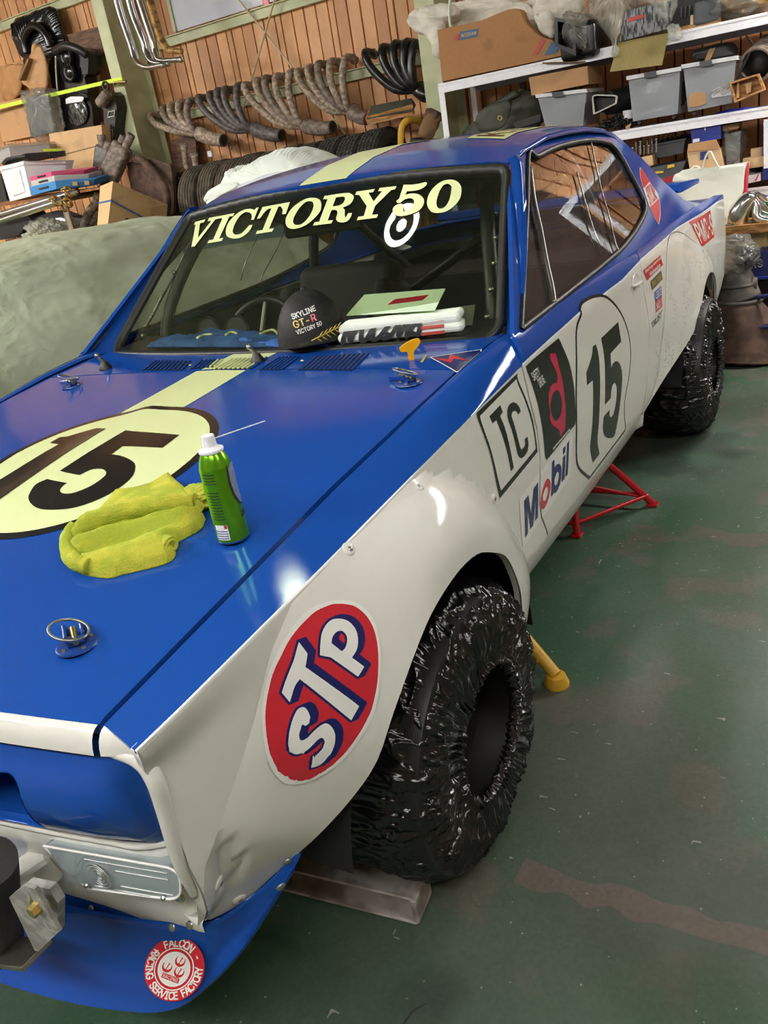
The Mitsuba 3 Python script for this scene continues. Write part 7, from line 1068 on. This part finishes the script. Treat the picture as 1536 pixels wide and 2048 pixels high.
def on_can(P, r=.0004, n=40):
    """Print on the can: outline in (angle in degrees from the side facing the camera spot, height)."""
    g = P if hasattr(P, 'geom_type') else outline(P); v, f = grid_tri(affinity.scale(g, R_c * math.pi / 180, 1, origin=(0, 0)), .004); a = ca + v[:, 0] / R_c
    return trimesh.Trimesh(np.stack([cb[0] + (R_c + r) * np.cos(a), cb[1] + (R_c + r) * np.sin(a), cz + v[:, 1]], 1), f, process=False)
part(CN, 'silver_panel', on_can([(36, .118), (60, .128), (100, .128), (100, .060), (62, .060, 1), (46, .072, 1), (38, .09, 1), (35, .105, 1)]), 'aluminium', True, 'silver panel'); part(CN, 'black_swoosh', on_can([(38, .130, 1), (41, .118, 1), (38, .100, 1), (45, .078, 1), (62, .063, 1), (75, .060), (75, .056), (60, .058, 1), (42, .070, 1), (32, .088, 1), (31, .105, 1)], .0007), 'ink_black', True, 'black swoosh')
tg_ = affinity.translate(affinity.scale(text_poly('zero', .012, True), 1 / (R_c * math.pi / 180), 1, origin=(0, 0)), 50, .038); part(CN, 'lettering', on_can(tg_, .0006), 'ink_black', True, 'black lettering'); part(CN, 'white_label', on_can([(-62, .008), (-12, .008), (-12, .034), (-62, .034)]), 'crate_white', True, 'white warning label'); part(CN, 'red_patch', on_can([(-24, .028), (-13, .028), (-13, .034), (-24, .034)], .0007), 'ink_red', True, 'red patch')
r_ = random.Random(11); pr = []
for row in range(16):
    h_ = .118 - row * .0050; x_ = -58.
    while x_ < -12: w2 = r_.uniform(1.5, 5.5); pr.append(shapely.box(x_, h_, min(x_ + w2, -12), h_ + .0017)); x_ += w2 + 1.3
pr = [b for b in pr if not (.092 < b.bounds[1] < .099)]; k = part(CN, 'small_print', on_can(shapely.MultiPolygon(pr).buffer(0), .0006), 'ink_black', True, 'lines of small print'); labels[k]['kind'] = 'stuff'
pr = [shapely.box(x_, .010 + .0042 * j, x_ + 3.4, .0118 + .0042 * j) for j in range(4) for x_ in np.arange(-60, -15, 4.6)]; k = part(CN, 'small_print', on_can(shapely.MultiPolygon(pr).buffer(0), .0008), 'ink_blue', True, 'small print on the white label'); labels[k]['kind'] = 'stuff'
# towel
def towel_col(p, n, uv): return mikit.mix(S(184, 182, 62), S(160, 170, 54), mikit.smoothstep(.4, .6, mikit.fbm(p.x * 24, p.y * 24, p.z * 24))) * (.86 + .2 * mikit.noise(p.x * 620, p.y * 620, p.z * 620))
def towel_bump(p, n, uv): return mikit.noise(p.x * 520, p.y * 520, p.z * 520) * .7 + .3 * mikit.noise(p.x * 260, p.y * 260, p.z * 260)
mat('towel_yellow', {'type': 'bumpmap', 'arbitrary': mikit.proc(towel_bump, 4e-4), 'scale': .0022, 'bsdf': {'type': 'principled', 'base_color': mikit.proc(towel_col), 'roughness': .9, 'specular': .2, 'sheen': .6}})
def lift_top(P): return [(a, b, float(top(a, b))) for a, b in [q[:2] for q in P]]
def slab_cloth(P, z0, h, seed, amp=.008, freq=30, lump=None):
    """Soft cloth slab lying on the bonnet over the outline P, z0 above it, h thick, rounded at the rim."""
    g = outline(P); v, f = grid_tri(g, .0045); d = shapely.distance(shapely.points(v), g.exterior); rim = np.clip(d / .022, 0, 1); prof = np.sqrt(np.maximum(1 - (1 - rim) ** 2, 0))
    base = top(v[:, 0], v[:, 1]); nz = meshkit.fbm(np.stack([v[:, 0] * freq, v[:, 1] * freq, v[:, 0] * 0 + seed], 1), 3, seed) - .5
    up = base + z0 + .002 + prof * (h + (lump(v) if lump else 0) + nz * amp * 2); lo = base + z0 + .001
    V = np.vstack([np.column_stack([v, up]), np.column_stack([v, np.minimum(lo, up - .001)])]); return trimesh.Trimesh(V, np.vstack([f, f[:, ::-1] + len(v)]), process=False)
TW = thing('towel', 'folded yellow microfibre towel lying on the bonnet beside the spray can', 'towel')
tA = [(.3285,-.4005),(.3107,-.3804,1),(.3123,-.3524,1),(.2947,-.2984,1),(.2875,-.2508,1),(.3301,-.2321),(.3719,-.1828),(.4067,-.1924),(.4994,-.2492),(.5101,-.2787,1),(.4942,-.3219,1),(.5142,-.3454,1),(.5114,-.3692,1),(.4608,-.4081,1),(.4378,-.4242,1),(.3849,-.428,1),(.3564,-.4199,1)]
qa, qb = np.array(tA[0][:2]), np.array([(.4903,-.2516)][0][:2]); td = (qb - qa) / np.linalg.norm(qb - qa); tn = np.array([-td[1], td[0]])
def roll(v):
    s_ = (v - qa) @ tn; u_ = np.clip((v - qa) @ td / np.linalg.norm(qb - qa), 0, 1)
    return .016 * np.exp(-((s_ + .004) / .016) ** 2) * (1 - .4 * u_) - .012 * np.exp(-((s_ + .030) / .007) ** 2) * (u_ > .12) * (1 - u_) + .010 * np.exp(-((s_ + .060) / .022) ** 2)
part(TW, 'cloth', slab_cloth(tA, 0, .020, 4, .006, 24, roll), 'towel_yellow', True)
part(TW, 'upper_fold', slab_cloth([(.3174,-.3259),(.3035,-.2885,1),(.2932,-.2463,1),(.3352,-.2243,1),(.3511,-.1661),(.3905,-.1875,1),(.4941,-.2386),(.4935,-.2582,1),(.43,-.2761,1),(.3744,-.3047,1)], .016, .018, 9, .006, 22), 'towel_yellow', True, 'upper fold')
ez = lambda p, h: [p[0], p[1], float(top(p[0], p[1])) + h]
ridge_ = [ez(p, h) for p, h in zip([(.318,-.3814),(.3274,-.3491),(.3691,-.3116),(.4289,-.2748),(.4823,-.2446)], (.016, .030, .034, .034, .030))]
part(TW, 'front_fold', crumple(tube(ridge_, [.013, .017, .017, .016, .012], 24, sub=10), .004, 60, 3), 'towel_yellow', True, 'raised front fold')
lp_ = [ez(p, h) for p, h in zip([(.3132,-.3592),(.3137,-.3797),(.3402,-.4069),(.3719,-.4211),(.4011,-.4214)], (.030, .024, .018, .016, .014))]; part(TW, 'end_loop', crumple(tube(lp_, [.013, .014, .014, .014, .012], 20, sub=8), .003, 60, 5), 'towel_yellow', True, 'folded end loop')
rp = np.array([(.5072,-.3421)][0] + (0,)); rp[2] = float(top(rp[0], rp[1])) + .016
part(TW, 'rolled_edge', tube([rp + [-.055, .012, .002], rp + [-.02, .004, .001], rp], [.013, .014, .0135], 20), 'towel_yellow', True, 'rolled end'); part(TW, 'roll_core', ring(rp + [.001, 0, 0], .0028, .008, (.95, -.2, .1), 20, 8), 'towel_yellow', True)
cpt = np.array([(.461,-.2158)][0] + (0,)); cpt[2] = float(top(cpt[0], cpt[1])) + .02; part(TW, 'corner', mv(blob((0, 0, 0), (.06, .05, .035), 3, .3, 3, 4), cpt[0], cpt[1], cpt[2] - .02), 'towel_yellow', True, 'crumpled corner'); part(TW, 'care_tag', rot(cbox(.018, .012, .0012, .0004), Z_, 20).apply_translation(cpt + [.005, -.025, -.008]), 'crate_white', False, 'white care tag')
# ---- on the dashboard ---------------------------------------------------------------------------------------------------
def behind_glass(px): return np.array(px)
shelf_z = .940
def cap():
    k = thing('cap', 'black cap with gold laurel and lettering lying on the dashboard', 'cap'); c = np.array((.157,.622,.955)); c = np.array([c[0] - .02, c[1] + .02, shelf_z])
    m = trimesh.creation.icosphere(5); v = m.vertices; v = v[:, :] * [.092, .100, .135]; v[:, 2] = np.maximum(v[:, 2], 0)
    part(k, 'crown', trimesh.Trimesh(v + c, m.faces), 'dash_black', True); bo = outline([(-.075, -.055), (.075, -.055), (.078, -.09, 1), (.05, -.135, 1), (0, -.15, 1), (-.05, -.135, 1), (-.078, -.09, 1)]); bm = lift(bo, lambda x, y: .022 - 1.4 * x * x - .03 * (-y - .05), 2, .012, 0, .004); bm.apply_transform(trimesh.transformations.rotation_matrix(.62, Z_)); part(k, 'peak', mv(bm, *c), 'dash_black', True, 'black peak'); part(k, 'button', mv(trimesh.creation.icosphere(2, .008), *(c + [0, 0, .135])), 'dash_black', True)
    fd = np.array([EYE[0] - c[0], EYE[1] - c[1], 0]); fd /= np.linalg.norm(fd); rt = np.array([-fd[1], fd[0], 0]); tilt = math.radians(10)
    def patch(g):
        g = affinity.rotate(g, tilt, origin=(0, 0), use_radians=True); v2, f2 = grid_tri(g, .006); P = rt * v2[:, :1] + np.array([0, 0, 1.]) * v2[:, 1:2]
        A_ = np.array([.092, .100, .135]); o = P / A_; dd = fd / A_; bq = (o * dd).sum(1); cc = (o * o).sum(1) - 1; disc_ = np.sqrt(np.maximum(bq * bq - (dd @ dd) * cc, 0)); t = (-bq + disc_) / (dd @ dd); Q = P + fd * t[:, None] + fd * .003
        return trimesh.Trimesh(Q + c, f2, process=False)
    def ct(s, h, x, z, m, lab, w=1.): g = text_poly(s, h, True, .01, w); b = g.bounds; part(k, 'lettering', patch(affinity.translate(g, x - (b[0] + b[2]) / 2, z)), m, True, lab)
    ct('SKYLINE', .0125, .004, .082, 'vinyl_white', 'white lettering SKYLINE', .9); ct('GT-', .017, -.010, .060, 'vinyl_gold', 'gold lettering GT'); ct('R', .017, .024, .060, 'vinyl_red', 'red letter R'); ct('VICTORY 50', .0105, .004, .044, 'vinyl_white', 'white lettering VICTORY 50', .8)
    lp = c + fd * .135 + rt * .045 + np.array([0, 0, .028]); up_ = np.array([0, 0, 1.]) * .6 - fd * -.0
    stem = [lp + rt * (.075 * t - .05) + np.array([0, 0, .022 * t - .004]) + fd * .0 for t in np.linspace(0, 1, 6)]; L = part(k, 'laurel', tube(stem, .0022, 6), 'vinyl_gold', True, 'gold laurel sprig')
    for i in range(10):
        b0_ = stem[0] + (stem[-1] - stem[0]) * (.2 + .08 * i); s = 1 if i % 2 else -1; e_ = b0_ + rt * .014 + np.array([0, 0, .013 * s]); m = tube([b0_, (b0_ + e_) / 2, e_], [.001, .0045, .0008], 8, flat=.4); part(L, 'leaf', m, 'vinyl_gold', True)
cap()
def cloth_at(P, z, h, m, seed, amp=.01):
    g = outline([(a, b) + tuple(q[2:]) for a, b, *q in P]); v, f = grid_tri(g, .008); d = shapely.distance(shapely.points(v), g.exterior); prof = np.sqrt(np.clip(1 - (1 - np.clip(d / .02, 0, 1)) ** 2, 0, 1)); nz = meshkit.fbm(np.stack([v[:, 0] * 22, v[:, 1] * 22, v[:, 0] * 0 + seed], 1), 3, seed) - .5
    V = np.vstack([np.column_stack([v, z + .002 + prof * (h + nz * amp * 2)]), np.column_stack([v, np.full(len(v), z)])]); return trimesh.Trimesh(V, np.vstack([f, f[:, ::-1] + len(v)]), process=False)
XY = lambda P: [(a, b) for a, b, c in P]
noisy('shirt_blue', S(44, 88, 156), S(34, 70, 132), 30, .8)
BC = thing('blue_shirt', 'blue cloth with pale trim spread along the left of the dashboard', 'cloth'); part(BC, 'cloth', cloth_at(XY([(-.496,.638,.945),(-.479,.684,.945),(-.36,.739,.945),(-.345,.799,.945),(-.237,.763,.945),(-.09,.698,.945),(.113,.615,.945),(.249,.557,.945),(.004,.577,.945),(-.243,.608,.945)]), shelf_z, .018, None, 3, .012), 'shirt_blue', True)
for P in ([(-.248,.61,.968),(-.253,.646,.968),(-.221,.646,.968)], [(-.156,.63,.968),(-.166,.666,.968),(-.124,.642,.968)], [(-.031,.63,.966),(-.019,.673,.966),(.066,.593,.966)]): part(BC, 'trim', tube([np.array(p) for p in P], .004, 6), 'vinyl_cream', True, 'pale trim')
NT = thing('folded_towel', 'white folded towel with red stripes and black script lying on the dashboard', 'towel'); tz0 = shelf_z
tp0, tp1 = np.array((.255,.566,.945)), np.array((.572,.646,.945)); dx_ = (tp1 - tp0) / np.linalg.norm(tp1 - tp0); ln_ = np.linalg.norm(tp1 - tp0); cc_ = (tp0 + tp1) / 2
for i, (zz, l_, d_) in enumerate(((0, 1.0, .085), (.022, .97, .08))):
    m = rbox(ln_ * l_, d_, .024, .011, 3); m = rot(m, Z_, math.degrees(math.atan2(dx_[1], dx_[0]))); part(NT, 'layer', crumple(mv(m.subdivide().subdivide(), cc_[0], cc_[1] + .045, tz0 + .014 + zz), .003, 40, i), 'sheet_white', True)
nb = np.array([dx_[1], -dx_[0], 0]); nb = nb / np.linalg.norm(nb)
def on_towel(g, m, lab, nm='script'):
    v, f = grid_tri(g, .01); P = tp0 + [0, .045, 0] + dx_ * v[:, :1] + nb * .0445 + np.array([0, 0, 1.]) * (tz0 - tp0[2] + v[:, 1:2]) + nb * -.35 * np.maximum(v[:, 1:2] - .02, 0) + [0, 0, 0]; part(NT, nm, trimesh.Trimesh(P + nb * .0012, f, process=False), m, True, lab)
scr = shapely.union_all([shapely.LineString(smooth_path([(a, b, 0) for a, b in P], 6)[:, :2]).buffer(w) for P, w in (([(.012, .006), (.022, .030), (.032, .036), (.030, .008), (.046, .034), (.060, .036), (.056, .006), (.070, .010)], .0055), ([(.070, .010), (.088, .036), (.084, .006), (.100, .012)], .005), ([(.100, .012), (.122, .036), (.112, .022), (.124, .010), (.108, .006)], .0055), ([(.124, .010), (.146, .036), (.142, .008), (.160, .034), (.166, .034), (.160, .006)], .005), ([(.165, .008), (.180, .034), (.192, .030), (.186, .008), (.174, .012)], .0055))])
on_towel(affinity.scale(scr, ln_ / .285, 1, origin=(0, 0)), 'ink_black', 'black script')
for j in range(3): on_towel(shapely.box(ln_ * .68, .003 + .015 * j, ln_ * .86, .011 + .015 * j), 'ink_red', 'red stripe', 'stripe')
EN = thing('envelope', 'pale green envelope with a dark red band lying on the folded towel', 'envelope'); e_ = [np.array(p) for p in [(.245,.66,.965),(.507,.66,.978),(.473,.8,.999),(.223,.8,.969)]]; q_ = np.array(e_); cen = q_.mean(0); q_ = np.column_stack([q_[:, :2], tz0 + .055 + (q_[:, 1] - q_[:, 1].min()) * .18])
def sheet(q, t=.002): q = np.asarray(q); return hull(np.vstack([q, q + [0, 0, t]]))
plain('paper_green', S(206, 226, 196), .6); part(EN, 'paper', sheet(q_), 'paper_green', False); f2 = lambda s, t: q_[0] * (1 - s) * (1 - t) + q_[1] * s * (1 - t) + q_[2] * s * t + q_[3] * (1 - s) * t
part(EN, 'band', sheet(np.array([f2(.42, .38), f2(.80, .48), f2(.84, .72), f2(.46, .62)]) + [0, 0, .0022], .001), 'bag_red', False, 'dark red band')
# ring lamp hung over the car
RL = thing('ring_lamp', 'round work lamp hung over the windscreen', 'lamp'); ro = np.array([-.29, 1.02, 2.60]); rn_ = np.array([.392, -.08, -.916]); M_ = trimesh.geometry.align_vectors([0, 0, 1], rn_)
def rl(m): m = m.copy(); m.apply_transform(M_); return mv(m, *ro)
part(RL, 'shade', rl(lathe([(.02, -.05), (.10, -.03), (.115, .004), (.110, .006), (.06, .0)], 36)), 'crate_white', 30)
for nm, pr_, pw in (('ring_diffuser', [(.070, .004), (.088, .010), (.104, .004)], 34), ('centre_diffuser', [(0, .006), (.024, .006), (.030, .002)], 34)):
    d = mikit.ply(rl(lathe(pr_[::-1], 36)), 'crate_white', True); d['emitter'] = {'type': 'area', 'radiance': rgb([pw * .92, pw, pw * .62])}; part(RL, nm, d, None)
part(RL, 'hub', rl(lathe([(.066, .004), (.034, .004)][::1], 36)), 'grey_box', 30); part(RL, 'cord', cyl(ro - rn_ * .05, (ro[0], ro[1], 4.3), .004, 8), 'case_black', True)
